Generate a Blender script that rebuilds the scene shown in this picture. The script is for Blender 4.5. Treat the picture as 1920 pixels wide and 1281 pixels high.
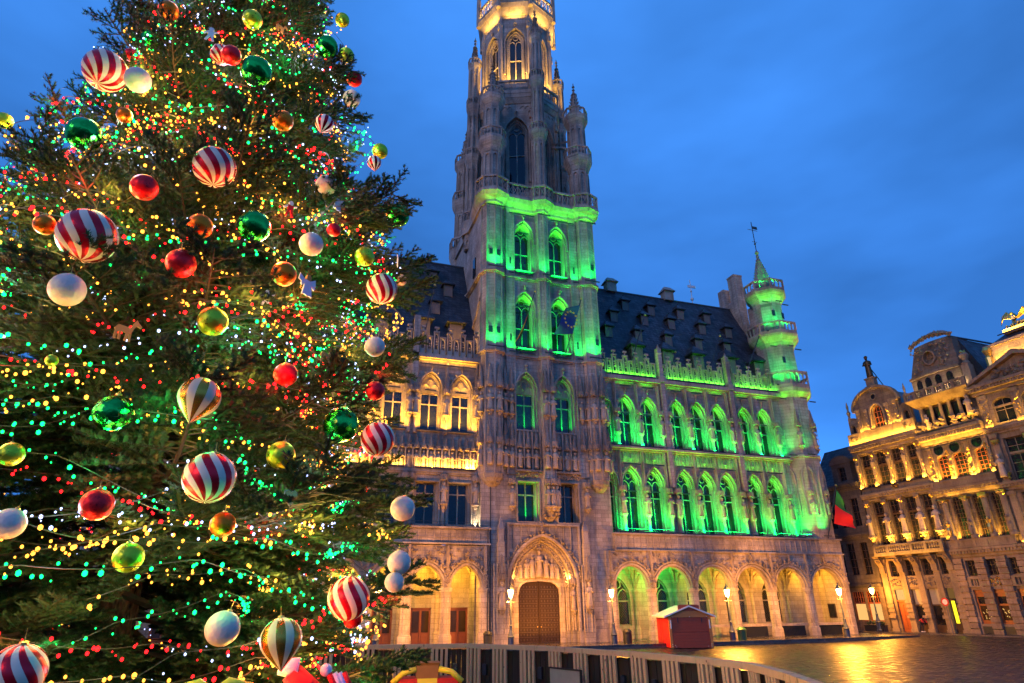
import bpy, math, random
from mathutils import Vector, Matrix
rad = math.radians
SC = bpy.context.scene
COL = SC.collection
for o in list(bpy.data.objects): bpy.data.objects.remove(o)

# ------------------------------------------------------------------ camera
PITCH, YAW, ROLL = rad(23.1), rad(18.8), rad(-0.53)
cd = bpy.data.cameras.new('camera'); cam = bpy.data.objects.new('camera', cd); COL.objects.link(cam)
cd.sensor_width = 36.0; cd.lens = 36.0 * 1170 / 1920; cd.clip_start = 0.1; cd.clip_end = 3000
_fw = Vector((math.sin(YAW)*math.cos(PITCH), math.cos(YAW)*math.cos(PITCH), math.sin(PITCH)))
_r0 = Vector((math.cos(YAW), -math.sin(YAW), 0)); _u0 = _r0.cross(_fw)
_rt = _r0*math.cos(ROLL) + _u0*math.sin(ROLL); _up = _u0*math.cos(ROLL) - _r0*math.sin(ROLL)
_m = Matrix((_rt, _up, -_fw)).transposed().to_4x4(); _m.translation = (0, 0, 2.65)
cam.matrix_world = _m
SC.camera = cam

# ------------------------------------------------------------------ dusk sky, warm fill sun, exposure
SUN_EL, SUN_AZ = rad(17.0), rad(236.0)          # sky sun and added warm fill behind the viewer, raised for relief shading
w = bpy.data.worlds.new('World'); SC.world = w; w.use_nodes = True
nt = w.node_tree; nt.nodes.clear()
def wn(t, **k):
    n = nt.nodes.new(t)
    for a, b in k.items(): setattr(n, a, b)
    return n
sky = wn('ShaderNodeTexSky', sky_type='NISHITA', sun_disc=False)
sky.sun_elevation = SUN_EL; sky.sun_rotation = SUN_AZ; sky.altitude = 50; sky.air_density = 1.0; sky.dust_density = 0.3; sky.ozone_density = 4.0
hs = wn('ShaderNodeMix', data_type='RGBA', blend_type='MULTIPLY'); hs.inputs[0].default_value = 1.0
hs.inputs[7].default_value = (0.26, 0.74, 1.62, 1)          # after sunset the air passes on mostly blue
tc = wn('ShaderNodeTexCoord'); mp = wn('ShaderNodeMapping'); mp.inputs['Scale'].default_value = (1.0, 1.0, 2.6)
mp.inputs['Rotation'].default_value = (0.35, 0.2, 0.5)
ns = wn('ShaderNodeTexNoise'); ns.inputs['Scale'].default_value = 1.15; ns.inputs['Detail'].default_value = 5; ns.inputs['Roughness'].default_value = 0.5
cr = wn('ShaderNodeMapRange'); cr.inputs[1].default_value = 0.36; cr.inputs[2].default_value = 0.64; cr.inputs[3].default_value = 0.66; cr.inputs[4].default_value = 1.34
hs2 = wn('ShaderNodeMix', data_type='RGBA', blend_type='MULTIPLY'); hs2.inputs[0].default_value = 1.0
fl = wn('ShaderNodeMix', data_type='RGBA'); fl.inputs[0].default_value = 0.62; fl.inputs[7].default_value = (0.90, 4.25, 13.2, 1)   # thin even cloud layer lit by the dusk
bg = wn('ShaderNodeBackground'); bg.inputs[1].default_value = 0.047
ow = wn('ShaderNodeOutputWorld')
L = nt.links.new
L(sky.outputs[0], hs.inputs[6]); L(hs.outputs[2], fl.inputs[6]); L(fl.outputs[2], hs2.inputs[6])
L(tc.outputs['Generated'], mp.inputs[0]); L(mp.outputs[0], ns.inputs[0]); L(ns.outputs[0], cr.inputs[0]); L(cr.outputs[0], hs2.inputs[7])
L(hs2.outputs[2], bg.inputs[0]); L(bg.outputs[0], ow.inputs[0])
sd = bpy.data.lights.new('fill_sun', 'SUN'); so = bpy.data.objects.new('fill_sun', sd); COL.objects.link(so)
sd.energy = 0.32; sd.angle = rad(16); sd.color = (1.0, 0.62, 0.48)
sdir = Vector((math.sin(SUN_AZ)*math.cos(SUN_EL), math.cos(SUN_AZ)*math.cos(SUN_EL), math.sin(SUN_EL)))
so.rotation_euler = sdir.to_track_quat('Z', 'Y').to_euler(); so.location = (-20, -40, 60)
vs = SC.view_settings; vs.view_transform = 'Standard'; vs.look = 'None'; vs.exposure = 0.88; vs.gamma = 1.0
try: vs.use_curve_mapping = False
except Exception: pass
SC.render.engine = 'CYCLES'
cy = SC.cycles; cy.use_denoising = True; cy.use_adaptive_sampling = True; cy.adaptive_threshold = 0.035; cy.adaptive_min_samples = 32; cy.max_bounces = 3; cy.diffuse_bounces = 1; cy.glossy_bounces = 2; cy.transmission_bounces = 4
cy.transparent_max_bounces = 6; cy.sample_clamp_indirect = 4.0; cy.sample_clamp_direct = 0; cy.caustics_reflective = False; cy.caustics_refractive = False
try: cy.denoising_prefilter = 'ACCURATE'
except Exception: pass

# ------------------------------------------------------------------ materials
MATS = {}
def new_mat(name):
    m = bpy.data.materials.new(name); m.use_nodes = True
    t = m.node_tree; t.nodes.clear(); MATS[name] = m
    out = t.nodes.new('ShaderNodeOutputMaterial')
    return m, t, out
def nd(t, typ, **k):
    n = t.nodes.new(typ)
    for a, b in k.items():
        if a in n.inputs.keys() if hasattr(n.inputs, 'keys') else False: n.inputs[a].default_value = b
        else: setattr(n, a, b)
    return n
def mixc(t, fac, a, b, blend='MIX'):
    n = t.nodes.new('ShaderNodeMix'); n.data_type = 'RGBA'; n.blend_type = blend
    for i, v in ((0, fac), (6, a), (7, b)):
        if hasattr(v, 'links'): t.links.new(v, n.inputs[i])
        else: n.inputs[i].default_value = v if i == 0 else (*v, 1)
    return n.outputs[2]
def ramp(t, sock, lo, hi, a=0.0, b=1.0):
    n = t.nodes.new('ShaderNodeMapRange'); t.links.new(sock, n.inputs[0])
    for i, v in enumerate((lo, hi, a, b)): n.inputs[i+1].default_value = v
    return n.outputs[0]
def noise(t, vec, scale, detail=4, rough=0.55):
    n = t.nodes.new('ShaderNodeTexNoise'); n.inputs['Scale'].default_value = scale
    n.inputs['Detail'].default_value = detail; n.inputs['Roughness'].default_value = rough
    if vec is not None: t.links.new(vec, n.inputs[0])
    return n.outputs[0]
def mapped(t, sock, scale):
    n = t.nodes.new('ShaderNodeMapping'); n.inputs['Scale'].default_value = scale; t.links.new(sock, n.inputs[0]); return n.outputs[0]
def pos(t): return t.nodes.new('ShaderNodeNewGeometry').outputs['Position']
def objco(t): return t.nodes.new('ShaderNodeTexCoord').outputs['Object']
def wallvec(t):
    s = t.nodes.new('ShaderNodeSeparateXYZ'); t.links.new(pos(t), s.inputs[0])
    a = t.nodes.new('ShaderNodeMath'); a.operation = 'ADD'; t.links.new(s.outputs[0], a.inputs[0]); t.links.new(s.outputs[1], a.inputs[1])
    c = t.nodes.new('ShaderNodeCombineXYZ'); t.links.new(a.outputs[0], c.inputs[0]); t.links.new(s.outputs[2], c.inputs[1])
    return c.outputs[0]
def bump(t, h, strength, dist=0.02, prev=None):
    n = t.nodes.new('ShaderNodeBump'); n.inputs['Strength'].default_value = strength; n.inputs['Distance'].default_value = dist
    t.links.new(h, n.inputs['Height'])
    if prev is not None: t.links.new(prev, n.inputs['Normal'])
    return n.outputs[0]
def princ(t, out, col, rough=0.6, metal=0.0, normal=None, spec=0.5, coat=0.0, emit=None, es=0.0):
    p = t.nodes.new('ShaderNodeBsdfPrincipled')
    for k, v in (('Base Color', col), ('Roughness', rough), ('Metallic', metal)):
        if hasattr(v, 'links'): t.links.new(v, p.inputs[k])
        else: p.inputs[k].default_value = (*v, 1) if k == 'Base Color' else v
    p.inputs['Specular IOR Level'].default_value = spec; p.inputs['Coat Weight'].default_value = coat
    if normal is not None: t.links.new(normal, p.inputs['Normal'])
    if emit is not None:
        p.inputs['Emission Color'].default_value = (*emit, 1); p.inputs['Emission Strength'].default_value = es
    t.links.new(p.outputs[0], out.inputs[0]); return p

def stone(name, base, soot, brick=True, bw=0.75, rh=0.34, bstr=0.5, carve=0.0, sootamt=0.6):
    m, t, out = new_mat(name); v = wallvec(t); P = pos(t)
    c = base
    nrm = None
    if brick:
        b = t.nodes.new('ShaderNodeTexBrick'); t.links.new(v, b.inputs[0])
        b.inputs['Scale'].default_value = 1.0; b.inputs['Brick Width'].default_value = bw; b.inputs['Row Height'].default_value = rh
        b.inputs['Mortar Size'].default_value = 0.014; b.inputs['Mortar Smooth'].default_value = 0.3; b.inputs['Bias'].default_value = 0.0
        b.inputs['Color1'].default_value = (*[x*1.12 for x in base], 1); b.inputs['Color2'].default_value = (*[x*0.80 for x in base], 1)
        b.inputs['Mortar'].default_value = (*[x*0.45 for x in base], 1)
        c = b.outputs[0]; nrm = bump(t, b.outputs[1], -bstr, 0.03)
    n1 = noise(t, mapped(t, P, (0.5, 0.5, 0.35)), 1.0, 5, 0.6)
    c = mixc(t, ramp(t, n1, 0.38, 0.70, 0, 0.7), c, soot)
    st = noise(t, mapped(t, P, (2.3, 2.3, 0.22)), 1.0, 4, 0.65)           # rain streaks
    c = mixc(t, ramp(t, st, 0.50, 0.72, 0, sootamt), c, soot)
    fine = noise(t, P, 9.0, 4, 0.7)
    c = mixc(t, 1.0, c, mixc(t, fine, (0.58, 0.57, 0.56), (1.42, 1.42, 1.40)), 'MULTIPLY')
    nrm = bump(t, noise(t, P, 11.0, 4, 0.65), 0.6, 0.03, nrm)
    if carve: nrm = bump(t, noise(t, mapped(t, P, (1, 1, 0.7)), 4.5, 3, 0.55), carve, 0.18, nrm)
    princ(t, out, c, 0.85, 0, nrm, 0.25); return m
STONE_C, SOOT_C = (0.47, 0.39, 0.325), (0.10, 0.082, 0.075)
stone('stone', STONE_C, SOOT_C)
stone('stone_trim', (0.46, 0.375, 0.31), SOOT_C, brick=False, sootamt=0.7)
stone('stone_carved', (0.38, 0.305, 0.25), (0.085, 0.065, 0.058), brick=False, carve=0.9, sootamt=0.7)
stone('statue_stone', (0.54, 0.43, 0.33), (0.14, 0.10, 0.085), brick=False, carve=0.5, sootamt=0.5)
stone('stone_pale', (0.52, 0.42, 0.32), (0.20, 0.15, 0.12), bw=0.9, rh=0.38)
stone('house_stone', (0.235, 0.178, 0.125), (0.055, 0.042, 0.036), bw=0.9, rh=0.40)
stone('house_trim', (0.29, 0.222, 0.152), (0.065, 0.05, 0.042), brick=False)
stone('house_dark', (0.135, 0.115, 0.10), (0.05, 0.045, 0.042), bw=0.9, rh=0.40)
stone('rusticated', (0.30, 0.225, 0.17), (0.085, 0.066, 0.055), bw=1.4, rh=0.52, bstr=1.0)

def plain(name, col, rough=0.6, metal=0.0, var=0.18, nscale=6.0, bstr=0.15, spec=0.5, coat=0.0):
    m, t, out = new_mat(name); P = pos(t)
    n = noise(t, P, nscale, 4, 0.6)
    c = mixc(t, n, tuple(x*(1-var) for x in col), tuple(min(1, x*(1+var)) for x in col))
    princ(t, out, c, rough, metal, bump(t, noise(t, P, nscale*3, 3), bstr, 0.01), spec, coat); return m
plain('gilt', (0.95, 0.60, 0.16), 0.32, 1.0, 0.25)
plain('iron', (0.030, 0.034, 0.042), 0.45, 0.3, 0.3)
plain('lamp_paint', (0.060, 0.075, 0.105), 0.40, 0.3, 0.2)
plain('lead', (0.10, 0.11, 0.12), 0.5, 0.4)
plain('wood_red', (0.27, 0.075, 0.025), 0.45, 0, 0.3, 3)
plain('wood_dark', (0.055, 0.028, 0.016), 0.5, 0, 0.3, 4)
plain('curtain', (0.30, 0.28, 0.24), 0.9)
plain('bronze', (0.10, 0.062, 0.030), 0.45, 0.8, 0.3)
plain('white_paint', (0.72, 0.70, 0.66), 0.5, 0, 0.08)
plain('hut_red', (0.55, 0.012, 0.010), 0.35, 0, 0.10, 3, 0.05)
plain('hut_brown', (0.30, 0.048, 0.012), 0.42, 0, 0.18, 3, 0.05)
plain('hut_frame', (0.50, 0.18, 0.035), 0.45, 0, 0.2, 5)
plain('bin_black', (0.018, 0.020, 0.022), 0.5, 0.2)
plain('bin_green', (0.015, 0.085, 0.030), 0.45)
plain('verdigris', (0.06, 0.16, 0.20), 0.55, 0.2)
def mat_glass(name, col, rough=0.07):
    m, t, out = new_mat(name); P = pos(t)
    princ(t, out, mixc(t, noise(t, P, 1.3, 2), tuple(x*0.5 for x in col), tuple(x*1.5 for x in col)), rough, 0,
          bump(t, noise(t, P, 2.2, 2), 0.06, 0.05), 0.5); return m
mat_glass('glass', (0.010, 0.012, 0.018)); mat_glass('glass_warm', (0.050, 0.028, 0.012), 0.12)
def mat_lead_glass():       # leaded diamond panes
    m, t, out = new_mat('glass_leaded'); v = wallvec(t)
    mp = t.nodes.new('ShaderNodeMapping'); mp.inputs['Rotation'].default_value = (0, 0, rad(45)); mp.inputs['Scale'].default_value = (1, 1, 1); t.links.new(v, mp.inputs[0])
    b = t.nodes.new('ShaderNodeTexBrick'); b.offset = 0; t.links.new(mp.outputs[0], b.inputs[0])
    b.inputs['Scale'].default_value = 1; b.inputs['Brick Width'].default_value = 0.16; b.inputs['Row Height'].default_value = 0.16; b.inputs['Mortar Size'].default_value = 0.012
    b.inputs['Color1'].default_value = (0.012, 0.012, 0.010, 1); b.inputs['Color2'].default_value = (0.004, 0.005, 0.007, 1); b.inputs['Mortar'].default_value = (0.10, 0.08, 0.05, 1)
    princ(t, out, b.outputs[0], 0.15, 0, bump(t, b.outputs[1], 0.4, 0.02), 0.5)
mat_lead_glass()
def mat_emit(name, col, s):
    m, t, out = new_mat(name)
    e = t.nodes.new('ShaderNodeEmission'); e.inputs[0].default_value = (*col, 1); e.inputs[1].default_value = s
    t.links.new(e.outputs[0], out.inputs[0]); return m
mat_emit('lamp_glow', (1.0, 0.55, 0.18), 30.0)
mat_emit('shop_yellow', (1.0, 0.78, 0.02), 1.1)
mat_emit('shop_warm', (1.0, 0.55, 0.16), 0.55)
mat_emit('shop_dim', (1.0, 0.50, 0.14), 0.10)
mat_emit('led_green', (0.08, 1.0, 0.3), 3.0)
mat_emit('led_yellow', (1.0, 0.72, 0.2), 3.0)
def mat_slate():
    m, t, out = new_mat('slate'); v = wallvec(t); P = pos(t)
    b = t.nodes.new('ShaderNodeTexBrick'); t.links.new(v, b.inputs[0])
    b.inputs['Scale'].default_value = 1; b.inputs['Brick Width'].default_value = 0.42; b.inputs['Row Height'].default_value = 0.36; b.inputs['Mortar Size'].default_value = 0.022
    b.inputs['Color1'].default_value = (0.062, 0.068, 0.082, 1); b.inputs['Color2'].default_value = (0.022, 0.026, 0.036, 1); b.inputs['Mortar'].default_value = (0.006, 0.006, 0.008, 1)
    c = mixc(t, ramp(t, noise(t, mapped(t, P, (0.5, 0.5, 0.12)), 1.2, 4), 0.4, 0.7), b.outputs[0], (0.016, 0.021, 0.024))
    c = mixc(t, 1.0, c, mixc(t, noise(t, P, 2.5, 4, 0.7), (0.5, 0.5, 0.5), (1.6, 1.6, 1.6)), 'MULTIPLY')
    princ(t, out, c, ramp(t, noise(t, P, 1.5, 3), .3, .7, .4, .7), 0, bump(t, b.outputs[1], -0.9, 0.05), 0.4)
mat_slate()
def mat_cobble():
    m, t, out = new_mat('cobbles'); P = pos(t)
    mp = t.nodes.new('ShaderNodeMapping'); mp.inputs['Rotation'].default_value = (0, 0, rad(24)); t.links.new(P, mp.inputs[0])
    wob = t.nodes.new('ShaderNodeTexNoise'); wob.inputs['Scale'].default_value = 1.1; t.links.new(mp.outputs[0], wob.inputs[0])
    ad = t.nodes.new('ShaderNodeMix'); ad.data_type = 'VECTOR'; ad.inputs[0].default_value = 0.06; t.links.new(mp.outputs[0], ad.inputs[4]); t.links.new(wob.outputs[1], ad.inputs[5])
    b = t.nodes.new('ShaderNodeTexBrick'); t.links.new(ad.outputs[1], b.inputs[0])
    b.inputs['Scale'].default_value = 1; b.inputs['Brick Width'].default_value = 0.34; b.inputs['Row Height'].default_value = 0.23; b.inputs['Mortar Size'].default_value = 0.034; b.inputs['Mortar Smooth'].default_value = 0.7
    b.inputs['Color1'].default_value = (0.050, 0.048, 0.052, 1); b.inputs['Color2'].default_value = (0.009, 0.009, 0.011, 1); b.inputs['Mortar'].default_value = (0.004, 0.004, 0.004, 1)
    n = noise(t, P, 0.35, 4, 0.6)
    rr_ = t.nodes.new('ShaderNodeMath'); rr_.operation = 'ADD'; t.links.new(ramp(t, noise(t, P, 1.4, 5, 0.65), 0.30, 0.70, 0.08, 0.22), rr_.inputs[0]); t.links.new(ramp(t, b.outputs[0], 0.008, 0.05, 0.34, 0.02), rr_.inputs[1]); r = rr_.outputs[0]
    nr = bump(t, b.outputs[1], -1.0, 0.14); nr = bump(t, noise(t, P, 5, 3), 0.8, 0.09, nr); nr = bump(t, noise(t, P, 1.6, 3), 0.4, 0.12, nr)
    princ(t, out, mixc(t, ramp(t, n, 0.35, 0.7), b.outputs[0], (0.016, 0.016, 0.018)), r, 0, nr, 0.34)
mat_cobble()
def mat_flags():
    m, t, out = new_mat('paving'); P = pos(t)
    b = t.nodes.new('ShaderNodeTexBrick'); t.links.new(P, b.inputs[0])
    b.inputs['Scale'].default_value = 1; b.inputs['Brick Width'].default_value = 0.9; b.inputs['Row Height'].default_value = 0.6; b.inputs['Mortar Size'].default_value = 0.012
    b.inputs['Color1'].default_value = (0.075, 0.068, 0.062, 1); b.inputs['Color2'].default_value = (0.045, 0.042, 0.040, 1); b.inputs['Mortar'].default_value = (0.015, 0.014, 0.013, 1)
    r = ramp(t, noise(t, P, 0.9, 5, 0.6), 0.35, 0.65, 0.10, 0.34)
    princ(t, out, b.outputs[0], r, 0, bump(t, noise(t, P, 5, 4), 0.25, 0.03, bump(t, b.outputs[1], -0.5, 0.02)), 0.6)
mat_flags()
def mat_wood(name, a, b_, stain):
    m, t, out = new_mat(name); v = objco(t); P = pos(t)
    g = noise(t, mapped(t, P, (9, 9, 0.7)), 1.6, 5, 0.6)
    c = mixc(t, g, a, b_)
    c = mixc(t, ramp(t, noise(t, mapped(t, P, (3, 3, 1.2)), 1.5, 4, 0.7), 0.58, 0.72, 0, 0.85), c, stain)
    kn = t.nodes.new('ShaderNodeTexVoronoi'); kn.inputs['Scale'].default_value = 3.2; t.links.new(P, kn.inputs[0])
    c = mixc(t, ramp(t, kn.outputs[0], 0.05, 0.09, 0.9, 0.0), c, stain)
    princ(t, out, c, 0.7, 0, bump(t, g, 0.3, 0.01), 0.3)
mat_wood('fence_wood', (0.72, 0.48, 0.27), (0.50, 0.31, 0.165), (0.10, 0.045, 0.022))
mat_wood('fence_dark', (0.045, 0.033, 0.024), (0.020, 0.016, 0.013), (0.008, 0.007, 0.006))
mat_wood('door_wood', (0.048, 0.023, 0.011), (0.022, 0.011, 0.006), (0.03, 0.015, 0.008))
mat_wood('twig', (0.060, 0.036, 0.020), (0.028, 0.017, 0.011), (0.012, 0.009, 0.007))
def mat_bark():
    m, t, out = new_mat('bark'); P = pos(t); v = t.nodes.new('ShaderNodeTexVoronoi'); v.inputs['Scale'].default_value = 1.0; t.links.new(mapped(t, P, (22, 22, 9)), v.inputs[0])
    n = noise(t, mapped(t, P, (6, 6, 2)), 2.0, 6, .7)
    c = mixc(t, ramp(t, n, .35, .7), (.030, .019, .012), (.17, .098, .052)); c = mixc(t, ramp(t, v.outputs[0], .1, .5, 0, .8), (.020, .013, .009), c)
    princ(t, out, c, .9, 0, bump(t, n, .8, .05, bump(t, v.outputs[0], 1.0, .05)), .2)
mat_bark()

# ------------------------------------------------------------------ mesh helpers
ORG = {}
def tag(o, label=None, cat=None, group=None, kind=None):
    for k, v in (('label', label), ('category', cat), ('group', group), ('kind', kind)):
        if v: o[k] = v
    return o
def empty(name, loc=(0, 0, 0), rz=0.0, local=False):
    o = bpy.data.objects.new(name, None); COL.objects.link(o); o.empty_display_size = 0.3
    o.location = loc; o.rotation_euler = (0, 0, rz); ORG[o.name] = Vector((0, 0, 0)) if local else Vector(loc); return o
def arch_pts(cx, hw, zs, za, n=7):
    h = za - zs
    if h < 0.02: return [(cx-hw, zs), (cx+hw, zs)]
    L_ = []
    if h >= hw:
        c = (h*h - hw*hw)/(2*hw); R_ = c + hw; phi = math.acos(-c/R_)
        for i in range(n+1):
            th = math.pi + (phi - math.pi)*i/n; L_.append((c + R_*math.cos(th), R_*math.sin(th)))
    else:
        for i in range(n+1):
            a = math.pi/2*i/n; L_.append((-hw*math.cos(a), h*(0.86*math.sin(a) + 0.14*a/(math.pi/2))))
    L_[-1] = (0, h)
    pts = [(cx+x, zs+z) for x, z in L_]
    return pts + [(2*cx-x, z) for x, z in pts[-2::-1]]
class MB:
    def __init__(s, T=None): s.v = []; s.f = []; s.m = []; s.T = T; s.mi = 0
    def add(s, vs_, fs, mi=None):
        o = len(s.v)
        s.v += [tuple(s.T(*p)) for p in vs_] if s.T else [tuple(p) for p in vs_]
        s.f += [tuple(i+o for i in f) for f in fs]; s.m += [s.mi if mi is None else mi]*len(fs); return s
    def box(s, x0, x1, y0, y1, z0, z1, mi=None):
        return s.add([(x0,y0,z0),(x1,y0,z0),(x1,y1,z0),(x0,y1,z0),(x0,y0,z1),(x1,y0,z1),(x1,y1,z1),(x0,y1,z1)],
                     [(3,2,1,0),(4,5,6,7),(0,1,5,4),(1,2,6,5),(2,3,7,6),(3,0,4,7)], mi)
    def prism(s, poly, z0, z1, mi=None, top=None):
        n = len(poly); top = top or poly
        return s.add([(x,y,z0) for x,y in poly]+[(x,y,z1) for x,y in top],
                     [tuple(range(n-1,-1,-1)), tuple(range(n,2*n))]+[(i,(i+1)%n,n+(i+1)%n,n+i) for i in range(n)], mi)
    def slab(s, poly, y0, y1, mi=None):            # polygon in x,z given counter-clockwise seen from the front, extruded in y
        n = len(poly)
        return s.add([(x,y0,z) for x,z in poly]+[(x,y1,z) for x,z in poly],
                     [tuple(range(n)), tuple(range(2*n-1,n-1,-1))]+[((i+1)%n,i,n+i,n+(i+1)%n) for i in range(n)], mi)
    def tube(s, path, r, n=6, mi=None, r2=None, cap=True):
        path = [Vector(p) for p in path]; k = len(path); vs_ = []
        for i, p in enumerate(path):
            d = (path[min(i+1,k-1)]-path[max(i-1,0)])
            d = d.normalized() if d.length > 1e-9 else Vector((0,0,1))
            a = d.cross(Vector((0,0,1)) if abs(d.z) < 0.9 else Vector((1,0,0))).normalized(); b = d.cross(a)
            rr = r if r2 is None else r + (r2-r)*i/max(k-1,1)
            for j in range(n):
                t_ = 2*math.pi*j/n; vs_.append(p + a*(rr*math.cos(t_)) + b*(rr*math.sin(t_)))
        fs = [(i*n+j, (i+1)*n+j, (i+1)*n+(j+1)%n, i*n+(j+1)%n) for i in range(k-1) for j in range(n)]
        if cap: fs += [tuple(range(n)), tuple(range(k*n-1,(k-1)*n-1,-1))]
        return s.add(vs_, fs, mi)
    def lathe(s, cx, cy, prof, n=8, rot=0.0, mi=None, sx=1.0, sy=1.0, fold=0.0, nf=5, ph=0.0):
        vs_ = []
        for r, z in prof:
            for j in range(n):
                a = 2*math.pi*j/n+rot; q = r*(1+fold*math.cos(nf*a+ph+z*2))
                vs_.append((cx+sx*q*math.cos(a), cy+sy*q*math.sin(a), z))
        k = len(prof)
        fs = [(i*n+j, i*n+(j+1)%n, (i+1)*n+(j+1)%n, (i+1)*n+j) for i in range(k-1) for j in range(n)]
        fs += [tuple(range(n-1,-1,-1)), tuple(range((k-1)*n, k*n))]
        return s.add(vs_, fs, mi)
    def ball(s, c, r, n=8, k=5, mi=None, sz=1.0):
        return s.lathe(c[0], c[1], [(max(r*math.sin(math.pi*i/k), r*0.02), c[2]-r*sz*math.cos(math.pi*i/k)) for i in range(k+1)], n, 0, mi)
    def lump(s, c, r, rng, mi=None):               # small carved knob
        d = [(1,0,0),(0,1,0),(-1,0,0),(0,-1,0),(0,0,1),(0,0,-1)]
        return s.add([(c[0]+x*r*rng.uniform(.6,1.2), c[1]+y*r*rng.uniform(.6,1.2), c[2]+z*r*rng.uniform(.6,1.3)) for x,y,z in d],
                     [(0,1,4),(1,2,4),(2,3,4),(3,0,4),(1,0,5),(2,1,5),(3,2,5),(0,3,5)], mi)
    def ring(s, path, wd, y0, y1, mi=None):        # moulding of width wd outside an x,z path, from y0 (front) to y1
        k = len(path); out_ = []
        for i in range(k):
            a = path[max(i-1,0)]; b = path[min(i+1,k-1)]
            dx, dz = b[0]-a[0], b[1]-a[1]; l = math.hypot(dx, dz) or 1
            out_.append((path[i][0]-dz/l*wd, path[i][1]+dx/l*wd))
        vs_ = [(x,y0,z) for x,z in path]+[(x,y0,z) for x,z in out_]+[(x,y1,z) for x,z in path]+[(x,y1,z) for x,z in out_]
        fs = []
        for i in range(k-1):
            fs += [(i,i+1,k+i+1,k+i),(k+i,k+i+1,3*k+i+1,3*k+i),(i+1,i,2*k+i,2*k+i+1)]
        fs += [(0,k,3*k,2*k),(k-1,3*k-1,4*k-1,2*k-1)]
        return s.add(vs_, fs, mi)
    def wall(s, x0, x1, z0, z1, y0, y1, ops, mi=None):
        """slab with openings: each (cx, half width, sill z, spring z, apex z)"""
        x = x0
        for cx, hw, zb, zs, za in sorted(ops):
            if cx-hw > x+1e-4: s.box(x, cx-hw, y0, y1, z0, z1, mi)
            if zb > z0+1e-4: s.box(cx-hw, cx+hw, y0, y1, z0, zb, mi)
            P_ = arch_pts(cx, hw, zs, za); k = len(P_)
            vs_ = [(a,y0,b) for a,b in P_]+[(a,y1,b) for a,b in P_]+[(a,y0,z1) for a,b in P_]+[(a,y1,z1) for a,b in P_]
            fs = []
            for i in range(k-1):
                fs += [(i,i+1,2*k+i+1,2*k+i),(k+i+1,k+i,3*k+i,3*k+i+1),(i+1,i,k+i,k+i+1),(2*k+i,2*k+i+1,3*k+i+1,3*k+i)]
            s.add(vs_, fs, mi); x = cx+hw
        if x1 > x+1e-4: s.box(x, x1, y0, y1, z0, z1, mi)
        return s
    def mesh(s, name, mats, org=None, smooth=False):
        me = bpy.data.meshes.new(name)
        v = s.v if org is None else [(a-org[0], b-org[1], c-org[2]) for a,b,c in s.v]
        me.from_pydata(v, [], s.f)
        for m in ([mats] if isinstance(mats, str) else mats): me.materials.append(MATS[m])
        if not isinstance(mats, str): me.polygons.foreach_set('material_index', s.m)
        if smooth: me.polygons.foreach_set('use_smooth', [True]*len(s.f))
        me.update(); return me
    def build(s, name, mats, parent=None, smooth=False):
        org = ORG[parent.name] if parent is not None else None
        o = bpy.data.objects.new(name, s.mesh(name, mats, org, smooth)); COL.objects.link(o)
        if parent is not None: o.parent = parent
        ORG[o.name] = org if org is not None else Vector((0,0,0)); return o
def place(name, me, parent, loc, rz=0.0, sc=None):
    o = bpy.data.objects.new(name, me); COL.objects.link(o)
    if parent is not None: o.parent = parent; o.location = Vector(loc)-ORG[parent.name]
    else: o.location = loc
    o.rotation_euler = (0, 0, rz)
    if sc is not None: o.scale = sc if hasattr(sc, '__len__') else (sc, sc, sc)
    ORG[o.name] = Vector((0,0,0)); return o
def area_light(name, loc, tgt, sx, sy, power, col, parent, spread=120):
    d = bpy.data.lights.new(name, 'AREA'); d.shape = 'RECTANGLE'; d.size = sx; d.size_y = sy; d.energy = power; d.color = col; d.spread = rad(spread)
    o = bpy.data.objects.new(name, d); COL.objects.link(o)
    z = (Vector(loc)-Vector(tgt)).normalized(); x = Vector((1,0,0))
    if isinstance(parent, tuple): parent, x = parent
    y = z.cross(x).normalized(); x = y.cross(z)
    m = Matrix((x, y, z)).transposed().to_4x4()
    if parent is not None:
        o.parent = parent; m.translation = Vector(loc)-ORG[parent.name]
    else: m.translation = loc
    o.matrix_local = m; return o
def point_light(name, loc, power, col, parent, r=0.12):
    d = bpy.data.lights.new(name, 'POINT'); d.energy = power; d.color = col; d.shadow_soft_size = r
    o = bpy.data.objects.new(name, d); COL.objects.link(o)
    if parent is not None: o.parent = parent; o.location = Vector(loc)-ORG[parent.name]
    else: o.location = loc
    return o
GREEN, LIME, YEL, ORA = (0.0, 1.0, 0.10), (0.10, 1.0, 0.01), (1.0, 0.48, 0.042), (1.0, 0.50, 0.13)
def flood(parent, x0, x1, y, z, power, col, lean=0.25, spread=110):
    """LED bar lying on a ledge along x, shining up the wall behind it"""
    b = MB(); b.box(x0, x1, y-0.05, y+0.05, z-0.16, z-0.06)
    o = b.build('floodlight_bar', 'iron', parent)
    area_light('floodlight', ((x0+x1)/2, y, z), ((x0+x1)/2, y+lean, z+1), x1-x0, 0.08, power, col, parent, spread)
    return o

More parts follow.
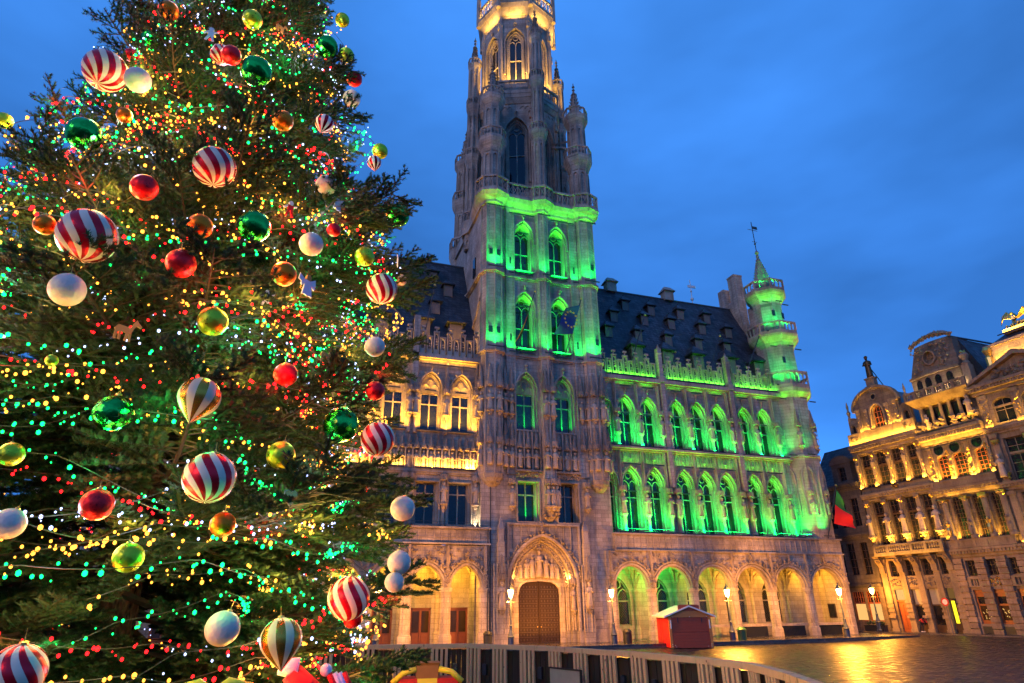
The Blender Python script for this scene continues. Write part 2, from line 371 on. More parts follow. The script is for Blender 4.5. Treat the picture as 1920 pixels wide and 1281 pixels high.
# ------------------------------------------------------------------ shared shapes (statues, canopies, balusters ...)
def statue_mesh(seed, mat='statue_stone'):
    rng = random.Random(seed); b = MB()
    b.lathe(0, 0, [(0.27,0),(0.25,0.25),(0.22,0.6),(0.20,0.95),(0.24,1.2),(0.25,1.38),(0.16,1.47),(0.075,1.50),(0.075,1.56)], 12, 0, None, 1.0, 0.8, 0.10, 5, rng.uniform(0,6))
    b.ball((rng.uniform(-.03,.03), -0.02, 1.68), 0.125, 8, 6, None, 1.15)
    if rng.random() < .6: b.lathe(0, -0.01, [(0.13,1.72),(0.15,1.80),(0.06,1.90)], 8)
    for sg in (-1, 1):
        e = (sg*0.31, -0.08, 1.05+rng.uniform(-.05,.08)); h = (sg*rng.uniform(-.02,.24), -0.27, 1.12+rng.uniform(-.15,.22))
        b.tube([(sg*0.22,0,1.36), e, h], 0.085, 6, None, 0.05)
    if rng.random() < .5: b.tube([(0.22,-0.26,0.05),(0.20,-0.27,1.75)], 0.022, 5)
    return b.mesh('statue', mat, None, True)
STATUES = [statue_mesh(i) for i in range(5)]
def canopy_mesh(h_sp, r=0.34):
    b = MB(); n = 8
    b.lathe(0, 0, [(r*0.75,0),(r,0.05),(r,0.42),(r*0.8,0.46)], n, rad(22.5))
    for j in range(n):
        a = 2*math.pi*j/n
        b.tube([(r*math.cos(a), r*math.sin(a), -0.10),(r*math.cos(a), r*math.sin(a), 0.40),(r*.95*math.cos(a), r*.95*math.sin(a), 0.62)], 0.05, 4, None, 0.01)
    if h_sp > 0:
        b.lathe(0, 0, [(r*0.72,0.44),(r*0.62,0.46+h_sp*0.25),(r*0.30,0.46+h_sp*0.8),(0.02,0.46+h_sp)], n, rad(22.5))
        for k in range(int(h_sp/0.2)):
            z = 0.6+k*0.2; rr = r*0.72*(1-(z-0.46)/h_sp)+0.05
            for j in range(4):
                a = math.pi/2*j+rad(45); b.box(rr*math.cos(a)-.03, rr*math.cos(a)+.03, rr*math.sin(a)-.03, rr*math.sin(a)+.03, z, z+0.07)
    return b.mesh('canopy', 'stone_carved')
CAN_TALL, CAN_LOW = canopy_mesh(1.5), canopy_mesh(0.0)
def corbel_mesh(r=0.33, h=0.45):
    b = MB(); b.lathe(0, 0, [(0.06,-h),(r*0.5,-h*0.75),(r*0.6,-h*0.4),(r*0.95,-0.12),(r,-0.1),(r,0)], 8, rad(22.5)); return b.mesh('corbel', 'stone_carved')
CORBEL = corbel_mesh()
def pedestal_mesh(h):
    b = MB(); b.lathe(0, 0, [(0.20,-h),(0.20,-h+0.15),(0.14,-h+0.22),(0.14,-0.3),(0.26,-0.12),(0.30,0)], 8, rad(22.5)); return b.mesh('pedestal', 'stone_trim')
def pinnacle_mesh(h, w_=0.16):
    b = MB(); b.box(-w_, w_, -w_, w_, 0, h*0.5); b.prism([(-w_*1.2,-w_*1.2),(w_*1.2,-w_*1.2),(w_*1.2,w_*1.2),(-w_*1.2,w_*1.2)], h*0.5, h, None, [(-.01,-.01),(.01,-.01),(.01,.01),(-.01,.01)])
    for k in range(4):
        z = h*(0.55+0.1*k); r = w_*1.2*(1-(z/h-0.5)*2)+0.03
        for sx in (-1, 1):
            for sy in (-1, 1): b.box(sx*r-.03, sx*r+.03, sy*r-.03, sy*r+.03, z, z+.06)
    b.ball((0,0,h), 0.06, 6, 4); return b.mesh('pinnacle', 'stone_trim')

def window_kit(hw, zs, za, sill, transoms, lights=2, frame='stone_trim', glass='glass', tracery=True, bar=0.07, dep=0.16):
    """meshes in local coordinates (x across, y in depth, z up, origin at sill centre): tracery/frame plus one glass mesh per light"""
    H0 = 0.0; ZS, ZA = zs-sill, za-sill
    P_ = arch_pts(0, hw, ZS, ZA, 7)
    full = [(-hw, 0)]+P_+[(hw, 0)] if ZA-ZS > .02 else [(-hw,0),(-hw,ZS),(hw,ZS),(hw,0)]
    b = MB()
    inn = [(x*(hw-bar)/hw, max(0, z-(bar if z > 0 else 0))) for x, z in full]
    b.ring(inn, bar, 0, dep)
    b.box(-hw+bar, hw-bar, 0.0, dep, 0, bar)
    def top_at(x):
        for (xa, a_), (xb, b_) in zip(P_, P_[1:]):
            if xa-1e-6 <= x <= xb+1e-6: return a_+(b_-a_)*((x-xa)/(xb-xa) if xb > xa else 0)
        return ZS
    ww = 2*hw/lights
    for i in range(1, lights):
        x = -hw+ww*i; b.box(x-bar*.6, x+bar*.6, -0.02, dep-.02, bar, (ZS+0.1 if tracery and ZA > ZS+.1 else top_at(x)-bar*.5))
    for tz in transoms: b.box(-hw+bar, hw-bar, -0.01, dep-.03, tz-sill-bar*.6, tz-sill+bar*.6)
    if tracery and ZA-ZS > .1:
        for i in range(lights):
            c = -hw+ww*(i+.5); b.ring(arch_pts(c, ww/2-bar*.7, ZS-0.02, ZS+min(ww*.62, (ZA-ZS)*.55), 4), bar*.8, 0.0, dep-.04)
        rc = min(hw*.30, (ZA-ZS)*.2); zc = ZS+(ZA-ZS)*0.66
        b.ring([(rc*math.cos(t_), zc+rc*math.sin(t_)) for t_ in [math.pi*2*k/10 for k in range(10, -1, -1)]], bar*.8, 0.0, dep-.04)
    fr = b.mesh('window', frame)
    gl = []
    zz = [0.0]+[t_-sill for t_ in transoms]+[None]
    for i in range(lights):
        xa, xb = -hw+ww*i, -hw+ww*(i+1)
        for za_, zb_ in zip(zz, zz[1:]):
            g = MB()
            if zb_ is None:
                xs = sorted({xa, xb, *[x for x, z in P_ if xa < x < xb]})
                poly = [(xa, za_), (xb, za_)]+[(x, top_at(x)) for x in reversed(xs)]
                if ZA-ZS > .02:
                    poly = [(xa, za_), (xb, za_)] + [(x, max(top_at(x), za_+.01)) for x in reversed(xs)]
            else: poly = [(xa, za_), (xb, za_), (xb, zb_), (xa, zb_)]
            g.slab(poly, dep*.5, dep*.5+0.02); gl.append(g.mesh('pane', glass))
    return fr, gl
def put_window(kit, parent, x, y, z, rz=0.0):
    fr, gl = kit
    o = place('window', fr, parent, (x, y, z), rz)
    for g in gl:
        p = bpy.data.objects.new('pane', g); COL.objects.link(p); p.parent = o
    return o
def balustrade(b, p0, p1, z0, z1, step=0.42, th=0.14, style='arch'):
    """openwork parapet between two plan points, added to MB b"""
    p0, p1 = Vector(p0), Vector(p1); d = p1-p0; l = d.length; d = d/l; nrm = Vector((d.y, -d.x)); n = max(1, int(round(l/step)))
    old = b.T
    b.T = lambda x, y, z: (p0.x+d.x*x-nrm.x*y, p0.y+d.y*x-nrm.y*y, z)
    h = z1-z0
    b.box(0, l, -th/2, th/2, z0, z0+h*.14); b.box(0, l, -th*.7, th*.7, z1-h*.14, z1)
    for i in range(n+1):
        x = l*i/n; wd = 0.06 if 0 < i < n else 0.11
        b.box(x-wd/2, x+wd/2, -th*.4, th*.4, z0+h*.14, z1-h*.14)
        if i < n:
            xm = x+l/n/2
            if style == 'arch': b.ring(arch_pts(xm, l/n/2-.03, z1-h*.40, z1-h*.18, 3), .05, -th*.3, th*.3)
            elif style == 'lattice':
                for sg in (-1, 1):
                    b.tube([(xm-sg*l/n/2, 0, z0+h*.14), (xm+sg*l/n/2, 0, z1-h*.14)], 0.035, 4)
    b.T = old
# ================================================================== ground
def ground_z(x, y):
    return -0.25 + 0.33*min(1, max(0, (x-44)/14))
GR = MB(); gx = [-400, -120, -60, -20, 0, 20, 40, 44, 47, 50, 53, 56, 58, 62, 80, 140, 400]; gy = [-300, -60, 0, 20, 40, 50, 60, 90, 150, 500]
for j in range(len(gy)):
    for i in range(len(gx)): GR.v.append((gx[i], gy[j], ground_z(gx[i], gy[j])))
nx = len(gx)
GR.f = [(j*nx+i, j*nx+i+1, (j+1)*nx+i+1, (j+1)*nx+i) for j in range(len(gy)-1) for i in range(nx-1)]; GR.m = [0]*len(GR.f)
tag(GR.build('cobbled_square', 'cobbles'), 'wet dark cobbles of the square', None, None, 'structure')
def pave(poly, zt, name, th=0.4):
    b = MB(); n = len(poly)
    b.add([(x, y, ground_z(x, y)-th) for x, y in poly]+[(x, y, ground_z(x, y)+zt) for x, y in poly], [tuple(range(n, 2*n))]+[(i, (i+1) % n, n+(i+1) % n, n+i) for i in range(n)])
    o = b.build(name, 'paving'); tag(o, 'wet flagstone pavement', None, None, 'structure')
    k = MB()
    for (xa, ya), (xb, yb) in zip(poly, poly[1:]):
        d = Vector((xb-xa, yb-ya)); l = d.length; d = d/l; m = max(1, int(l/1.1))
        for i in range(m):
            k.mi = 0
            a0, a1 = l*i/m+0.01, l*(i+1)/m-0.01
            p = [(xa+d.x*a0-d.y*-.02, ya+d.y*a0+d.x*-.02), (xa+d.x*a1-d.y*-.02, ya+d.y*a1+d.x*-.02), (xa+d.x*a1-d.y*.26, ya+d.y*a1+d.x*.26), (xa+d.x*a0-d.y*.26, ya+d.y*a0+d.x*.26)]
            z = ground_z(*p[0])
            k.add([(x, y, z-.1) for x, y in p]+[(x, y, z+zt+.012) for x, y in p], [(4,5,6,7),(0,1,5,4),(1,2,6,5),(2,3,7,6),(3,0,4,7)])
        break
    tag(k.build('kerb', 'house_dark', o), None, None, None, 'stuff')
    return o
pave([(-40, 46.6), (53.5, 46.2), (53.5, 60), (-40, 60)], 0.13, 'pavement')
pave([(55.2, 62), (58.6, 20), (62, 20), (66, 62)], 0.10, 'pavement')

# ================================================================== town hall
TH = tag(empty('town_hall', (26, 51, -0.25)), 'gothic stone town hall with tall tower lit green and steep slate roofs', 'building')
rng = random.Random(5)
Z0 = -0.25
# ---- arcade (gallery of pointed arches) of both wings, front plane Y=50.8
AY = 50.8
def arcade(piers, hw_in, apex, spring, xlo, xhi, ztop, label):
    b = MB(); ops = []
    for a, c in zip(piers, piers[1:]): ops.append(((a+c)/2, (c-a)/2-hw_in, Z0, spring, apex))
    b.wall(xlo, xhi, Z0, ztop, AY, AY+0.7, ops); b.build('arcade_wall', 'stone', TH)
    for a, c in zip(piers, piers[1:]):
        cx, hw = (a+c)/2, (c-a)/2-hw_in
        m = MB(); P_ = [(cx-hw, spring-0.2)]+arch_pts(cx, hw, spring, apex)+[(cx+hw, spring-0.2)]
        m.ring([(cx+(x-cx)*0.95, z-(0.05*hw if z > spring else 0)) for x, z in P_], 0.10, AY+0.12, AY+0.6)
        m.ring(P_, 0.16, AY-0.10, AY+0.05); m.ring([(cx+(x-cx)*1.115, z+(0.24 if z > spring else 0)) for x, z in P_], 0.12, AY-0.17, AY+0.05)
        m.build('arch_moulding', 'stone_trim', TH)
        k = MB()                                                      # crockets and the leafy finial of the ogee hood
        for i, (x, z) in enumerate(P_[1:-1]):
            x2 = cx+(x-cx)*1.23; z2 = z+0.46
            for q in range(3): k.lump((x2+rng.uniform(-.12,.12), AY-0.17, z2+rng.uniform(-.10,.14)), rng.uniform(.10,.17), rng)
        for i in range(5): k.lump((cx+rng.uniform(-.12,.12), AY-0.18, apex+0.45+0.13*i), 0.17, rng)
        for sg in (-1, 1):
            for i in range(26):
                u = rng.uniform(0.35, 1.15); z = rng.uniform(spring+0.3, ztop-0.12)
                xx = cx+sg*u*(hw+.25)
                if ((xx-cx)/(hw+.25))**2+((z-spring)/(apex-spring+.3))**2 > 1.08: k.lump((xx, AY-0.05, z), rng.uniform(.07,.16), rng)
        tag(k.build('carved_foliage', 'stone_carved', TH), None, None, None, 'stuff')
    for p in piers:
        m = MB(); w2 = hw_in
        w2 = .34; m.lathe(p, AY+0.33, [(w2*1.55, Z0), (w2*1.55, Z0+0.95), (w2*1.25, Z0+1.12), (w2*1.18, spring-0.55), (w2*1.5, spring-0.25), (w2*1.6, spring-0.08), (w2*1.2, spring)], 8, rad(22.5))
        m.build('pier', 'stone_pale', TH)
        m = MB(); m.box(p-0.10, p+0.10, AY-0.22, AY+.02, spring+0.05, ztop); m.box(p-0.16, p+0.16, AY-0.28, AY+.02, spring+1.2, spring+1.34)
        for i in range(9): m.lump((p+rng.uniform(-.16,.16), AY-.16, spring+rng.uniform(0,1.0)), .15, rng)
        m.build('pilaster', 'stone_carved', TH)
    return ops
R_P = [26.0, 29.89, 34.09, 38.25, 42.49, 46.63, 50.95]
L_P = [14.85-3.07*i for i in range(11)][::-1]
arcade(R_P, 0.29, 5.95, 4.15, 25.6, 51.35, 7.1, 'right')
arcade(L_P, 0.27, 5.80, 4.15, L_P[0]-.4, 15.2, 7.25, 'left')
def parapet(x0, x1, z0, z1, step):
    b = MB(); b.box(x0, x1, AY-.04, AY+.5, z0, z1); b.box(x0-.06, x1+.06, AY-.22, AY+.5, z0-.10, z0+.02); b.box(x0-.06, x1+.06, AY-.24, AY+.5, z1-.02, z1+.12)
    b.build('parapet', 'stone', TH)
    n = int((x1-x0)/step)
    b = MB(); b.box(-.04, .04, -.05, .02, 0, z1-z0-.02); b.ring(arch_pts(step/2, step/2-.05, z1-z0-.40, z1-z0-.12, 3), .05, -.04, .02)
    b.box(.04, step-.04, -.03, .02, (z1-z0)*.36, (z1-z0)*.41)
    me = b.mesh('tracery_panel', 'stone_trim')
    for i in range(n): place('tracery_panel', me, TH, (x0+.1+i*step, AY-.04, z0+.02))
    b = MB()
    for zz in (z1+.30, z1+.52): b.tube([(x0, AY+.1, zz), (x1, AY+.1, zz)], .016, 4)
    for i in range(int((x1-x0)/2.1)+1): b.tube([(x0+i*2.1, AY+.1, z1+.1), (x0+i*2.1, AY+.1, z1+.55)], .022, 4)
    b.build('handrail', 'lead', TH)
parapet(26.5, 51.3, 7.2, 8.48, 0.62)
parapet(L_P[0]-.3, 15.2, 7.42, 8.55, 0.62)
for q in ((25.9, 51.2), (L_P[0], 15.0)): b = MB(); b.box(q[0], q[1], AY+.5, 52.6, 8.22, 8.30); b.build('terrace', 'lead', TH)
# arcade interior: back wall with leaded windows, vault ribs, ceiling
AB = 54.0
kitA = window_kit(1.15, 3.6, 5.35, 1.35, [3.35], 2, 'stone_pale', 'glass_leaded', True, .10, .2)
ops = [((a+c)/2+.25, 1.15, 1.1, 3.35, 5.1) for a, c in list(zip(R_P, R_P[1:]))[:5]]
b = MB(); b.wall(26.0, 51.3, Z0, 6.9, AB, AB+.5, ops); b.build('gallery_wall', 'stone_pale', TH)
kitA = window_kit(1.15, 3.35, 5.1, 1.1, [3.1], 2, 'stone_pale', 'glass_leaded', True, .10, .2)
for o_ in ops: put_window(kitA, TH, o_[0], AB+.2, 1.1)
ops = [((a+c)/2+.2, 0.82, Z0, 2.7, 2.7) for a, c in zip(L_P, L_P[1:])]
b = MB(); b.wall(L_P[0], 15.4, Z0, 6.9, AB, AB+.5, ops); b.build('gallery_wall', 'stone_pale', TH)
dm = MB(); dm.box(-.82, .82, 0, .12, 0, 2.95); dm.box(-.82, -.7, -.06, 0, 0, 2.95); dm.box(.7, .82, -.06, 0, 0, 2.95); dm.box(-.07, .07, -.06, 0, 0, 2.95); dm.box(-.7, .7, -.06, 0, 2.83, 2.95)
for sx in (-1, 1): dm.box(sx*.385-.27, sx*.385+.27, -.04, 0, .12, .95)
dm = dm.mesh('glazed_door', 'wood_red')
dg = MB(); dg.box(-.27, .27, -.02, -.005, 0, 1.55); dg = dg.mesh('pane', 'glass_warm')
for o_ in ops:
    d_ = place('glazed_door', dm, TH, (o_[0], AB+.15, Z0))
    for sx in (-.385, .385):
        p_ = bpy.data.objects.new('pane', dg); COL.objects.link(p_); p_.parent = d_; p_.location = (sx, -.01, 1.15)
for q in ((26.0, 51.3), (L_P[0], 15.4)): b = MB(); b.box(q[0], q[1], AY+.7, AB, 6.45, 6.9); b.build('gallery_ceiling', 'stone_pale', TH)
for P_ in (R_P, L_P):
    for p in P_:
        b = MB()
        for sg in (-1, 1):
            for fy in (0, 1):
                y0, y1 = (AY+.4, AB) if fy == 0 else (AB, AY+.4)
                b.tube([(p, y0, 4.0), (p+sg*.35, y0+(y1-y0)*.12, 5.2), (p+sg*1.0, y0+(y1-y0)*.32, 6.1), (p+sg*1.95, (y0+y1)/2, 6.42)], .13, 5)
        b.tube([(p, AY+.5, 4.0), (p, AY+1.1, 5.6), (p, (AY+AB)/2, 6.3), (p, AB-.5, 5.6), (p, AB, 4.0)], .16, 5)
        b.lathe(p, AB-.05, [(.30, Z0), (.30, .8), (.22, .95), (.20, 3.6), (.34, 3.95), (.34, 4.05)], 8)
        b.build('vault_rib', 'stone_pale', TH)
b = MB(); b.box(50.6, 51.25, AY+.75, AB+.5, Z0, 6.4); b.build('gallery_wall', 'stone_pale', TH)
b = MB(); b.box(50.52, 50.6, 52.2, 53.1, 1.5, 2.75); b.build('notice_frame', 'wood_dark', TH); b = MB(); b.box(50.50, 50.52, 52.28, 53.02, 1.58, 2.67); b.build('notice_panel', 'glass', TH)
# basement grilles between the piers
g = MB()
g.box(-1.35, 1.35, .06, .1, 0, .88)
for i in range(19): g.box(-1.3+i*.144-.02, -1.3+i*.144+.02, 0, .05, 0, .88)
g = g.mesh('area_grille', 'iron')
for a, c in list(zip(R_P, R_P[1:]))[3:]: place('area_grille', g, TH, ((a+c)/2, AY+.65, .02))
for a, c in list(zip(R_P, R_P[1:]))[2:]: sl = MB(); sl.box(a+.3, c-.3, AY+.55, AY+1.2, .92, 1.12); sl.build('plinth', 'stone_pale', TH)

# ---- upper walls of the wings, front plane Y=51.7, deep stepped reveals
WY = 51.7
RB = [26.75, 29.2, 31.68, 34.9, 37.3, 39.72, 42.9, 45.33]
def tier(x0, x1, cs, hw, sill, spring, apex, z0, z1, rect=False):
    f = MB(); f.wall(x0, x1, z0, z1, WY, WY+.34, [(c, hw+.20, sill, spring, spring if rect else apex+.30) for c in cs]); f.build('wall', 'stone', TH)
    k = MB(); k.wall(x0, x1, z0, z1, WY+.34, WY+.85, [(c, hw, sill, spring, spring if rect else apex) for c in cs]); k.build('wall', 'stone_trim', TH)
    for c in cs:
        m = MB()
        if rect: P1 = [(c-hw-.2, sill), (c-hw-.2, spring), (c+hw+.2, spring), (c+hw+.2, sill)]
        else: P1 = [(c-hw-.2, spring-.5)]+arch_pts(c, hw+.2, spring, apex+.30)+[(c+hw+.2, spring-.5)]
        m.ring(P1, .12, WY-.12, WY+.05)
        if not rect:
            P2 = arch_pts(c, hw+.06, spring, apex+.12); m.ring(P2, .07, WY+.16, WY+.34)
            for i, (x, z) in enumerate(P1[1:-1]):
                if i % 2 == 1: m.lump((c+(x-c)*1.2, WY-.1, z+.18), .11, rng)
            for i in range(4): m.lump((c, WY-.12, apex+.55+.14*i), .13 if i < 3 else .17, rng)
        m.build('window_surround', 'stone_trim', TH); m = MB(); m.box(c-hw-.25, c+hw+.25, WY-.18, WY+.5, sill-.14, sill); m.build('window_sill', 'stone_trim', TH)
tier(26.0, 47.7, RB, .80, 8.75, 13.0, 14.45, 8.2, 16.4)
tier(26.0, 47.7, RB, .78, 16.62, 20.1, 21.45, 16.4, 23.2)
k1 = window_kit(.80, 13.0, 14.45, 8.75, [11.95], 2, 'stone_trim', 'glass', True, .07, .16)
k2 = window_kit(.78, 20.1, 21.45, 16.62, [19.16, 20.2], 2, 'stone_trim', 'glass', False, .075, .16)
for c in RB: put_window(k1, TH, c, WY+.62, 8.75); put_window(k2, TH, c, WY+.62, 16.62)
def band(x0, x1, z0, z1, pr, mat='stone_trim'):
    b = MB(); b.box(x0, x1, WY-pr, WY+.02, z0, z1); b.box(x0, x1, WY-pr*.55, WY+.02, z0-.14, z0); b.build('string_course', mat, TH)
band(26.0, 47.8, 16.32, 16.5, .62); band(26.0, 47.8, 23.16, 23.55, .55); band(26.0, 47.8, 22.98, 23.1, .2)
# blind tracery of the frieze
b = MB(); b.box(-.03, .03, -.10, .02, 0, 1.25); b.ring(arch_pts(.20, .17, .85, 1.12, 3), .05, -.09, .02); fz = b.mesh('tracery_panel', 'stone_trim')
for i in range(52): place('tracery_panel', fz, TH, (26.9+i*.40, WY, 15.02))
PED1 = pedestal_mesh(1.55); PED2 = pedestal_mesh(1.25)
SP = [28.02, 30.45, 32.86, 33.75, 36.06, 38.5, 40.98, 41.9, 44.05, 46.6]
shaft = MB(); shaft.box(-.13, .13, -.20, .02, 0, 7.5); shaft.box(-.05, .05, -.32, -.2, 0, 7.5); shaft = shaft.mesh('shaft', 'stone_trim')
def sculpt(x, y, zb, i, can=CAN_LOW, ped=None, sc=1.0, gap=.12):
    place('statue', STATUES[i % 5], TH, (x, y, zb), rng.uniform(-.4, .4), sc)
    if can: place('canopy', can, TH, (x, y+.05, zb+1.92*sc+gap))
    place('pedestal' if ped else 'corbel', ped or CORBEL, TH, (x, y, zb))
for i, x in enumerate(SP):
    place('shaft', shaft, TH, (x, WY, 8.75), 0, (1, 1, 1)); place('shaft', shaft, TH, (x, WY, 16.5), 0, (1, 1, .86))
    sculpt(x, WY-.42, 10.35, i, CAN_LOW, PED1, .98); sculpt(x, WY-.38, 17.85, i+2, CAN_LOW, PED2, .95)
for xa in (33.3, 41.44):
    b = MB(); b.box(xa-.22, xa+.22, WY-.55, WY+.02, 12.9, 27.0); b.box(xa-.3, xa+.3, WY-.62, WY+.02, 23.3, 23.9)
    b.prism([(xa-.25, WY-.6), (xa+.25, WY-.6), (xa+.25, WY-.1), (xa-.25, WY-.1)], 26.4, 27.5, None, [(xa-.02, WY-.37), (xa+.02, WY-.37), (xa+.02, WY-.33), (xa-.02, WY-.33)])
    b.build('buttress', 'stone', TH)
# roof parapet: tall openwork merlons
def merlon_mesh(h):
    b = MB(); b.box(-.24, -.15, -.1, .1, 0, h); b.box(.15, .24, -.1, .1, 0, h); b.box(-.27, .27, -.13, .13, h, h+.13); b.box(-.15, .15, -.07, .07, 0, .5); b.ring(arch_pts(0, .13, h-.35, h-.1, 3), .05, -.07, .07)
    if h > 2: b.box(-.2, .2, -.1, .1, h+.42, h+.58); b.box(-.05, .05, -.05, .05, h+.1, h+.45)
    for i in range(3): b.lump((0, -.05, h-.65-.25*i), .11, rng)
    return b.mesh('merlon', 'stone_trim')
MER = [merlon_mesh(2.15), merlon_mesh(1.65)]
for i in range(33):
    x = 26.95+i*.62
    if min(abs(x-33.3), abs(x-41.44)) > .35: place('merlon', MER[i % 2], TH, (x, WY-.25, 23.55))
# left wing
LB = [12.8, 10.02, 6.85, 3.9, .9, -2.1, -5.1, -8.1, -11.1, -14.1]
tier(-17.0, 14.6, LB, .80, 16.75, 20.4, 21.75, 15.2, 23.3)
tier(-17.0, 14.6, LB, .82, 8.95, 12.35, 12.35, 8.2, 15.2, True)
k3 = window_kit(.80, 20.15, 20.15, 16.75, [19.15], 2, 'stone_trim', 'glass', False, .08, .16)
k4 = window_kit(.82, 12.35, 12.35, 8.95, [11.46], 2, 'stone_trim', 'glass', False, .09, .16)
for c in LB:
    put_window(k3, TH, c, WY+.55, 16.75); put_window(k4, TH, c, WY+.62, 8.95)
    b = MB(); b.slab([(c-.8, 20.15), (c+.8, 20.15)]+arch_pts(c, .80, 20.4, 21.75)[::-1], WY+.5, WY+.7)
    b.ring(arch_pts(c-.4, .34, 20.5, 20.95, 4), .06, WY+.4, WY+.55); b.ring(arch_pts(c+.4, .34, 20.5, 20.95, 4), .06, WY+.4, WY+.55); b.ring(arch_pts(c, .25, 21.05, 21.4, 4), .05, WY+.4, WY+.55)
    b.build('tympanum', 'stone_trim', TH)
band(-17, 14.5, 23.22, 23.6, .5); band(-17, 14.5, 13.1, 13.35, .30); band(-17, 14.5, 15.35, 15.45, .2)
LSP = [14.15, 11.42, 8.72, 8.2, 5.35, 2.4, -.6, -3.6]
for i, x in enumerate(LSP):
    place('shaft', shaft, TH, (x, WY, 16.4), 0, (1, 1, .9)); sculpt(x, WY-.38, 18.1, i, CAN_TALL, CORBEL, .92)
    place('shaft', shaft, TH, (x, WY, 8.75), 0, (1, 1, .6)); sculpt(x, WY-.30, 10.6, i+1, CAN_LOW, CORBEL, .92)
for i in range(24):
    x = 13.95-.62*i
    place('statue', STATUES[i % 5], TH, (x, WY-.16, 13.36), rng.uniform(-.5, .5), .82); place('canopy', CAN_TALL, TH, (x, WY-.12, 15.05), 0, (.8, .8, .62))
    b = MB() if i == 0 else None
    if b is not None: b.box(-.05, .05, -.34, .02, 0, 1.75); fin = b.mesh('niche_fin', 'stone_trim')
    place('niche_fin', fin, TH, (x+.31, WY, 13.35))
for i in range(50):
    x = 14.0-i*.62
    if abs(x-8.46) > .35: place('merlon', MER[i % 2], TH, (x, WY-.25, 23.6))
b = MB(); b.box(8.2, 8.72, WY-.5, WY+.02, 20.6, 27.2); b.build('buttress', 'stone', TH)
# side and back walls, roofs
for q in ((47.7, 51.3, 52.55, 66, 8.25, 24), (46.0, 51.3, 54.6, 66, Z0, 8.2), (26.6, 47.65, 64.5, 65.9, Z0, 23.9), (-16.85, 14.3, 64.5, 65.9, Z0, 23.9), (-17.4, -16.9, 51.75, 65.9, Z0, 24)):
    b = MB(); b.box(*q); b.build('wall', 'stone', TH)
def roofpart(x0, x1):
    b = MB(); b.add([(x0,52.2,24.2),(x1,52.2,24.2),(x1,58.7,37.2),(x0,58.7,37.2),(x1,65.2,24.2),(x0,65.2,24.2)], [(0,1,2,3),(3,2,4,5),(0,3,5),(1,4,2),(0,5,4,1)])
    o = b.build('roof', 'slate', TH)
    r = MB(); r.tube([(x0, 58.7, 37.22), (x1, 58.7, 37.22)], .12, 6); r.build('roof_ridge', 'lead', o)
    return o
RR = roofpart(26.5, 49.2); RL = roofpart(-17, 14.4)
b = MB(); b.box(-.46, .46, -.2, 1.1, 0, 1.0); dorm_b = b.mesh('dormer', 'slate')
b = MB(); b.prism([(-.70,-.55),(.70,-.55),(.70,1.3),(-.70,1.3)], 1.0, 1.6, None, [(-.05,.1),(.05,.1),(.05,1.3),(-.05,1.3)]); b.box(-.70,.70,-.55,1.2,.95,1.02); b.ball((0,.1,1.62),.07,6,4); dorm_r = b.mesh('dormer_roof', 'slate')
b = MB(); b.box(-.40, .40, -.26, -.2, .05, .92); b.box(-.46,-.40,-.3,-.2,0,.96); b.box(.40,.46,-.3,-.2,0,.96); b.box(-.03,.03,-.28,-.2,.05,.92); dorm_s = b.mesh('shutter', 'wood_grey') if 'wood_grey' in MATS else None
if dorm_s is None:
    plain('wood_grey', (0.17, 0.135, 0.12), 0.8, 0, .25); dorm_s = b.mesh('shutter', 'wood_grey')
D_R = [(33.3,57.56,34.9),(36.6,57.45,34.7),(40.6,57.52,34.8),(44.2,57.41,34.7),(31.1,56.47,32.7),(35,56.5,32.8),(38.5,56.48,32.8),(42.6,56.46,32.7),(46.2,56.42,32.7),(29.6,55.15,30.1),(33.2,55.15,30.1),(36.9,55.1,30),(40.8,55.1,30),(44.6,55.1,30)]
D_L = [(10.7,57.45,34.8),(9.2,56.6,33),(12.2,56.58,33),(10.7,55.25,30.2),(7.8,55.3,30.3),(4.6,56.6,33),(3.2,55.25,30.2),(-.5,56.6,33)]
BIG = [(31.8,53.7,27.2),(35.5,53.67,27.1),(39.2,53.67,27.1),(43.4,53.7,27.2),(47.2,53.69,27.2)]
BIGL = [(9.3,53.7,27.2),(12.4,53.65,27.1),(5.4,53.7,27.2),(2.0,53.7,27.2)]
for lst, par, s_ in ((D_R, TH, 1.0), (D_L, TH, 1.05), (BIG, TH, 1.5), (BIGL, TH, 1.45)):
    for x, y, z in lst:
        d_ = place('dormer', dorm_b, par, (x, y-.25*s_, z-.95*s_), 0, (s_*.92, s_, s_*1.35))
        for nm, me in (('dormer_roof', dorm_r), ('shutter', dorm_s)):
            q = bpy.data.objects.new(nm, me); COL.objects.link(q); q.parent = d_
for x in (32.4, 40.2):
    b = MB(); b.box(x-.6, x+.6, 58.2, 59.2, 37.0, 38.2); b.prism([(x-.8,57.9),(x+.8,57.9),(x+.8,59.5),(x-.8,59.5)], 38.2, 38.9, None, [(x-.4,58.5),(x+.4,58.5),(x+.4,58.9),(x-.4,58.9)]); b.build('ridge_chimney', 'stone_trim', TH)
b = MB(); b.tube([(43.8, 58.7, 37.2), (43.8, 58.7, 40.6)], .05, 5); b.ball((43.8,58.7,37.9), .22, 8, 6); b.ball((43.8,58.7,39.0), .14, 8, 6); b.box(43.4, 44.5, 58.66, 58.74, 39.5, 39.85); b.build('weathervane', 'white_paint', TH)
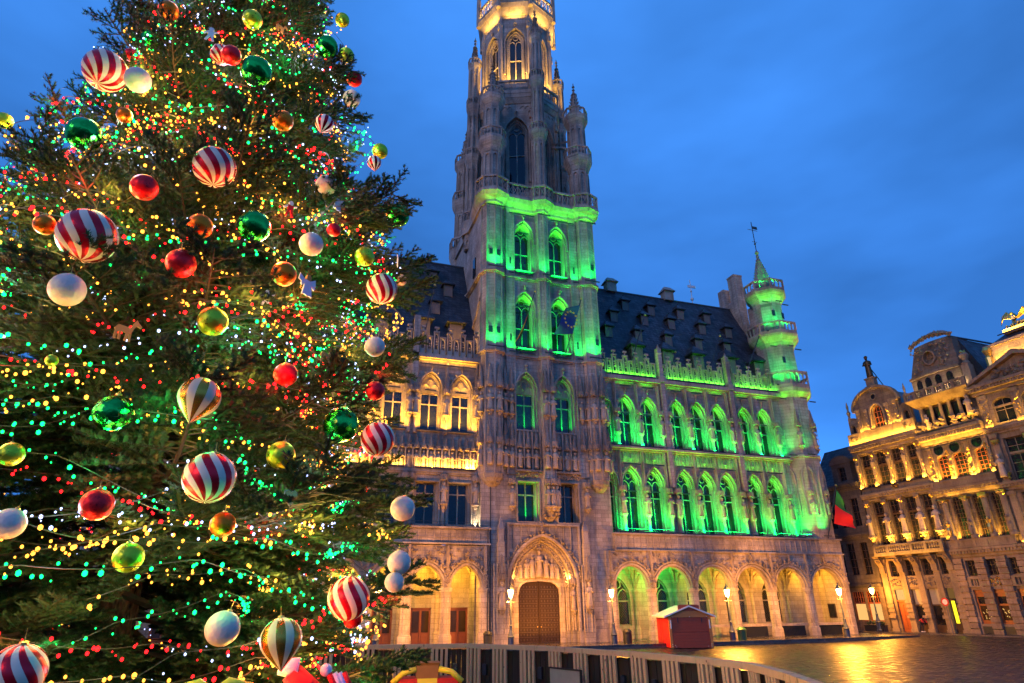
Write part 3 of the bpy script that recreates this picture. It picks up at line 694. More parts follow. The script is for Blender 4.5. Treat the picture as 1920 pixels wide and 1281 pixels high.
# stepped gable at the far end with chimneys
b = MB(); G = 49.25
ys = [52.2+.65*i for i in range(11)]
for i, y in enumerate(ys[:-1]):
    z = 24.2+2.0*(y+.65-52.2)+.9; b.box(G, G+.7, y, y+.65, 24, z); y2 = 117.4-y; b.box(G, G+.7, y2-.65, y2, 24, z)
b.box(G-.1, G+1.1, 56.9, 58.2, 33, 41.2); b.box(G-.1, G+1.1, 59.3, 60.4, 33, 40.4); b.box(G-.15, G+1.15, 56.85, 58.25, 41.2, 41.4); b.box(G, G+.8, 54.6, 55.6, 30, 35.8)
b.build('gable', 'stone', TH)
# ---- corner turret
TX, TY = 49.75, 52.9
def octo(b, prof, cx, cy): b.lathe(cx, cy, prof, 8, rad(22.5))
b = MB(); octo(b, [(2.45, 8.25), (2.45, 16.6), (2.62, 16.65), (2.62, 16.85), (2.38, 16.95), (2.38, 23.1), (2.9, 23.7), (3.0, 24.1), (3.0, 24.3)], TX, TY); b.build('turret_base', 'stone', TH)
b = MB(); octo(b, [(2.12, 24.2), (2.06, 29.2), (2.25, 29.7), (2.75, 30.3), (2.85, 30.55), (2.85, 30.75)], TX, TY); b.build('turret_shaft', 'stone', TH)
b = MB(); octo(b, [(1.72, 30.6), (1.64, 34.9), (1.8, 35.3), (2.3, 35.95), (2.4, 36.2), (2.4, 36.4)], TX, TY); b.build('turret_shaft', 'stone', TH)
b = MB(); octo(b, [(1.25, 36.3), (1.2, 37.3), (.14, 41.6), (.2, 41.75), (.12, 42.0), (.26, 42.3), (.1, 42.6)], TX, TY)
for i in range(12):
    z = 37.4+i*.35; r = 1.25*(1-(z-37.3)/4.5)+.06
    for j in range(8):
        a = math.pi/4*j+rad(22.5); b.lump((TX+r*math.cos(a), TY+r*math.sin(a), z), .12, rng)
b.build('turret_spire', 'stone_carved', TH)
b = MB(); b.tube([(TX,TY,42.4),(TX,TY,46.8)], .05, 5); b.tube([(TX-.7,TY,45.6),(TX+.7,TY,45.6)], .04, 4); b.box(TX, TX+.75, TY-.02, TY+.02, 45.8, 46.2); b.ball((TX,TY,43.6),.14,6,4); b.tube([(TX-.35,TY,43.9),(TX+.35,TY,43.9)], .03, 4); b.build('weathervane', 'iron', TH)
for rr, z0, z1 in ((2.92, 24.3, 26.0), (2.75, 30.75, 32.0), (2.3, 36.4, 37.6)):
    pts = [(TX+rr*math.cos(math.pi/4*j+rad(22.5)), TY+rr*math.sin(math.pi/4*j+rad(22.5))) for j in range(8)]
    for j in range(8):
        b = MB(); balustrade(b, pts[j], pts[(j+1) % 8], z0, z1, .55, .16); b.build('turret_balustrade', 'stone_trim', TH)
for a_, z, r in ((-112.5, 27.5, 2.0), (-67.5, 33.2, 1.6), (-112.5, 33.4, 1.6)):
    a = rad(a_); x, y = TX+r*.98*math.cos(a), TY+r*.98*math.sin(a); b = MB(); b.box(x-.16, x+.16, y-.12, y+.12, z-.35, z+.35); b.build('slit_window', 'glass', TH)
for i, aa in enumerate((-157.5, -112.5, -67.5, -22.5)):
    a = rad(aa+22.5*0); x, y = TX+2.36*math.cos(a)*.92, TY+2.36*math.sin(a)*.92
    c_, s_ = math.cos(a), math.sin(a)
    T_ = lambda X, Y, Z, x=x, y=y, c=c_, s=s_: (x-s*X-c*Y, y+c*X-s*Y, Z)
    for z0, za in ((10.9, 15.7),):
        m = MB(T_); m.ring([(-.55, z0)]+arch_pts(0, .55, za-1.2, za)+[(.55, z0)], .16, -.22, .1); m.box(-.62, .62, -.2, .1, z0-.25, z0); m.build('niche', 'stone_trim', TH)
        px, py = x+c_*.18, y+s_*.18
        place('statue', STATUES[i % 5], TH, (px, py, z0), a+math.pi/2, .95); place('canopy', CAN_LOW, TH, (px, py, z0+1.95))
    px, py = x+c_*.25, y+s_*.25
    place('statue', STATUES[(i+2) % 5], TH, (px, py, 17.9), a+math.pi/2, .95); place('canopy', CAN_TALL, TH, (px, py, 19.85)); place('corbel', CORBEL, TH, (px, py, 17.9))
# ---- tower, front plane Y=51.0
FY = 51.0
OUT = [(14.36,51.3),(14.67,50.45),(15.42,50.14),(16.17,50.45),(16.45,51.0),(19.95,51.0),(20.15,50.55),(20.65,50.3),(21.15,50.55),(21.35,51.0),(24.45,51.0),(24.73,50.45),(25.48,50.14),(26.23,50.45),(26.54,51.3),
       (26.54,56.2),(27.0,57.2),(26.54,58.2),(26.54,63.4),(14.36,63.4),(14.36,58.2),(13.9,57.2),(14.36,56.2)]
def offs(poly, d):
    r = []; n = len(poly)
    for i in range(n):
        p0, p1, p2 = Vector(poly[i-1]), Vector(poly[i]), Vector(poly[(i+1) % n])
        a, b_ = (p1-p0).normalized(), (p2-p1).normalized()
        n1, n2 = Vector((a.y, -a.x)), Vector((b_.y, -b_.x)); m = (n1+n2).normalized()
        k = d/max(.5, m.dot(n1)); r.append((p1.x+m.x*k, p1.y+m.y*k))
    return r
b = MB(); b.box(14.42, 26.48, 52.3, 63.35, Z0, 41.0); b.build('tower_core', 'stone', TH)
W1, W2 = 18.7, 22.38
tops = [(9.3, 12.65, 12.65, True), (17.2, 20.95, 22.4, False), (25.1, 29.3, 30.75, False), (33.4, 37.5, 38.95, False)]
for xa, xb, cx in ((16.2, 20.2, W1), (21.1, 24.9, W2)):
    for k, (z0, z1) in enumerate(((9.12, 13.4), (13.4, 24.1), (24.1, 32.4), (32.4, 40.7))):
        s0, sp, ap, rect = tops[k]
        f = MB(); f.wall(xa, xb, z0, z1, FY, FY+.3, [(cx, 1.02 if not rect else .98, s0 if rect or k == 1 else s0-.85, sp, sp if rect else ap+.3)]); f.build('tower_wall', 'stone', TH)
        f = MB(); f.wall(xa, xb, z0, z1, FY+.3, FY+.7, [(cx, .86, s0, sp, sp if rect else ap)]); f.build('tower_wall', 'stone_trim', TH)
        f = MB(); f.wall(xa, xb, z0, z1, FY+.7, FY+1.3, [(cx, .86, s0, sp, sp if rect else ap)]); f.build('tower_wall', 'stone_trim', TH)
        m = MB()
        if rect: P1 = [(cx-.98, s0), (cx-.98, sp), (cx+.98, sp), (cx+.98, s0)]
        else: P1 = [(cx-1.02, sp-1.0)]+arch_pts(cx, 1.02, sp, ap+.3)+[(cx+1.02, sp-1.0)]
        m.ring(P1, .14, FY-.13, FY+.05)
        if not rect:
            m.ring(arch_pts(cx, .9, sp, ap+.08), .09, FY+.14, FY+.32); m.lump((cx, FY-.15, ap+.62), .2, rng); m.lump((cx, FY-.15, ap+.92), .26, rng)
        m.build('window_surround', 'stone_trim', TH); m = MB(); m.box(cx-1.05, cx+1.05, FY-.16, FY+.4, s0-.12, s0); m.build('window_sill', 'stone_trim', TH)
        if k >= 2:
            q = MB()
            q.box(cx-1.0, cx+1.0, FY+.05, FY+.28, s0-.85, s0-.72); q.box(cx-1.0, cx+1.0, FY+.05, FY+.28, s0-.12, s0)
            for j in range(2):
                xc = cx-.5+j
                for i in range(4):
                    a = math.pi/2*i+math.pi/4; q.ring([(xc+.19*math.cos(a)+.13*math.cos(t_), s0-.42+.15*math.sin(a)+.11*math.sin(t_)) for t_ in [math.pi*2*u/8 for u in range(8, -1, -1)]], .06, FY+.08, FY+.22)
            for xx in (cx-1.0, cx-.04, cx+.92): q.box(xx, xx+.08, FY+.06, FY+.26, s0-.72, s0-.12)
            q.build('quatrefoil_balustrade', 'stone_trim', TH)
kT1 = window_kit(.86, 12.65, 12.65, 9.3, [11.62], 2, 'stone_trim', 'glass', False, .09, .16)
kT2 = window_kit(.86, 20.72, 20.72, 17.2, [19.7], 2, 'stone_trim', 'glass', False, .09, .16)
kT3 = window_kit(.86, 29.3, 30.75, 25.1, [27.5], 2, 'stone_trim', 'glass', True, .08, .16)
kT4 = window_kit(.86, 37.5, 38.95, 33.4, [35.8], 2, 'stone_trim', 'glass', True, .08, .16)
for cx in (W1, W2):
    put_window(kT1, TH, cx, FY+.75, 9.3); put_window(kT2, TH, cx, FY+.7, 17.2); put_window(kT3, TH, cx, FY+.95, 25.1); put_window(kT4, TH, cx, FY+.95, 33.4)
    b = MB(); b.slab([(cx-.86, 20.72), (cx+.86, 20.72)]+arch_pts(cx, .86, 20.95, 22.4)[::-1], FY+.66, FY+.85)
    for sx in (-.42, .42): b.ring(arch_pts(cx+sx, .36, 21.0, 21.5, 4), .07, FY+.55, FY+.7)
    b.ring(arch_pts(cx, .26, 21.6, 22.0, 4), .06, FY+.55, FY+.7); b.build('tympanum', 'stone_trim', TH)
# octagonal buttress turrets and central buttress
def cut(ix): return [OUT[i] for i in ix]
for ix, back, zc, zb in (((0,1,2,3,4), [(16.45,52.5),(14.36,52.5)], 13.1, 12.1), ((5,6,7,8,9), [(21.35,51.6),(19.95,51.6)], 10.4, 9.35), ((10,11,12,13,14), [(26.54,52.5),(24.45,52.5)], 13.0, 12.0)):
    P_ = cut(ix)+back; b = MB(); b.prism(P_, zc, 40.7); b.build('turret_buttress', 'stone', TH)
    c = Vector((sum(p[0] for p in P_)/len(P_), 51.25)); b = MB()
    for f0, f1, za_, zb_ in ((.45, .75, zb, zb+.35), (.8, .9, zb+.35, zb+.6), (.98, 1.05, zb+.6, zc)):
        b.prism([(c.x+(x-c.x)*f0, c.y+(y-c.y)*f0) for x, y in P_], za_, zb_, None, [(c.x+(x-c.x)*f1, c.y+(y-c.y)*f1) for x, y in P_])
    for i in range(22): b.lump((c.x+rng.uniform(-.7,.7), 50.9-rng.uniform(0,.5), rng.uniform(zb+.2, zc)), .16, rng)
    b.build('corbel', 'stone_carved', TH)
    for x, y in cut(ix):
        b = MB(); b.tube([(x, y-.02, zc), (x, y-.02, 40.6)], .085, 5); b.build('shaft', 'stone_trim', TH)
for x0, x1 in ((16.8, 17.55), (23.7, 24.4)):
    b = MB(); b.box(x0, x1, FY-.16, FY+.05, 13.2, 40.7); b.box(x0-.07, x0+.06, FY-.24, FY, 13.2, 40.7); b.box(x1-.06, x1+.07, FY-.24, FY, 13.2, 40.7); b.build('pilaster', 'stone', TH)
for z0, z1, d in ((23.98, 24.12, .12), (24.12, 24.3, .26), (32.28, 32.42, .12), (32.42, 32.62, .26), (40.3, 40.6, .18)):
    b = MB(); b.prism(offs(OUT, d), z0, z1); b.build('string_course', 'stone_trim', TH)
# small openings
for x, y, hw, y1, h, zz in ((15.05, 50.22, .17, 50.5, .62, (26.0, 34.3)), (15.8, 50.22, .17, 50.5, .62, (26.0, 34.3)), (25.85, 50.2, .16, 50.5, .62, (26.0, 34.3)), (17.2, FY-.19, .07, FY, .75, (25.6, 33.9)), (24.05, FY-.19, .07, FY, .75, (25.6, 33.9))):
    for z in zz: b = MB(); b.box(x-hw, x+hw, y, y1, z, z+h); b.build('slit_window', 'glass', TH)
# base of the tower and its flanks
b = MB(); b.wall(14.5, 26.55, Z0, 9.12, FY, FY+.4, [(19.85, 3.0, Z0, 4.3, 8.15)]); b.wall(14.5, 26.55, Z0, 9.12, FY+.4, FY+.75, [(19.85, 2.62, Z0, 4.25, 7.8)]); b.wall(14.5, 26.55, Z0, 9.12, FY+.75, FY+1.1, [(19.85, 2.26, Z0, 4.2, 7.4)]); b.build('tower_wall', 'stone', TH)
for q in ((14.5, 16.2, FY, FY+.4, 9.12, 13.2), (24.9, 26.55, FY, FY+.4, 9.12, 13.2), (20.2, 21.1, FY+.02, FY+.4, 9.12, 13.2), (14.42, 14.7, 51.3, 52.3, 13.2, 40.7), (26.3, 26.52, 51.3, 52.3, 13.2, 40.7)):
    b = MB(); b.box(*q); b.build('tower_wall', 'stone', TH)
b = MB(); b.box(14.3, 14.45, 53.5, 54.3, 33.5, 35.6); b.build('slit_window', 'glass', TH)
b = MB(); b.add([(14.25,51.5,30.0),(14.25,58.5,24.4),(14.25,58.5,24.1),(14.25,51.5,29.7),(14.4,51.5,30.0),(14.4,58.5,24.4),(14.4,58.5,24.1),(14.4,51.5,29.7)], [(0,1,2,3),(0,1,5,4),(2,3,7,6)]); b.build('string_course', 'stone_trim', TH)
for q in ((14.35, 16.8), (22.9, 26.7)): bb = MB(); bb.box(q[0], q[1], FY-.14, FY+.02, Z0, .75); bb.box(q[0]+.05, q[1]-.05, FY-.08, FY+.02, .74, .95); bb.build('plinth', 'stone_trim', TH)
# niche tiers of the statue storey
UP = [(14.98, 50.22), (15.86, 50.22), (16.55, 50.75), (17.18, 50.80), (20.3, 50.35), (21.0, 50.35), (24.05, 50.80), (24.68, 50.7), (25.05, 50.22), (25.92, 50.22)]
SID = [(14.35, 50.9), (26.62, 50.9)]
for i, (x, y) in enumerate(UP+SID):
    y -= .12
    place('statue', STATUES[i % 5], TH, (x, y, 18.55), rng.uniform(-.5, .5), .95); place('canopy', CAN_TALL, TH, (x, y+.08, 20.75), 0, (.95, .95, 1.15)); place('corbel', CORBEL, TH, (x, y, 18.55))
    if rng.random() < .8: place('statue', STATUES[(i+3) % 5], TH, (x, y, 13.75), rng.uniform(-.5, .5), .93)
    place('canopy', CAN_TALL, TH, (x, y+.08, 15.65), 0, (.95, .95, 1.15))
for c in (W1, W2):
    for dx in (-.78, 0, .78):
        place('statue', STATUES[int(c*7+dx*9) % 5], TH, (c+dx, FY-.20, 13.75), rng.uniform(-.4, .4), .88); place('canopy', CAN_TALL, TH, (c+dx, FY-.14, 15.55), 0, (.9, .9, .8))
    for dx in (-1.15, -.39, .39, 1.15):
        b = MB(); b.box(c+dx-.05, c+dx+.05, FY-.3, FY+.02, 13.4, 17.0); b.build('niche_fin', 'stone_trim', TH)
    b = MB(); b.box(c-1.2, c+1.2, FY-.42, FY+.02, 13.45, 13.62)
    for i in range(26): b.lump((c+rng.uniform(-1.15,1.15), FY-.3, rng.uniform(12.98,13.45)), .13, rng)
    b.build('carved_foliage', 'stone_carved', TH)
for x, y in ((17.15, 50.75), (24.1, 50.75), (20.25, 50.25), (21.05, 50.25), (20.65, 50.1)):
    place('statue', STATUES[int(x*3) % 5], TH, (x, y-.1, 10.55), 0, .9); place('canopy', CAN_LOW, TH, (x, y-.05, 12.35)); place('corbel', CORBEL, TH, (x, y-.1, 10.55))
# portal
PX = 19.85
b = MB()
for hw, za, y0, y1, wd in ((3.0, 8.15, FY-.16, FY+.1, .20), (2.80, 7.98, FY+.2, FY+.42, .12), (2.62, 7.8, FY+.3, FY+.5, .1), (2.42, 7.6, FY+.6, FY+.78, .12), (2.26, 7.4, FY+.7, FY+.9, .1)):
    b.ring([(PX-hw, .9)]+arch_pts(PX, hw, 4.25, za, 12)+[(PX+hw, .9)], wd, y0, y1)
b.build('portal_arch', 'stone_pale', TH)
k = MB()
for i, (x, z) in enumerate(arch_pts(PX, 3.0, 4.3, 8.15, 16)):
    u = PX+(x-PX)*1.13
    for q in range(2): k.lump((u+rng.uniform(-.1,.1), FY-.12, z+.30+rng.uniform(-.1,.12)), .15, rng)
for i in range(6): k.lump((PX+rng.uniform(-.1,.1), FY-.15, 8.5+i*.14), .2, rng)
for hw, za, yy in ((2.72, 7.9, FY+.28), (2.36, 7.5, FY+.62)):
    for i, (x, z) in enumerate(arch_pts(PX, hw, 4.3, za, 16)): k.lump((x, yy, z), .14, rng)
tag(k.build('carved_foliage', 'stone_carved', TH), None, None, None, 'stuff')
b = MB(); b.box(16.75, 23.3, FY-.2, FY+.05, 9.0, 9.16); b.box(16.75, 16.9, FY-.16, FY, 5.8, 9.0); b.box(23.15, 23.3, FY-.16, FY, 5.8, 9.0)
for i in range(9):
    x = 17.35+i*.64
    if abs(x-PX) > .3: b.box(x-.03, x+.03, FY-.1, FY+.02, 6.2+ (2.1 if abs(x-PX) < 1.6 else .9), 9.0)
b.build('portal_frame', 'stone_trim', TH)
b = MB(); dh = [(PX-1.82, 3.6), (PX-1.75, 4.05), (PX-1.5, 4.4), (PX-1.1, 4.58), (PX, 4.66), (PX+1.1, 4.58), (PX+1.5, 4.4), (PX+1.75, 4.05), (PX+1.82, 3.6)]
ap_ = arch_pts(PX, 2.3, 4.2, 7.45, 10)
b.slab(dh+[(PX+2.3, 3.6)]+ap_[::-1]+[(PX-2.3, 3.6)], FY+.95, FY+1.25); b.box(PX-2.3, PX-1.82, FY+.95, FY+1.3, Z0, 3.6); b.box(PX+1.82, PX+2.3, FY+.95, FY+1.3, Z0, 3.6)
b.ring(dh, .16, FY+.86, FY+1.0); b.build('tympanum', 'stone_pale', TH)
for i, (dx, z, s_) in enumerate(((0, 4.95, 1.15), (-.62, 4.9, .95), (.62, 4.9, .95), (-1.15, 4.85, .8), (1.15, 4.85, .8), (-1.6, 4.8, .6), (1.6, 4.8, .6))):
    place('statue', STATUES[i % 5], TH, (PX+dx, FY+.80, z), rng.uniform(-.4, .4), s_)
place('canopy', CAN_TALL, TH, (PX, FY+.85, 7.15), 0, (1, 1, .3))
for sg in (-1, 1):
    lf = MB(); x0, x1 = (PX-1.82, PX-.02) if sg < 0 else (PX+.02, PX+1.82)
    dpts = [p for p in dh if x0-.001 <= p[0] <= x1+.001]; xe = x1 if sg < 0 else x0
    poly = [(x0, Z0+.05), (x1, Z0+.05)]+(([(x1, 4.66)] if sg < 0 else [])+dpts[::-1] if sg < 0 else dpts[::-1]+[(x0, 4.66)])
    lf.slab(poly, FY+1.12, FY+1.22); o = lf.build('door_leaf', 'door_wood', TH)
    q = MB()
    for z in [Z0+.3+.36*i for i in range(12)]:
        q.box(x0+.12, x1-.08, FY+1.09, FY+1.12, z, z+.05)
        for i in range(6): q.box(x0+.2+i*.27, x0+.29+i*.27, FY+1.08, FY+1.12, z+.12, z+.28)
    q.build('door_studs', 'wood_dark', o)
    q = MB(); q.ball((xe-sg*-.14, FY+1.06, 1.2), .06, 8, 5); q.build('handle', 'gilt', o)
# buttress pinnacles either side of the portal, their statues, plaque
for x0, x1, cx in ((15.6, 16.75, 16.15), (23.3, 24.2, 23.72)):
    b = MB(); b.box(x0, x1, FY-.30, FY+.02, Z0, 5.9); b.box(cx-.28, cx+.28, FY-.42, FY+.02, 5.9, 7.6)
    for dx in (-.5, -.25, .25, .5): b.tube([(cx+dx*(x1-x0), FY-.32, .8), (cx+dx*(x1-x0), FY-.32, 5.9)], .06, 5)
    b.build('portal_buttress', 'stone_pale', TH); place('pinnacle', pinnacle_mesh(2.0, .22), TH, (cx, FY-.2, 7.6))
    place('statue', STATUES[2], TH, (cx, FY-.52, 2.6), 0, 1.05); place('canopy', CAN_TALL, TH, (cx, FY-.46, 4.7), 0, (1, 1, 1.0)); place('corbel', CORBEL, TH, (cx, FY-.5, 2.6))
for x in (17.05, 22.62): place('statue', STATUES[1], TH, (x, FY+.22, 2.5), 0, .95); place('canopy', CAN_LOW, TH, (x, FY+.25, 4.4)); place('corbel', CORBEL, TH, (x, FY+.22, 2.5))
b = MB(); b.box(24.2, 25.05, FY-.08, FY+.02, 1.75, 2.9); b.box(24.1, 25.15, FY-.12, FY+.02, 2.9, 3.0); b.box(24.1, 25.15, FY-.05, FY+.02, 1.2, 1.6); b.build('plaque', 'stone_pale', TH)
for q in ((15.3, FY-.1, 12), (15.05, AY-.12, 8.6)): b = MB(); b.tube([(q[0], q[1], .5), (q[0], q[1], q[2])], .05, 6); b.build('drainpipe', 'iron', TH)
# gallery along the front of the square stage, the flanks only have a narrow coping
def gal(d):
    A_, B_ = offs(OUT, d), offs(OUT, .10)
    return [A_[i] if i <= 14 else B_[i] for i in range(len(OUT))]
for z0, z1, d0, d1 in ((40.6, 41.0, .15, .5), (41.0, 41.35, .55, .75), (41.35, 41.6, .8, .8)):
    b = MB(); b.prism(gal(d0), z0, z1, None, gal(d1)); b.build('gallery_cornice', 'stone_trim', TH)
GP = gal(.68); n = len(GP)
for i in range(15):
    b = MB(); balustrade(b, GP[i], GP[(i+1) % n], 41.6, 43.25, .55, .16, 'lattice'); b.build('gallery_balustrade', 'stone_trim', TH)
# pinnacled turrets standing on the gallery
def turret(cx, cy, r0, prof_rings, top, zsp, z0=41.3, corb=None):
    """octagonal shaft with ring galleries (z bottom, z top) and a crocketed cap"""
    pr = [(r0, z0)]; r = r0
    for k, (za, zb) in enumerate(prof_rings):
        pr += [(r*.97, za-.1), (r*1.05, za), (r*1.12, za+(zb-za)*.12), (r*1.40, za+(zb-za)*.36), (r*1.48, za+(zb-za)*.5), (r*1.48, za+(zb-za)*.56), (r*.9, za+(zb-za)*.57)]; r *= .9
    b = MB(); b.lathe(cx, cy, pr+[(r, top)], 8, rad(22.5)); o = b.build('turret', 'stone', TH)
    for j in range(8):
        a = math.pi/4*j+rad(22.5); s = MB(); rr = r0*1.0
        if j in (3, 4, 5, 6, 7): s.tube([(cx+rr*math.cos(a), cy+rr*math.sin(a), z0), (cx+rr*.86*math.cos(a), cy+rr*.86*math.sin(a), top-.5)], .09, 5); s.build('shaft', 'stone_trim', o)
    s = MB(); segs = [(z0+.6, prof_rings[0][0]-.4)]+[(prof_rings[k][1]+.1, prof_rings[k+1][0]-.4) for k in range(len(prof_rings)-1)]
    for k, (sa, sb) in enumerate(segs):
        for j in range(3, 8):
            a = math.pi/4*j+rad(45); q = r0*.9**k*.93; hw2 = q*.34; nx2, ny2 = math.cos(a), math.sin(a)
            s.T = lambda x, y, z, nx2=nx2, ny2=ny2, q=q: (cx+nx2*(q-y)-ny2*x, cy+ny2*(q-y)+nx2*x, z)
            s.ring([(-hw2*.7, sa)]+arch_pts(0, hw2*.7, sb-.4, sb, 3)+[(hw2*.7, sa)], .08, -.10, .05)
    s.T = None; tag(s.build('blind_tracery', 'stone_trim', o), None, None, None, 'stuff')
    r = r0
    for za, zb in prof_rings:
        zz = za+(zb-za)*.56; rr = r*1.42; b = MB()
        pts = [(cx+rr*math.cos(math.pi/4*j+rad(22.5)), cy+rr*math.sin(math.pi/4*j+rad(22.5))) for j in range(8)]
        for j in range(8): balustrade(b, pts[j], pts[(j+1) % 8], zz, zb, .38, .10)
        b.build('turret_balustrade', 'stone_trim', o); r *= .9
    zt = prof_rings[-1][1]; b = MB(); b.lathe(cx, cy, [(r*.85, zt-1.0), (r*.8, zt+.1), (r*.62, zt+.5), (r*.22, zsp-1.6), (.06, zsp-1.2), (.06, zsp-.2), (.02, zsp)], 8, rad(22.5))
    for i in range(6):
        z = zt+.2+i*(zsp-1.6-zt)/6; q = r*.75*(1-i/8)+.05
        for j in range(8): a = math.pi/4*j+rad(22.5); b.lump((cx+q*math.cos(a), cy+q*math.sin(a), z), .15, rng)
    for z in (zsp-1.1, zsp-.6): b.lathe(cx, cy, [(.05, z-.1), (.2, z), (.05, z+.12)], 6)
    b.build('turret_cap', 'stone_carved', o); return o
COR = [(47.0, 49.95), (53.2, 55.7)]; MID = [(49.6, 52.1), (57.2, 59.9), (64.4, 66.4)]
for x, y in ((15.42, 51.25), (25.46, 51.25)): turret(x, y, 1.08, COR, 55.3, 60.4)
for x, y in ((25.46, 63.1), (15.42, 63.1)): turret(x, y, 1.18, [(39.4, 43.2)]+COR, 55.3, 60.4, 37.5)
turret(20.6, 50.75, .68, MID, 66, 70.6)
for x, y in ((26.1, 57.2), (14.85, 57.2), (20.6, 63.7)): turret(x, y, .78, [(40.0, 43.2)]+MID, 66, 70.6, 38.5)
# octagonal lantern stages, a corner to the front
OC = (20.55, 57.2)
def stage(Rr, z0, z1, whw, sill, spring, apex, trans, name):
    ap = Rr*math.cos(rad(22.5)); hwid = Rr*math.sin(rad(22.5))
    kit = window_kit(whw, spring, apex, sill, trans, 2, 'stone_trim', 'glass', True, .09, .18)
    for j in range(8):
        a = rad(-90+22.5+45*j); nx_, ny_ = math.cos(a), math.sin(a); tx_, ty_ = -ny_, nx_
        T_ = lambda x, y, z, nx_=nx_, ny_=ny_, tx_=tx_, ty_=ty_: (OC[0]+nx_*(ap-y)+tx_*x, OC[1]+ny_*(ap-y)+ty_*x, z)
        b = MB(T_); b.wall(-hwid, hwid, z0, z1, 0, .35, [(0, whw+.42, sill-.3, spring, apex+.6)]); b.wall(-hwid+.1, hwid-.1, z0, z1, .35, .8, [(0, whw, sill, spring, apex)])
        b.build('lantern_wall', 'stone', TH)
        b = MB(T_); P1 = [(-whw-.42, sill+1)]+arch_pts(0, whw+.42, spring, apex+.6)+[(whw+.42, sill+1)]
        b.ring(P1, .16, -.16, .05); b.ring([(-whw-.18, sill)]+arch_pts(0, whw+.18, spring, apex+.26)+[(whw+.18, sill)], .1, .15, .36); b.lump((0, -.1, apex+1.0), .22, rng); b.lump((0, -.1, apex+1.35), .28, rng)
        for x in (-hwid*.72, hwid*.72, -hwid*.4, hwid*.4): b.ring(arch_pts(x, .26, z1-.9, z1-.55, 3), .06, -.08, .02)
        b.build('window_surround', 'stone_trim', TH)
        w0 = T_(0, .5, sill); put_window(kit, TH, w0[0], w0[1], sill, math.atan2(ty_, tx_))
        e = T_(hwid, -.1, 0); b = MB(); b.lathe(e[0], e[1], [(.34, z0), (.34, z0+.6), (.26, z0+.8), (.26, z1-2.2), (.32, z1-2.0), (.2, z1-.9), (.05, z1)], 6); b.build('shaft', 'stone_trim', TH)
        if j in (0, 1, 6, 7, 2):
            e = T_(hwid*.92, -.32, z1-2.6); place('statue', STATUES[j % 5], TH, e, a+math.pi/2, .8)
stage(4.85, 41.3, 57.0, .95, 44.6, 52.4, 54.2, [49.7], 'lower')
stage(4.45, 58.2, 71.9, .80, 60.9, 67.3, 68.9, [64.6], 'upper')
b = MB(); b.lathe(OC[0], OC[1], [(3.2, 41.3), (3.2, 73)], 8, 0); b.build('tower_core', 'wood_dark', TH)
for z0, z1, r0, r1 in ((56.9, 57.5, 4.95, 5.3), (57.5, 58.0, 5.35, 5.45), (58.0, 58.3, 5.5, 5.5), (71.8, 72.6, 4.6, 5.1), (72.6, 73.1, 5.15, 5.4), (73.1, 73.4, 5.45, 5.45)):
    b = MB(); b.lathe(OC[0], OC[1], [(r0, z0), (r1, z1)], 8, 0); b.build('gallery_cornice', 'stone_trim', TH)
for rr, z0, z1 in ((5.35, 58.3, 60.1), (5.3, 73.4, 75.6)):
    pts = [(OC[0]+rr*math.cos(math.pi/4*j), OC[1]+rr*math.sin(math.pi/4*j)) for j in range(8)]
    for j in range(8):
        b = MB(); balustrade(b, pts[j], pts[(j+1) % 8], z0, z1, .55, .16, 'arch' if z0 < 60 else 'lattice'); b.build('gallery_balustrade', 'stone_trim', TH)
        if z0 > 60:
            b = MB(); b.lathe(pts[j][0], pts[j][1], [(.3, 72.5), (.3, 77), (.05, 80)], 6); b.build('pinnacle', 'stone_trim', TH)
b = MB(); b.lathe(OC[0], OC[1], [(3.6, 73.3), (3.5, 82), (3.8, 82.5), (3.0, 83), (.3, 94), (.1, 96)], 8, 0); b.build('spire', 'stone', TH)
# flying buttresses from the turrets to the lantern
for x, y in ((20.6, 51.2), (15.9, 51.9), (25.0, 51.9), (15.3, 57.2), (25.8, 57.2)):
    d = Vector((OC[0]-x, OC[1]-y)); l = d.length; d = d/l; m = l-4.6; b = MB()
    for z in ((51.3, 60.8) if abs(x-20.6) < .1 or abs(y-57.2) < .1 else (51.6,)):
        b.tube([(x, y, z-1.0), (x+d.x*m*.4, y+d.y*m*.4, z-.1), (x+d.x*m, y+d.y*m, z+.5)], .2, 5); b.tube([(x, y, z+.5), (x+d.x*m, y+d.y*m, z+1.0)], .14, 4)
    b.build('flying_buttress', 'stone_trim', TH)

# ---- architectural lighting of the town hall
def fl_(x0, x1, y, z, p, col, lean=.25, spread=110): return flood(TH, x0, x1, y, z, p*(GB if col in (GREEN, LIME) else YB), col, lean, spread)
GB, YB = .82, 3.6
for x0, x1 in ((27.2, 32.6), (34.0, 40.8), (42.2, 47.4)):
    fl_(x0, x1, AY+.12, 8.78, (x1-x0)*120, GREEN, .30, 110)
    fl_(x0, x1, WY-.56, 16.68, (x1-x0)*46, GREEN, .30, 110)
    fl_(x0, x1, WY-.48, 23.80, (x1-x0)*16, LIME, .25, 150)
for c in RB[1:]:
    fl_(c-.55, c+.55, WY+.22, 16.85, 26, GREEN, -.02, 80); fl_(c-.5, c+.5, WY+.18, 20.1, 16, LIME, .0, 120); fl_(c-.55, c+.55, WY+.20, 12.6, 22, LIME, .0, 110)
    fl_(c-.6, c+.6, WY-.30, 22.7, 5, LIME, 0, 160); fl_(c-.9, c+.9, WY-.40, 15.0, 14, LIME, .15, 150)
fl_(27.0, 47.0, WY+.35, 23.85, 200, LIME, -.1, 120)
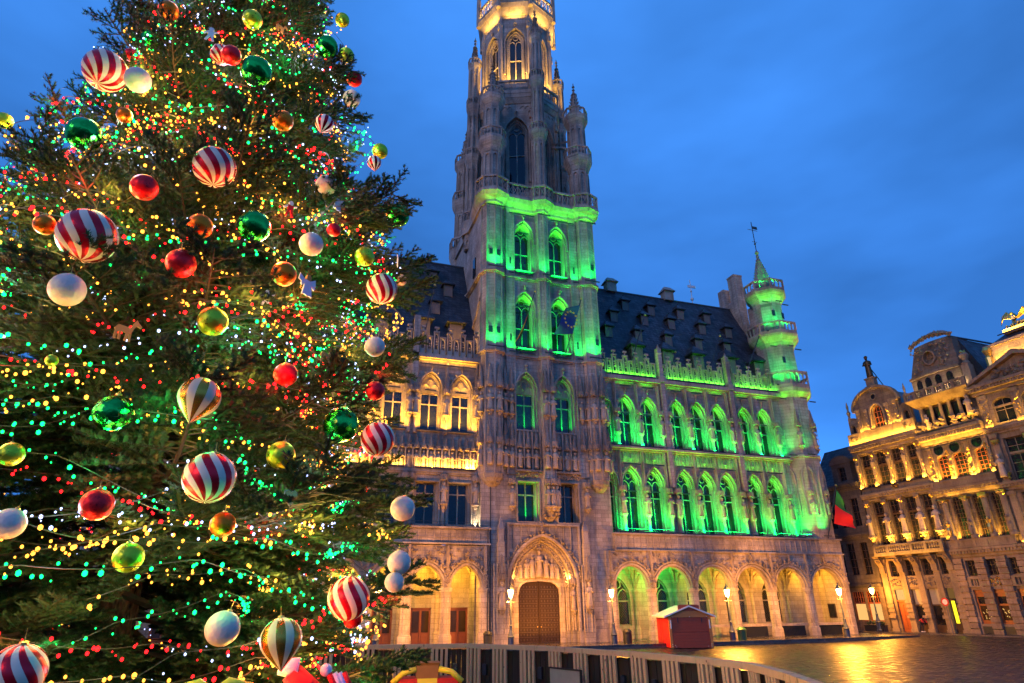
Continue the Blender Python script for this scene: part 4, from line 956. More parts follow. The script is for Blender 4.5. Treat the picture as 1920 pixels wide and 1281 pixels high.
for z, p in ((24.55, 48), (32.85, 48)):
    for x0, x1, y in ((14.6, 16.2, 49.72), (16.9, 17.5, FY-.55), (20.2, 21.1, 49.85), (23.75, 24.35, FY-.55), (24.7, 26.3, 49.72)):
        fl_(x0, x1, y, z, p*(x1-x0)*1.5, GREEN, .16, 80)
    for c in (W1, W2): fl_(c-.75, c+.75, FY+.45, z+.85, 48, GREEN, .0, 120); fl_(c-.75, c+.75, FY-.45, z+.0, 60, GREEN, .2, 90); fl_(c-.6, c+.6, FY+.2, z+5.2, 14, LIME, 0, 130)
for x0, x1, y in ((14.5, 16.4, 49.85), (17, 19.8, FY-.4), (20.0, 21.3, 49.95), (21.6, 24.2, FY-.4), (24.6, 26.4, 49.85)):
    fl_(x0, x1, y, 39.9, 8*(x1-x0), LIME, .0, 150)
for c in (W1, W2): fl_(c-.6, c+.6, FY+.4, 17.35, 42, GREEN, -.05, 100)
fl_(W1-.6, W1+.6, FY+.4, 9.5, 36, GREEN, -.05, 110)
for z, r, p in ((24.6, 2.6, 110), (31.0, 2.4, 110), (36.7, 1.95, 70), (16.9, 2.9, 40), (8.9, 2.9, 150)):
    for aa in (-135, -100):
        a = rad(aa); x, y = TX+r*math.cos(a), TY+r*math.sin(a)
        fl_(x-.45, x+.45, y, z, p*.5, GREEN, .10, 80)
for aa in (-135, -90, -45):
    a = rad(aa)
    for z, r in ((29.2, 2.4), (34.9, 2.0), (23.0, 2.75)):
        x, y = TX+r*math.cos(a), TY+r*math.sin(a); fl_(x-.4, x+.4, y, z, 9, LIME, 0, 160)
# yellow on the left wing and the lantern
for x0, x1 in ((-6, 5.2), (5.6, 8.0), (8.9, 14.0)):
    fl_(x0, x1, WY-.46, 13.5, (x1-x0)*9, YEL, .3, 120); fl_(x0, x1, WY-.50, 16.72, (x1-x0)*16, YEL, .3, 110); fl_(x0, x1, WY-.35, 22.75, (x1-x0)*2.5, YEL, 0, 160); fl_(x0, x1, WY+.3, 23.9, (x1-x0)*7, YEL, -.1, 120)
fl_(13.2, 14.0, WY-.42, 13.5, 40, YEL, .3, 120); fl_(13.9, 14.7, WY-.4, 8.8, 6, (1.0, .82, .5), .2, 90)
for c in LB[:4]: fl_(c-.5, c+.5, WY+.22, 16.95, 16, YEL, -.02, 100); fl_(c-.5, c+.5, WY+.2, 20.5, 4, YEL, 0, 130)
ap = 4.45*math.cos(rad(22.5))
for j in (0, 1, 6, 7, 2):
    a = rad(-90+22.5+45*j); nx_, ny_ = math.cos(a), math.sin(a)
    for rr, z, p, sx in ((ap+.5, 60.2, 200, 2.2), (ap-.1, 61.0, 70, 1.2), (ap+.45, 71.0, 60, 2.4)):
        x, y = OC[0]+nx_*rr, OC[1]+ny_*rr
        area_light('floodlight', (x, y, z), (x-nx_*.12, y-ny_*.12, z+1), sx, .1, p, (1.0, .56, .10), (TH, Vector((-ny_, nx_, 0))), 110)
    x, y = OC[0]+nx_*4.6, OC[1]+ny_*4.6
    area_light('floodlight', (x, y, 73.7), (x+nx_*.1, y+ny_*.1, 74.7), 2.8, .1, 120, (1.0, .56, .10), (TH, Vector((-ny_, nx_, 0))), 160)
# lanterns in the arcade vaults
lm = MB(); lm.lathe(0, 0, [(.03, .5), (.04, .2), (.16, .12), (.18, -.18), (.05, -.26)], 6); lm = lm.mesh('vault_lantern', 'iron')
for i, (a, c) in enumerate(zip(R_P, R_P[1:])):
    col = [GREEN, GREEN, (.45, .9, .08), (1, .45, .05), (1, .5, .05), (1, .48, .04)][i]; p = [330, 330, 260, 300, 330, 380][i]
    x = (a+c)/2-.6; place('vault_lantern', lm, TH, (x, AY+1.7, 6.1)); point_light('vault_light', (x, AY+1.6, 5.7), p*.62, col, TH, .15)
for i, (a, c) in enumerate(list(zip(L_P, L_P[1:]))[4:]):
    x = (a+c)/2-.5; place('vault_lantern', lm, TH, (x, AY+1.7, 6.0)); point_light('vault_light', (x, AY+1.7, 5.5), 220, (1.0, .54, .04), TH, .15)
# unseen warm lights for the portal's orange glow, without any lantern
for x in (17.3, 22.4): point_light('portal_light', (x, FY+.35, 4.9), 200, (1.0, .42, .07), TH, .1)
area_light('portal_light', (PX, FY-.7, .3), (PX, FY+.3, 3.5), 4.0, .2, 130, (1.0, .38, .04), TH, 140)
# ================================================================== guild houses along the right side
HZ = math.atan2(-.9982, .0593); HP = Vector((59.3, 52.0))
def house(name, s0, label):
    p = HP+Vector((.0593, -.9982))*s0
    r = empty(name, (p.x, p.y, 0.0), HZ, True); tag(r, label, 'house', 'guild houses along the right side of the square'); return r
def hwin_kit(w2, h, nx_, ny_, frame='wood_dark', glass='glass', arch=0.0, tr=None):
    b = MB(); P_ = [(-w2+.06, 0)]+(arch_pts(0, w2-.06, h-arch, h-.06, 5) if arch > .05 else [(-w2+.06, h-.06), (w2-.06, h-.06)])+[(w2-.06, 0)]
    b.ring(P_, .06, 0, .1); b.box(-w2, w2, 0, .1, 0, .07)
    for i in range(1, nx_): x = -w2+2*w2*i/nx_; b.box(x-.022, x+.022, .01, .07, .05, h-.05-arch*abs(x)/w2*.6)
    for j in range(1, ny_): z = h*j/ny_; b.box(-w2+.05, w2-.05, .015, .065, z-.02, z+.02)
    if tr: b.box(-w2, w2, -.06, .1, tr-.09, tr+.09)
    g = MB(); g.slab([(-w2, 0), (w2, 0)]+((arch_pts(0, w2, h-arch, h, 5))[::-1] if arch > .05 else [(w2, h), (-w2, h)]), .05, .06)
    return b.mesh('window', frame), [g.mesh('pane', glass)]
def hwall(par, x0, x1, z0, z1, ops, mat, th=.45, name='wall'):
    b = MB(); b.wall(x0, x1, z0, z1, 0, th, ops); return b.build(name, mat, par)
def cornice(par, x0, x1, z, h, pr, mat='house_trim'):
    b = MB(); b.box(x0, x1, -pr*.35, .05, z, z+h*.35); b.box(x0-.03, x1+.03, -pr*.75, .05, z+h*.35, z+h*.7); b.box(x0-.06, x1+.06, -pr, .05, z+h*.7, z+h)
    n = int((x1-x0)/.3)
    for i in range(n): x = x0+.15+i*(x1-x0-.15)/n; b.box(x, x+.13, -pr*.9, 0, z+h*.40, z+h*.68)
    return b.build('cornice', mat, par)
def relief(par, x0, x1, z0, z1, n, mat, r=.13, y=-.05, name='relief'):
    b = MB()
    for i in range(n): b.lump((rng.uniform(x0, x1), y, rng.uniform(z0, z1)), r*rng.uniform(.6, 1.2), rng)
    return tag(b.build(name, mat, par), None, None, None, 'stuff')
def pil(par, x, w_, z0, z1, pr=.16, mat='house_trim', cap=True, y0=0):
    b = MB(); b.box(x-w_/2, x+w_/2, y0-pr, .02, z0, z1); b.box(x-w_*.62, x+w_*.62, y0-pr*1.5, .02, z0, z0+.35)
    if cap: b.box(x-w_*.65, x+w_*.65, y0-pr*1.6, .02, z1-.35, z1)
    o = b.build('pilaster', mat, par)
    return o
def gcap(par, x, w_, z, mat='gilt', y=-.3):
    b = MB(); b.box(x-w_*.6, x+w_*.6, y, 0, z-.16, z+.1)
    for i in range(7): b.lump((x+rng.uniform(-w_*.6, w_*.6), y, z-.2+rng.uniform(-.15, .15)), .12, rng)
    b.build('capital', mat, par)
bal = MB(); bal.lathe(0, 0, [(.09, 0), (.05, .08), (.10, .28), (.05, .52), (.085, .62)], 8); bal = bal.mesh('baluster', 'house_trim')
def stone_rail(par, x0, x1, z0, z1, y, step=.27, solid=False, mat='house_trim', blocks=()):
    b = MB(); b.box(x0, x1, y-.12, y+.12, z0, z0+.14); b.box(x0, x1, y-.14, y+.14, z1-.16, z1)
    bl = [x0+.14, x1-.14]+list(blocks)
    for x in bl: b.box(x-.14, x+.14, y-.13, y+.13, z0+.1, z1-.1)
    if solid: b.box(x0, x1, y-.08, y+.08, z0+.1, z1-.1)
    o = b.build('balustrade', mat, par)
    if not solid:
        n = int((x1-x0)/step)
        for i in range(n):
            x = x0+(i+.5)*(x1-x0)/n
            if min(abs(x-q) for q in bl) > .2: place('baluster', bal, o, (x, y, z0+.12), 0, (1, 1, (z1-z0-.26)/.62))
    return o
def hflood(par, x0, x1, y, z, p, col=YEL, lean=.2, spread=120):
    w_ = par.matrix_world if False else None
    b = MB(); b.box(x0, x1, y-.05, y+.05, z-.12, z-.04); b.build('floodlight_bar', 'iron', par)
    d = bpy.data.lights.new('floodlight', 'AREA'); d.shape = 'RECTANGLE'; d.size = x1-x0; d.size_y = .08; d.energy = p*2.5; d.color = col; d.spread = rad(spread)
    o = bpy.data.objects.new('floodlight', d); COL.objects.link(o); o.parent = par
    zz = Vector((0, -lean, -1)).normalized(); x = Vector((1, 0, 0)); yy = zz.cross(x); m = Matrix((x, yy, zz)).transposed().to_4x4(); m.translation = ((x0+x1)/2, y, z); o.matrix_local = m
def body(par, x0, x1, z0, z1, dep=9, mat='house_stone'):
    b = MB(); b.box(x0, x1, .46, dep, z0, z1); b.build('house_body', mat, par)

# ---- house with the statue on its gable (four bays)
H1 = house('gabled_house', -2.0, 'pale stone house with carved caryatids, balcony and statue on its curved gable'); W = 8.1
op = lambda L_, z0, z1: [((a+c)/2+2.0, (c-a)/2, z0, z1, z1) for a, c in L_]
gf, mz = [(-.9, .16), (.87, 1.96), (2.63, 3.82), (4.52, 5.64)], [(-.85, .2), (.84, 1.85), (2.74, 3.77), (4.6, 5.55)]
s1, s2 = [(-1.14, .14), (.77, 2.0), (2.62, 3.89), (4.5, 5.72)], [(-1.32, -.1), (.5, 1.85), (2.4, 3.6), (4.25, 5.35)]
body(H1, 0.02, W-.02, 0, 20)
hwall(H1, 0, W, 0, 4.2, op(gf, 0, 4.0), 'house_stone'); hwall(H1, 0, W, 4.2, 7.2, op(mz, 5.25, 6.8), 'house_trim')
hwall(H1, 0, W, 7.2, 13.0, op(s1, 8.2, 12.8), 'house_stone'); hwall(H1, 0, W, 13.0, 18.1, op(s2, 14.3, 17.9), 'house_stone'); 
for a, c in mz: put_window(hwin_kit((c-a)/2, 1.55, 2, 3), H1, (a+c)/2+2, .28, 5.25)
for a, c in s1: put_window(hwin_kit((c-a)/2, 4.6, 3, 8, 'wood_dark', 'glass', 0, 3.2), H1, (a+c)/2+2, .26, 8.2)
for a, c in s2: put_window(hwin_kit((c-a)/2, 3.6, 3, 7, 'wood_dark', 'glass', 0, 2.25), H1, (a+c)/2+2, .26, 14.3)
for i, (a, c) in enumerate(gf):
    x, w2 = (a+c)/2+2, (c-a)/2
    if i == 0:
        b = MB(); b.box(x-w2, x+w2, .2, .28, .1, 2.85); b.box(x-w2, x+w2, .1, .28, 2.85, 3.05); o = b.build('door', 'wood_red', H1)
        for sx in (-.25, .25): q = MB(); q.box(x+sx*2*w2*.8-.18, x+sx*2*w2*.8+.18, .17, .2, .4, 2.6); q.build('door_panel', 'wood_red', o)
        q = MB(); q.box(x-w2, x+w2, .22, .24, 3.05, 4.0); q.build('fanlight', 'shop_warm', H1)
    elif i == 3:
        b = MB(); b.box(x-w2, x+w2, .2, .28, .05, .95); b.box(x-w2, x-w2+.1, .2, .28, .9, 3.0); b.box(x+w2-.1, x+w2, .2, .28, .9, 3.0); b.box(x-.09, x+.09, .19, .28, .9, 3.0); b.box(x-w2, x+w2, .15, .28, 2.9, 3.1); o = b.build('door', 'wood_dark', H1)
        for sx in (-1, 1): q = MB(); xx = x+sx*w2*.5; q.box(xx-.20, xx+.20, .24, .26, .95, 2.9); q.build('pane', 'shop_yellow', o)
        q = MB(); q.box(x-w2, x+w2, .24, .26, 3.1, 4.0); q.build('fanlight', 'shop_dim', H1)
    else:
        b = MB(); b.box(x-w2, x+w2, .2, .28, .05, .8); b.box(x-w2, x+w2, .18, .28, 2.45, 2.6); b.box(x-w2, x-w2+.08, .2, .28, .8, 4.0); b.box(x+w2-.08, x+w2, .2, .28, .8, 4.0); o = b.build('shop_front', 'wood_dark', H1)
        q = MB(); q.box(x-w2, x+w2, .25, .27, .8, 2.45); q.build('pane', 'glass', o); q = MB(); q.box(x-w2, x+w2, .25, .27, 2.6, 4.0); q.build('blind', 'curtain', o)
edges = [0.0]+[(gf[i][1]+gf[i+1][0])/2+2 for i in range(3)]+[W]
for i, x in enumerate([.45]+edges[1:4]+[W-.35]):
    pil(H1, x, .62 if 0 < i < 4 else .7, 0.05, 7.0, .14, 'house_trim')
    b = MB(); b.box(x-.4, x+.4, -.3, .02, 1.35, 1.62)
    for z in (1.9, 2.3, 2.7): b.box(x-.36, x+.36, -.22, .02, z, z+.22)
    b.build('pier_block', 'house_trim', H1)
    b = MB(); b.slab([(x-.3, 5.6), (x+.3, 5.6), (x+.34, 7.2), (x-.34, 7.2)], -.3, 0); b.prism([(x-.3, -.3), (x+.3, -.3), (x+.3, 0), (x-.3, 0)], 6.2, 7.25, None, [(x-.34, -1.0), (x+.34, -1.0), (x+.34, 0), (x-.34, 0)]); b.ball((x, -.55, 6.75), .25, 8, 6); b.build('console', 'house_trim', H1)
for a, c in gf: relief(H1, a+1.9, c+2.1, 4.35, 5.05, 26, 'house_trim', .11)
b = MB(); b.box(.6, W+.1, -1.15, .02, 7.22, 7.42); b.build('balcony_floor', 'house_trim', H1); stone_rail(H1, .65, W+.1, 7.42, 8.3, -1.02, .25, False, 'house_trim', (2.3, 4.9, 6.4))
for i, x in enumerate([.35, 2.45, 4.3, 6.2, W-.25]):
    pil(H1, x, .46, 8.3, 12.9, .2); gcap(H1, x, .5, 12.75); place('statue', STATUES[i % 5], H1, (x, -.42, 9.3), rng.uniform(-.4, .4), 1.2); place('corbel', CORBEL, H1, (x, -.42, 9.3), 0, 1.3); relief(H1, x-.25, x+.25, 8.75, 9.1, 6, 'gilt', .10, -.6)
cornice(H1, 0, W, 12.95, .75, .5); b = MB(); b.box(0, W, -.08, .02, 13.7, 14.25); b.build('frieze', 'house_trim', H1); relief(H1, .5, W-.5, 13.0, 13.3, 40, 'house_trim', .1, -.2); relief(H1, 3.6, 4.6, 13.5, 14.2, 16, 'gilt', .16, -.2)
for i, x in enumerate([.25, 2.2, 4.12, 5.9, W-.45]):
    pil(H1, x, .40, 14.25, 18.0, .18); relief(H1, x-.16, x+.16, 14.9, 16.4, 16, 'gilt', .09, -.24); gcap(H1, x, .4, 17.85); b = MB(); b.lathe(x, -.25, [(.14, 14.3), (.16, 14.8), (.10, 15), (.14, 16.2), (.22, 16.9), (.1, 17.1)], 8); b.ball((x, -.28, 17.3), .15, 8, 6); b.build('herm', 'house_trim', H1)
cornice(H1, -.05, W, 18.05, 1.0, .65)
stone_rail(H1, 0, W, 19.1, 20.4, -.25, .3, True, 'house_trim', (1.4, 2.6, 5.5, 6.7)); relief(H1, .3, 1.2, 19.5, 20.1, 12, 'wood_dark', .1, -.36); relief(H1, 6.8, 7.7, 19.5, 20.1, 12, 'wood_dark', .1, -.36)
gc = 4.05
gb = MB(); gb.wall(1.35, 6.75, 20.0, 22.9, 0, .5, [(gc, .62, 20.4, 22.2, 22.85)])
gb.slab([(1.35, 22.9), (6.75, 22.9)]+[(gc+2.7*math.cos(t_), 22.9+1.95*math.sin(t_)) for t_ in [math.pi*k/12 for k in range(13)]][1:-1], 0, .5); gb.build('gable', 'house_stone', H1)
b = MB(); b.ring([(gc-2.7*math.cos(t_), 22.9+1.95*math.sin(t_)) for t_ in [math.pi*k/12 for k in range(13)]], .25, -.28, .3); b.box(1.2, 2.0, -.3, .1, 22.75, 23.0); b.box(6.1, 6.9, -.3, .1, 22.75, 23.0); b.ring([(gc-.95, 20.4)]+arch_pts(gc, .72, 22.2, 23.0)+[(gc+.95, 20.4)], .16, -.2, .05); b.ring([(gc+.3*math.cos(t_), 23.9+.3*math.sin(t_)) for t_ in [-math.pi*2*k/10 for k in range(11)]], .1, -.12, .05); b.build('gable_moulding', 'house_trim', H1)
b = MB(); b.lathe(gc, 0, [(.01, 0), (.01, .01)], 3); b = MB(); b.slab([(gc+.3*math.cos(t_), 23.9+.3*math.sin(t_)) for t_ in [math.pi*2*k/10 for k in range(10)]], -.02, -.01); b.build('oculus', 'glass', H1)
put_window(hwin_kit(.62, 2.45, 3, 4, 'wood_red', 'glass', .65), H1, gc, .25, 20.4)
for x in (1.75, 2.75, 5.35, 6.35): pil(H1, x, .36, 20.1, 22.8, .14); relief(H1, x-.15, x+.15, 20.7, 22.2, 10, 'gilt', .08, -.16)
for x, sg in ((.75, 1), (7.3, -1)):
    b = MB(); b.wall(x-.55, x+.55, 20.0, 21.9, 0, .4, [(x, .26, 20.3, 21.1, 21.4)]); b.slab([(x-.55, 21.9), (x+.55, 21.9)]+[(x+.55*math.cos(t_), 21.9+.4*math.sin(t_)) for t_ in [math.pi*k/8 for k in range(1, 8)]], 0, .4); b.ring([(x-.34, 20.3)]+arch_pts(x, .3, 21.1, 21.5)+[(x+.34, 20.3)], .1, -.1, .05); b.build('gable', 'house_stone', H1)
    b = MB(); b.box(x-.27, x+.27, .2, .22, 20.3, 21.4); b.build('pane', 'glass', H1)
    b = MB(); b.lathe(x+(-.35 if sg > 0 else .35), .1, [(.2, 21.9), (.2, 22.3), (.1, 22.5), (.22, 23.0), (.08, 23.3), (.14, 23.7), (.03, 24.3)], 8); b.build('finial', 'house_trim', H1)
b = MB(); b.prism([(1.0, .5), (7.1, .5), (7.1, 9), (1.0, 9)], 20, 24.6, None, [(3.2, 1.5), (4.9, 1.5), (4.9, 8), (3.2, 8)]); b.build('roof', 'verdigris', H1)
b = MB(); b.box(gc-.7, gc+.7, -.1, .7, 24.6, 25.2); b.box(gc-.5, gc+.5, 0, .6, 25.2, 26.0); b.box(gc-.6, gc+.6, -.08, .68, 26.0, 26.15); b.build('pedestal', 'house_trim', H1)
sm = statue_mesh(77, 'bronze'); place('statue', sm, H1, (gc, .3, 26.15), .3, 1.4)
b = MB(); b.tube([(gc, .5, 27.6), (gc+.2, 2.6, 24.4)], .05, 5); b.build('stay_rod', 'iron', H1)
hflood(H1, .7, W, -.85, 8.35, 130, YEL, .35); hflood(H1, .1, W, -.42, 14.35, 170, YEL, .22); hflood(H1, 0, W, -.55, 19.15, 110, YEL, .4); hflood(H1, 1.4, 6.7, -.15, 20.45, 60, YEL, .1); hflood(H1, .4, W, -1.5, 7.0, 40, YEL, -.1, 160)

# ---- house with the curved ship-like gable
H2 = house('ship_gable_house', 6.1, 'carved stone house with round oculi, rusticated ground floor and ship-shaped gable'); W = 6.2
op = lambda L_, z0, z1, za=None: [((a+c)/2-6.1, (c-a)/2, z0, z1, za or z1) for a, c in L_]
gf = [(7.1, 8.22), (8.85, 9.95), (10.9, 11.9)]; mz = [(7.08, 8.22), (8.87, 9.85), (10.9, 11.85)]; s1 = [(7.4, 8.5), (9.3, 10.2), (11.0, 12.05)]; s2 = [(7.1, 8.28), (8.65, 9.88), (10.8, 12.02)]
body(H2, .02, W-.02, 0, 18.3)
hwall(H2, 0, W, 0, 4.0, op(gf, .95, 3.78), 'rusticated'); hwall(H2, 0, W, 4.0, 6.7, op(mz, 4.95, 6.33), 'rusticated'); hwall(H2, 0, W, 6.7, 12.3, op(s1, 8.2, 12.1), 'house_stone'); hwall(H2, 0, W, 12.3, 17.4, op(s2, 13.8, 15.75, 16.1), 'house_stone')
for a, c in gf:
    x, w2 = (a+c)/2-6.1, (c-a)/2; b = MB(); b.box(x-w2, x+w2, .22, .3, .95, 1.25); b.box(x-w2, x-w2+.13, .18, .3, 1.25, 3.78); b.box(x+w2-.13, x+w2, .18, .3, 1.25, 3.78); b.box(x-w2, x+w2, .18, .3, 3.2, 3.78); b.box(x-w2, x+w2, .18, .3, 2.45, 2.6); o = b.build('shop_window', 'wood_red', H2)
    q = MB(); q.box(x-w2, x+w2, .26, .28, 1.25, 2.45); q.build('pane', 'glass_warm', o); q = MB(); q.box(x-w2, x+w2, .26, .28, 2.6, 3.2); q.build('pane', 'glass', o)
    q = MB()
    for i in range(14): q.lump((rng.uniform(x-w2+.2, x+w2-.2), .22, rng.uniform(1.35, 2.2)), .055, rng)
    tag(q.build('window_display', 'shop_warm', o), None, None, None, 'stuff')
    q = MB(); q.box(x-w2, x+w2, -.02, .1, .08, .75); q.build('cellar_grille', 'iron', H2)
for a, c in mz: put_window(hwin_kit((c-a)/2, 1.38, 3, 3), H2, (a+c)/2-6.1, .26, 4.95)
for i, (a, c) in enumerate(mz):
    if i == 1: relief(H2, a-6.1, c-6.1, 4.1, 4.8, 26, 'gilt', .11)
    else: stone_rail(H2, a-6.15, c-6.05, 4.0, 4.85, -.1, .2)
for i, x in enumerate((.42, 2.42, 4.3, W-.15)):
    b = MB()
    for k in range(13): b.box(x-.42, x+.42, -.24-(.06 if k % 2 else 0), .02, .08+k*.5, .52+k*.5)
    b.build('rusticated_pier', 'rusticated', H2)
cornice(H2, -.05, W, 6.62, .75, .5); stone_rail(H2, 0, W, 7.4, 8.15, -.3, .3, True, 'house_trim', (1.0, 2.6, 3.7))
for a, c in s1: put_window(hwin_kit((c-a)/2, 3.9, 4, 10), H2, (a+c)/2-6.1, .26, 8.2)
for i, x in enumerate((.75, 2.78, 4.5, W-.05)):
    b = MB(); b.lathe(x, -.28, [(.34, 8.15), (.34, 8.4), (.27, 8.5), (.25, 11.6), (.3, 11.7)], 12); b.build('column', 'house_trim', H2, False); gcap(H2, x, .6, 11.9, 'gilt', -.55)
    b = MB(); b.ball((x, -.62, 9.75), .12, 8, 5); b.lathe(x, -.6, [(.12, 8.5), (.2, 9.0), (.12, 9.3), (.22, 9.6)], 8); b.build('cherub', 'gilt' if i % 2 == 0 else 'house_trim', H2)
cornice(H2, -.05, W, 12.2, .75, .5); stone_rail(H2, 0, W, 12.98, 13.65, -.36, .3, True, 'house_trim', (2.1, 4.2))
for a, c in s2: put_window(hwin_kit((c-a)/2, 2.3, 3, 6, 'wood_red', 'glass', .35), H2, (a+c)/2-6.1, .26, 13.8)
for x in (1.5, 3.1, 5.25):
    b = MB(); c_ = [(x+.52*math.cos(t_), 16.9-.25+.52*math.sin(t_)) for t_ in [-math.pi*2*k/16 for k in range(17)]]; b.ring(c_, .12, -.16, .02); b.build('oculus_frame', 'house_trim', H2); b = MB(); b.slab(c_[:-1][::-1], -.04, -.02); b.build('oculus', 'glass', H2)
for x in (.5, 2.35, 4.2, 6.05): pil(H2, x, .34, 13.65, 17.2, .14); relief(H2, x-.2, x+.2, 14, 16.4, 34, 'gilt', .1, -.2)
cornice(H2, -.05, W+.05, 17.3, 1.1, .75)
# ship stern: recessed loggia, projecting balcony, arcade, carved stern
b = MB(); b.box(.25, W-.25, .5, 6, 18.3, 21.9); b.build('gable', 'house_stone', H2)
for x in (.7, 1.75, 2.7, 3.6, 4.6, 5.5):
    b = MB(); b.lathe(x, .15, [(.24, 18.6), (.24, 18.8), (.17, 18.9), (.16, 21.0), (.26, 21.3), (.28, 21.9)], 10); b.build('column', 'house_trim', H2)
b = MB()
for i in range(5): b.box(.8+i*.95, 1.4+i*.95, .44, .5, 18.9, 21.0)
b.build('pane', 'glass', H2)
relief(H2, .1, W-.1, 18.4, 19.6, 70, 'house_trim', .28, -.15, 'sculpture_group'); place('statue', STATUES[3], H2, (5.6, -.3, 19.2), .3, 1.0); place('statue', STATUES[1], H2, (1.3, -.25, 18.7), -.5, .9)
b = MB(); b.prism([(.3, -.1), (W-.3, -.1), (W-.3, .5), (.3, .5)], 21.2, 21.9, None, [(-.1, -.9), (W+.1, -.9), (W+.1, .5), (-.1, .5)]); b.build('balcony_floor', 'house_trim', H2); stone_rail(H2, -.1, W+.1, 21.9, 22.75, -.78, .24, False, 'house_trim', (1.1, 2.1, 3.1, 4.1, 5.1))
cur = [(.5+5.2*k/10, .15-.5*math.sin(math.pi*k/10)) for k in range(11)]
b = MB(); b.prism(cur+[(5.7, 3), (.5, 3)], 22.0, 24.2); b.build('gable', 'house_stone', H2)
for k in (2, 4, 6, 8):
    x, y = .5+5.2*(k-.5+.5)/10, .15-.5*math.sin(math.pi*k/10); b = MB(); b.slab([(x-.3, 22.3), (x+.3, 22.3)]+arch_pts(x, .3, 23.5, 23.9, 4)[::-1], y-.06, y+.1); b.build('pane', 'glass', H2)
b = MB(); top = [(1.5+3.9*k/10, .55-.35*math.sin(math.pi*k/10)) for k in range(11)]; b.prism(cur+[(5.7, 3), (.5, 3)], 24.2, 27.6, None, top+[(5.4, 3), (1.5, 3)]); b.prism([(x, y-.25) for x, y in cur]+[(5.75, 3), (.45, 3)], 24.1, 24.35); b.build('stern', 'house_stone', H2)
relief(H2, 1.4, 5.2, 24.6, 27.2, 60, 'house_trim', .2, -.22); b = MB(); b.ring([(3.3+.55*math.cos(t_), 25.8+.65*math.sin(t_)) for t_ in [-math.pi*2*k/12 for k in range(13)]], .13, -.45, 0); b.build('medallion', 'house_trim', H2)
b = MB()
for k in range(26): u = k/25; b.lump((1.3+4.2*u, .3, 27.75+.55*math.sin(math.pi*u)), .33, rng)
b.build('crest', 'house_trim', H2)
b = MB(); b.prism([(1.2, 1), (7.8, 1), (7.8, 8), (1.2, 8)], 22.0, 27.4, None, [(2.2, 1.5), (5.4, 1.5), (5.4, 7), (2.2, 7)]); b.tube([(5.4, 1.6, 27.5), (5.6, 7, 27.5)], .1, 5); b.build('roof', 'slate', H2)
b = MB(); b.box(6.0, 6.7, -.3, .5, 21.6, 24.0); b.lathe(6.35, .1, [(.3, 24), (.4, 24.2), (.2, 24.4), (.42, 25.0), (.3, 25.2)], 10); b.build('urn', 'house_trim', H2); relief(H2, 6.1, 6.6, 24.9, 25.5, 10, 'gilt', .16, .1)
hflood(H2, .1, W, -.2, 8.25, 110, YEL, .2); hflood(H2, .1, W, -.2, 13.75, 190, YEL, .1); hflood(H2, .1, W, -.75, 18.5, 60, YEL, .2); hflood(H2, 0, W, -.5, 22.1, 30, (1, .7, .35), .4); hflood(H2, .1, W, -.5, 12.0, 40, YEL, 0, 160); hflood(H2, .1, W, -.6, 17.0, 60, YEL, 0, 160)

# ---- pedimented house at the right edge
H3 = house('pedimented_house', 12.35, 'stone house with triangular pediment and gilded bird on its attic at the right edge'); W = 8.0
body(H3, .02, W, 0, 21)
def ops3(cs, hw, z0, z1, za=None): return [(c, hw, z0, z1, za or z1) for c in cs]
c3 = [2.05, 4.6, 7.1]
hwall(H3, 0, W, 0, 6.7, [(c, .6, .95, 3.78, 3.78) for c in c3], 'rusticated'); hwall(H3, 0, W, 6.7, 12.3, ops3(c3, .75, 8.2, 11.6), 'house_stone'); hwall(H3, 0, W, 12.3, 17.3, ops3(c3, .85, 12.65, 16.4), 'house_stone'); hwall(H3, 0, W, 17.3, 21.0, ops3(c3, .85, 17.85, 19.6, 20.1), 'house_stone')
for c in c3:
    put_window(hwin_kit(.6, 2.83, 3, 5), H3, c, .26, .95); put_window(hwin_kit(.75, 3.4, 3, 8), H3, c, .26, 8.2); put_window(hwin_kit(.85, 3.75, 2, 5, 'house_trim', 'glass', 0, 2.4), H3, c, .26, 12.65); put_window(hwin_kit(.85, 2.25, 2, 2, 'house_trim', 'glass', .5, 1.5), H3, c, .26, 17.85)
cornice(H3, -.05, W, 6.62, .75, .5); cornice(H3, -.05, W, 11.9, .7, .45); cornice(H3, -.05, W, 16.9, .6, .45); cornice(H3, -.1, W, 20.7, .9, .7)
for x in (.6, 3.35, 5.9): pil(H3, x, .5, 7.4, 11.8, .2); pil(H3, x, .55, 12.4, 16.9, .2); gcap(H3, x, .5, 16.3); pil(H3, x, .55, 17.6, 20.6, .16); relief(H3, x-.18, x+.18, 17.9, 19.6, 18, 'gilt', .11, -.2); place('statue', STATUES[2], H3, (x, -.4, 13.0), 0, 1.1); relief(H3, x+.2, x+.5, 12.8, 13.3, 8, 'gilt', .16, -.3)
for x in (.6, 3.35, 5.9): b = MB(); b.ring([(x+.3*math.cos(t_), 20.2+.3*math.sin(t_)) for t_ in [-math.pi*2*k/10 for k in range(11)]], .1, -.25, 0); b.build('medallion', 'house_trim', H3)
b = MB(); b.slab([(-.1, 21.6), (9.3, 21.6), (4.6, 23.5)], -.1, .5); b.build('pediment', 'house_trim', H3)
b = MB(); b.slab([(-.4, 21.55), (-.1, 21.9), (4.6, 23.85), (9.3, 21.9), (9.6, 21.55), (4.6, 23.45)][::-1], -.65, .1); b.build('pediment_moulding', 'house_trim', H3); relief(H3, 2.0, 7.0, 21.75, 22.6, 40, 'house_trim', .22, -.25)
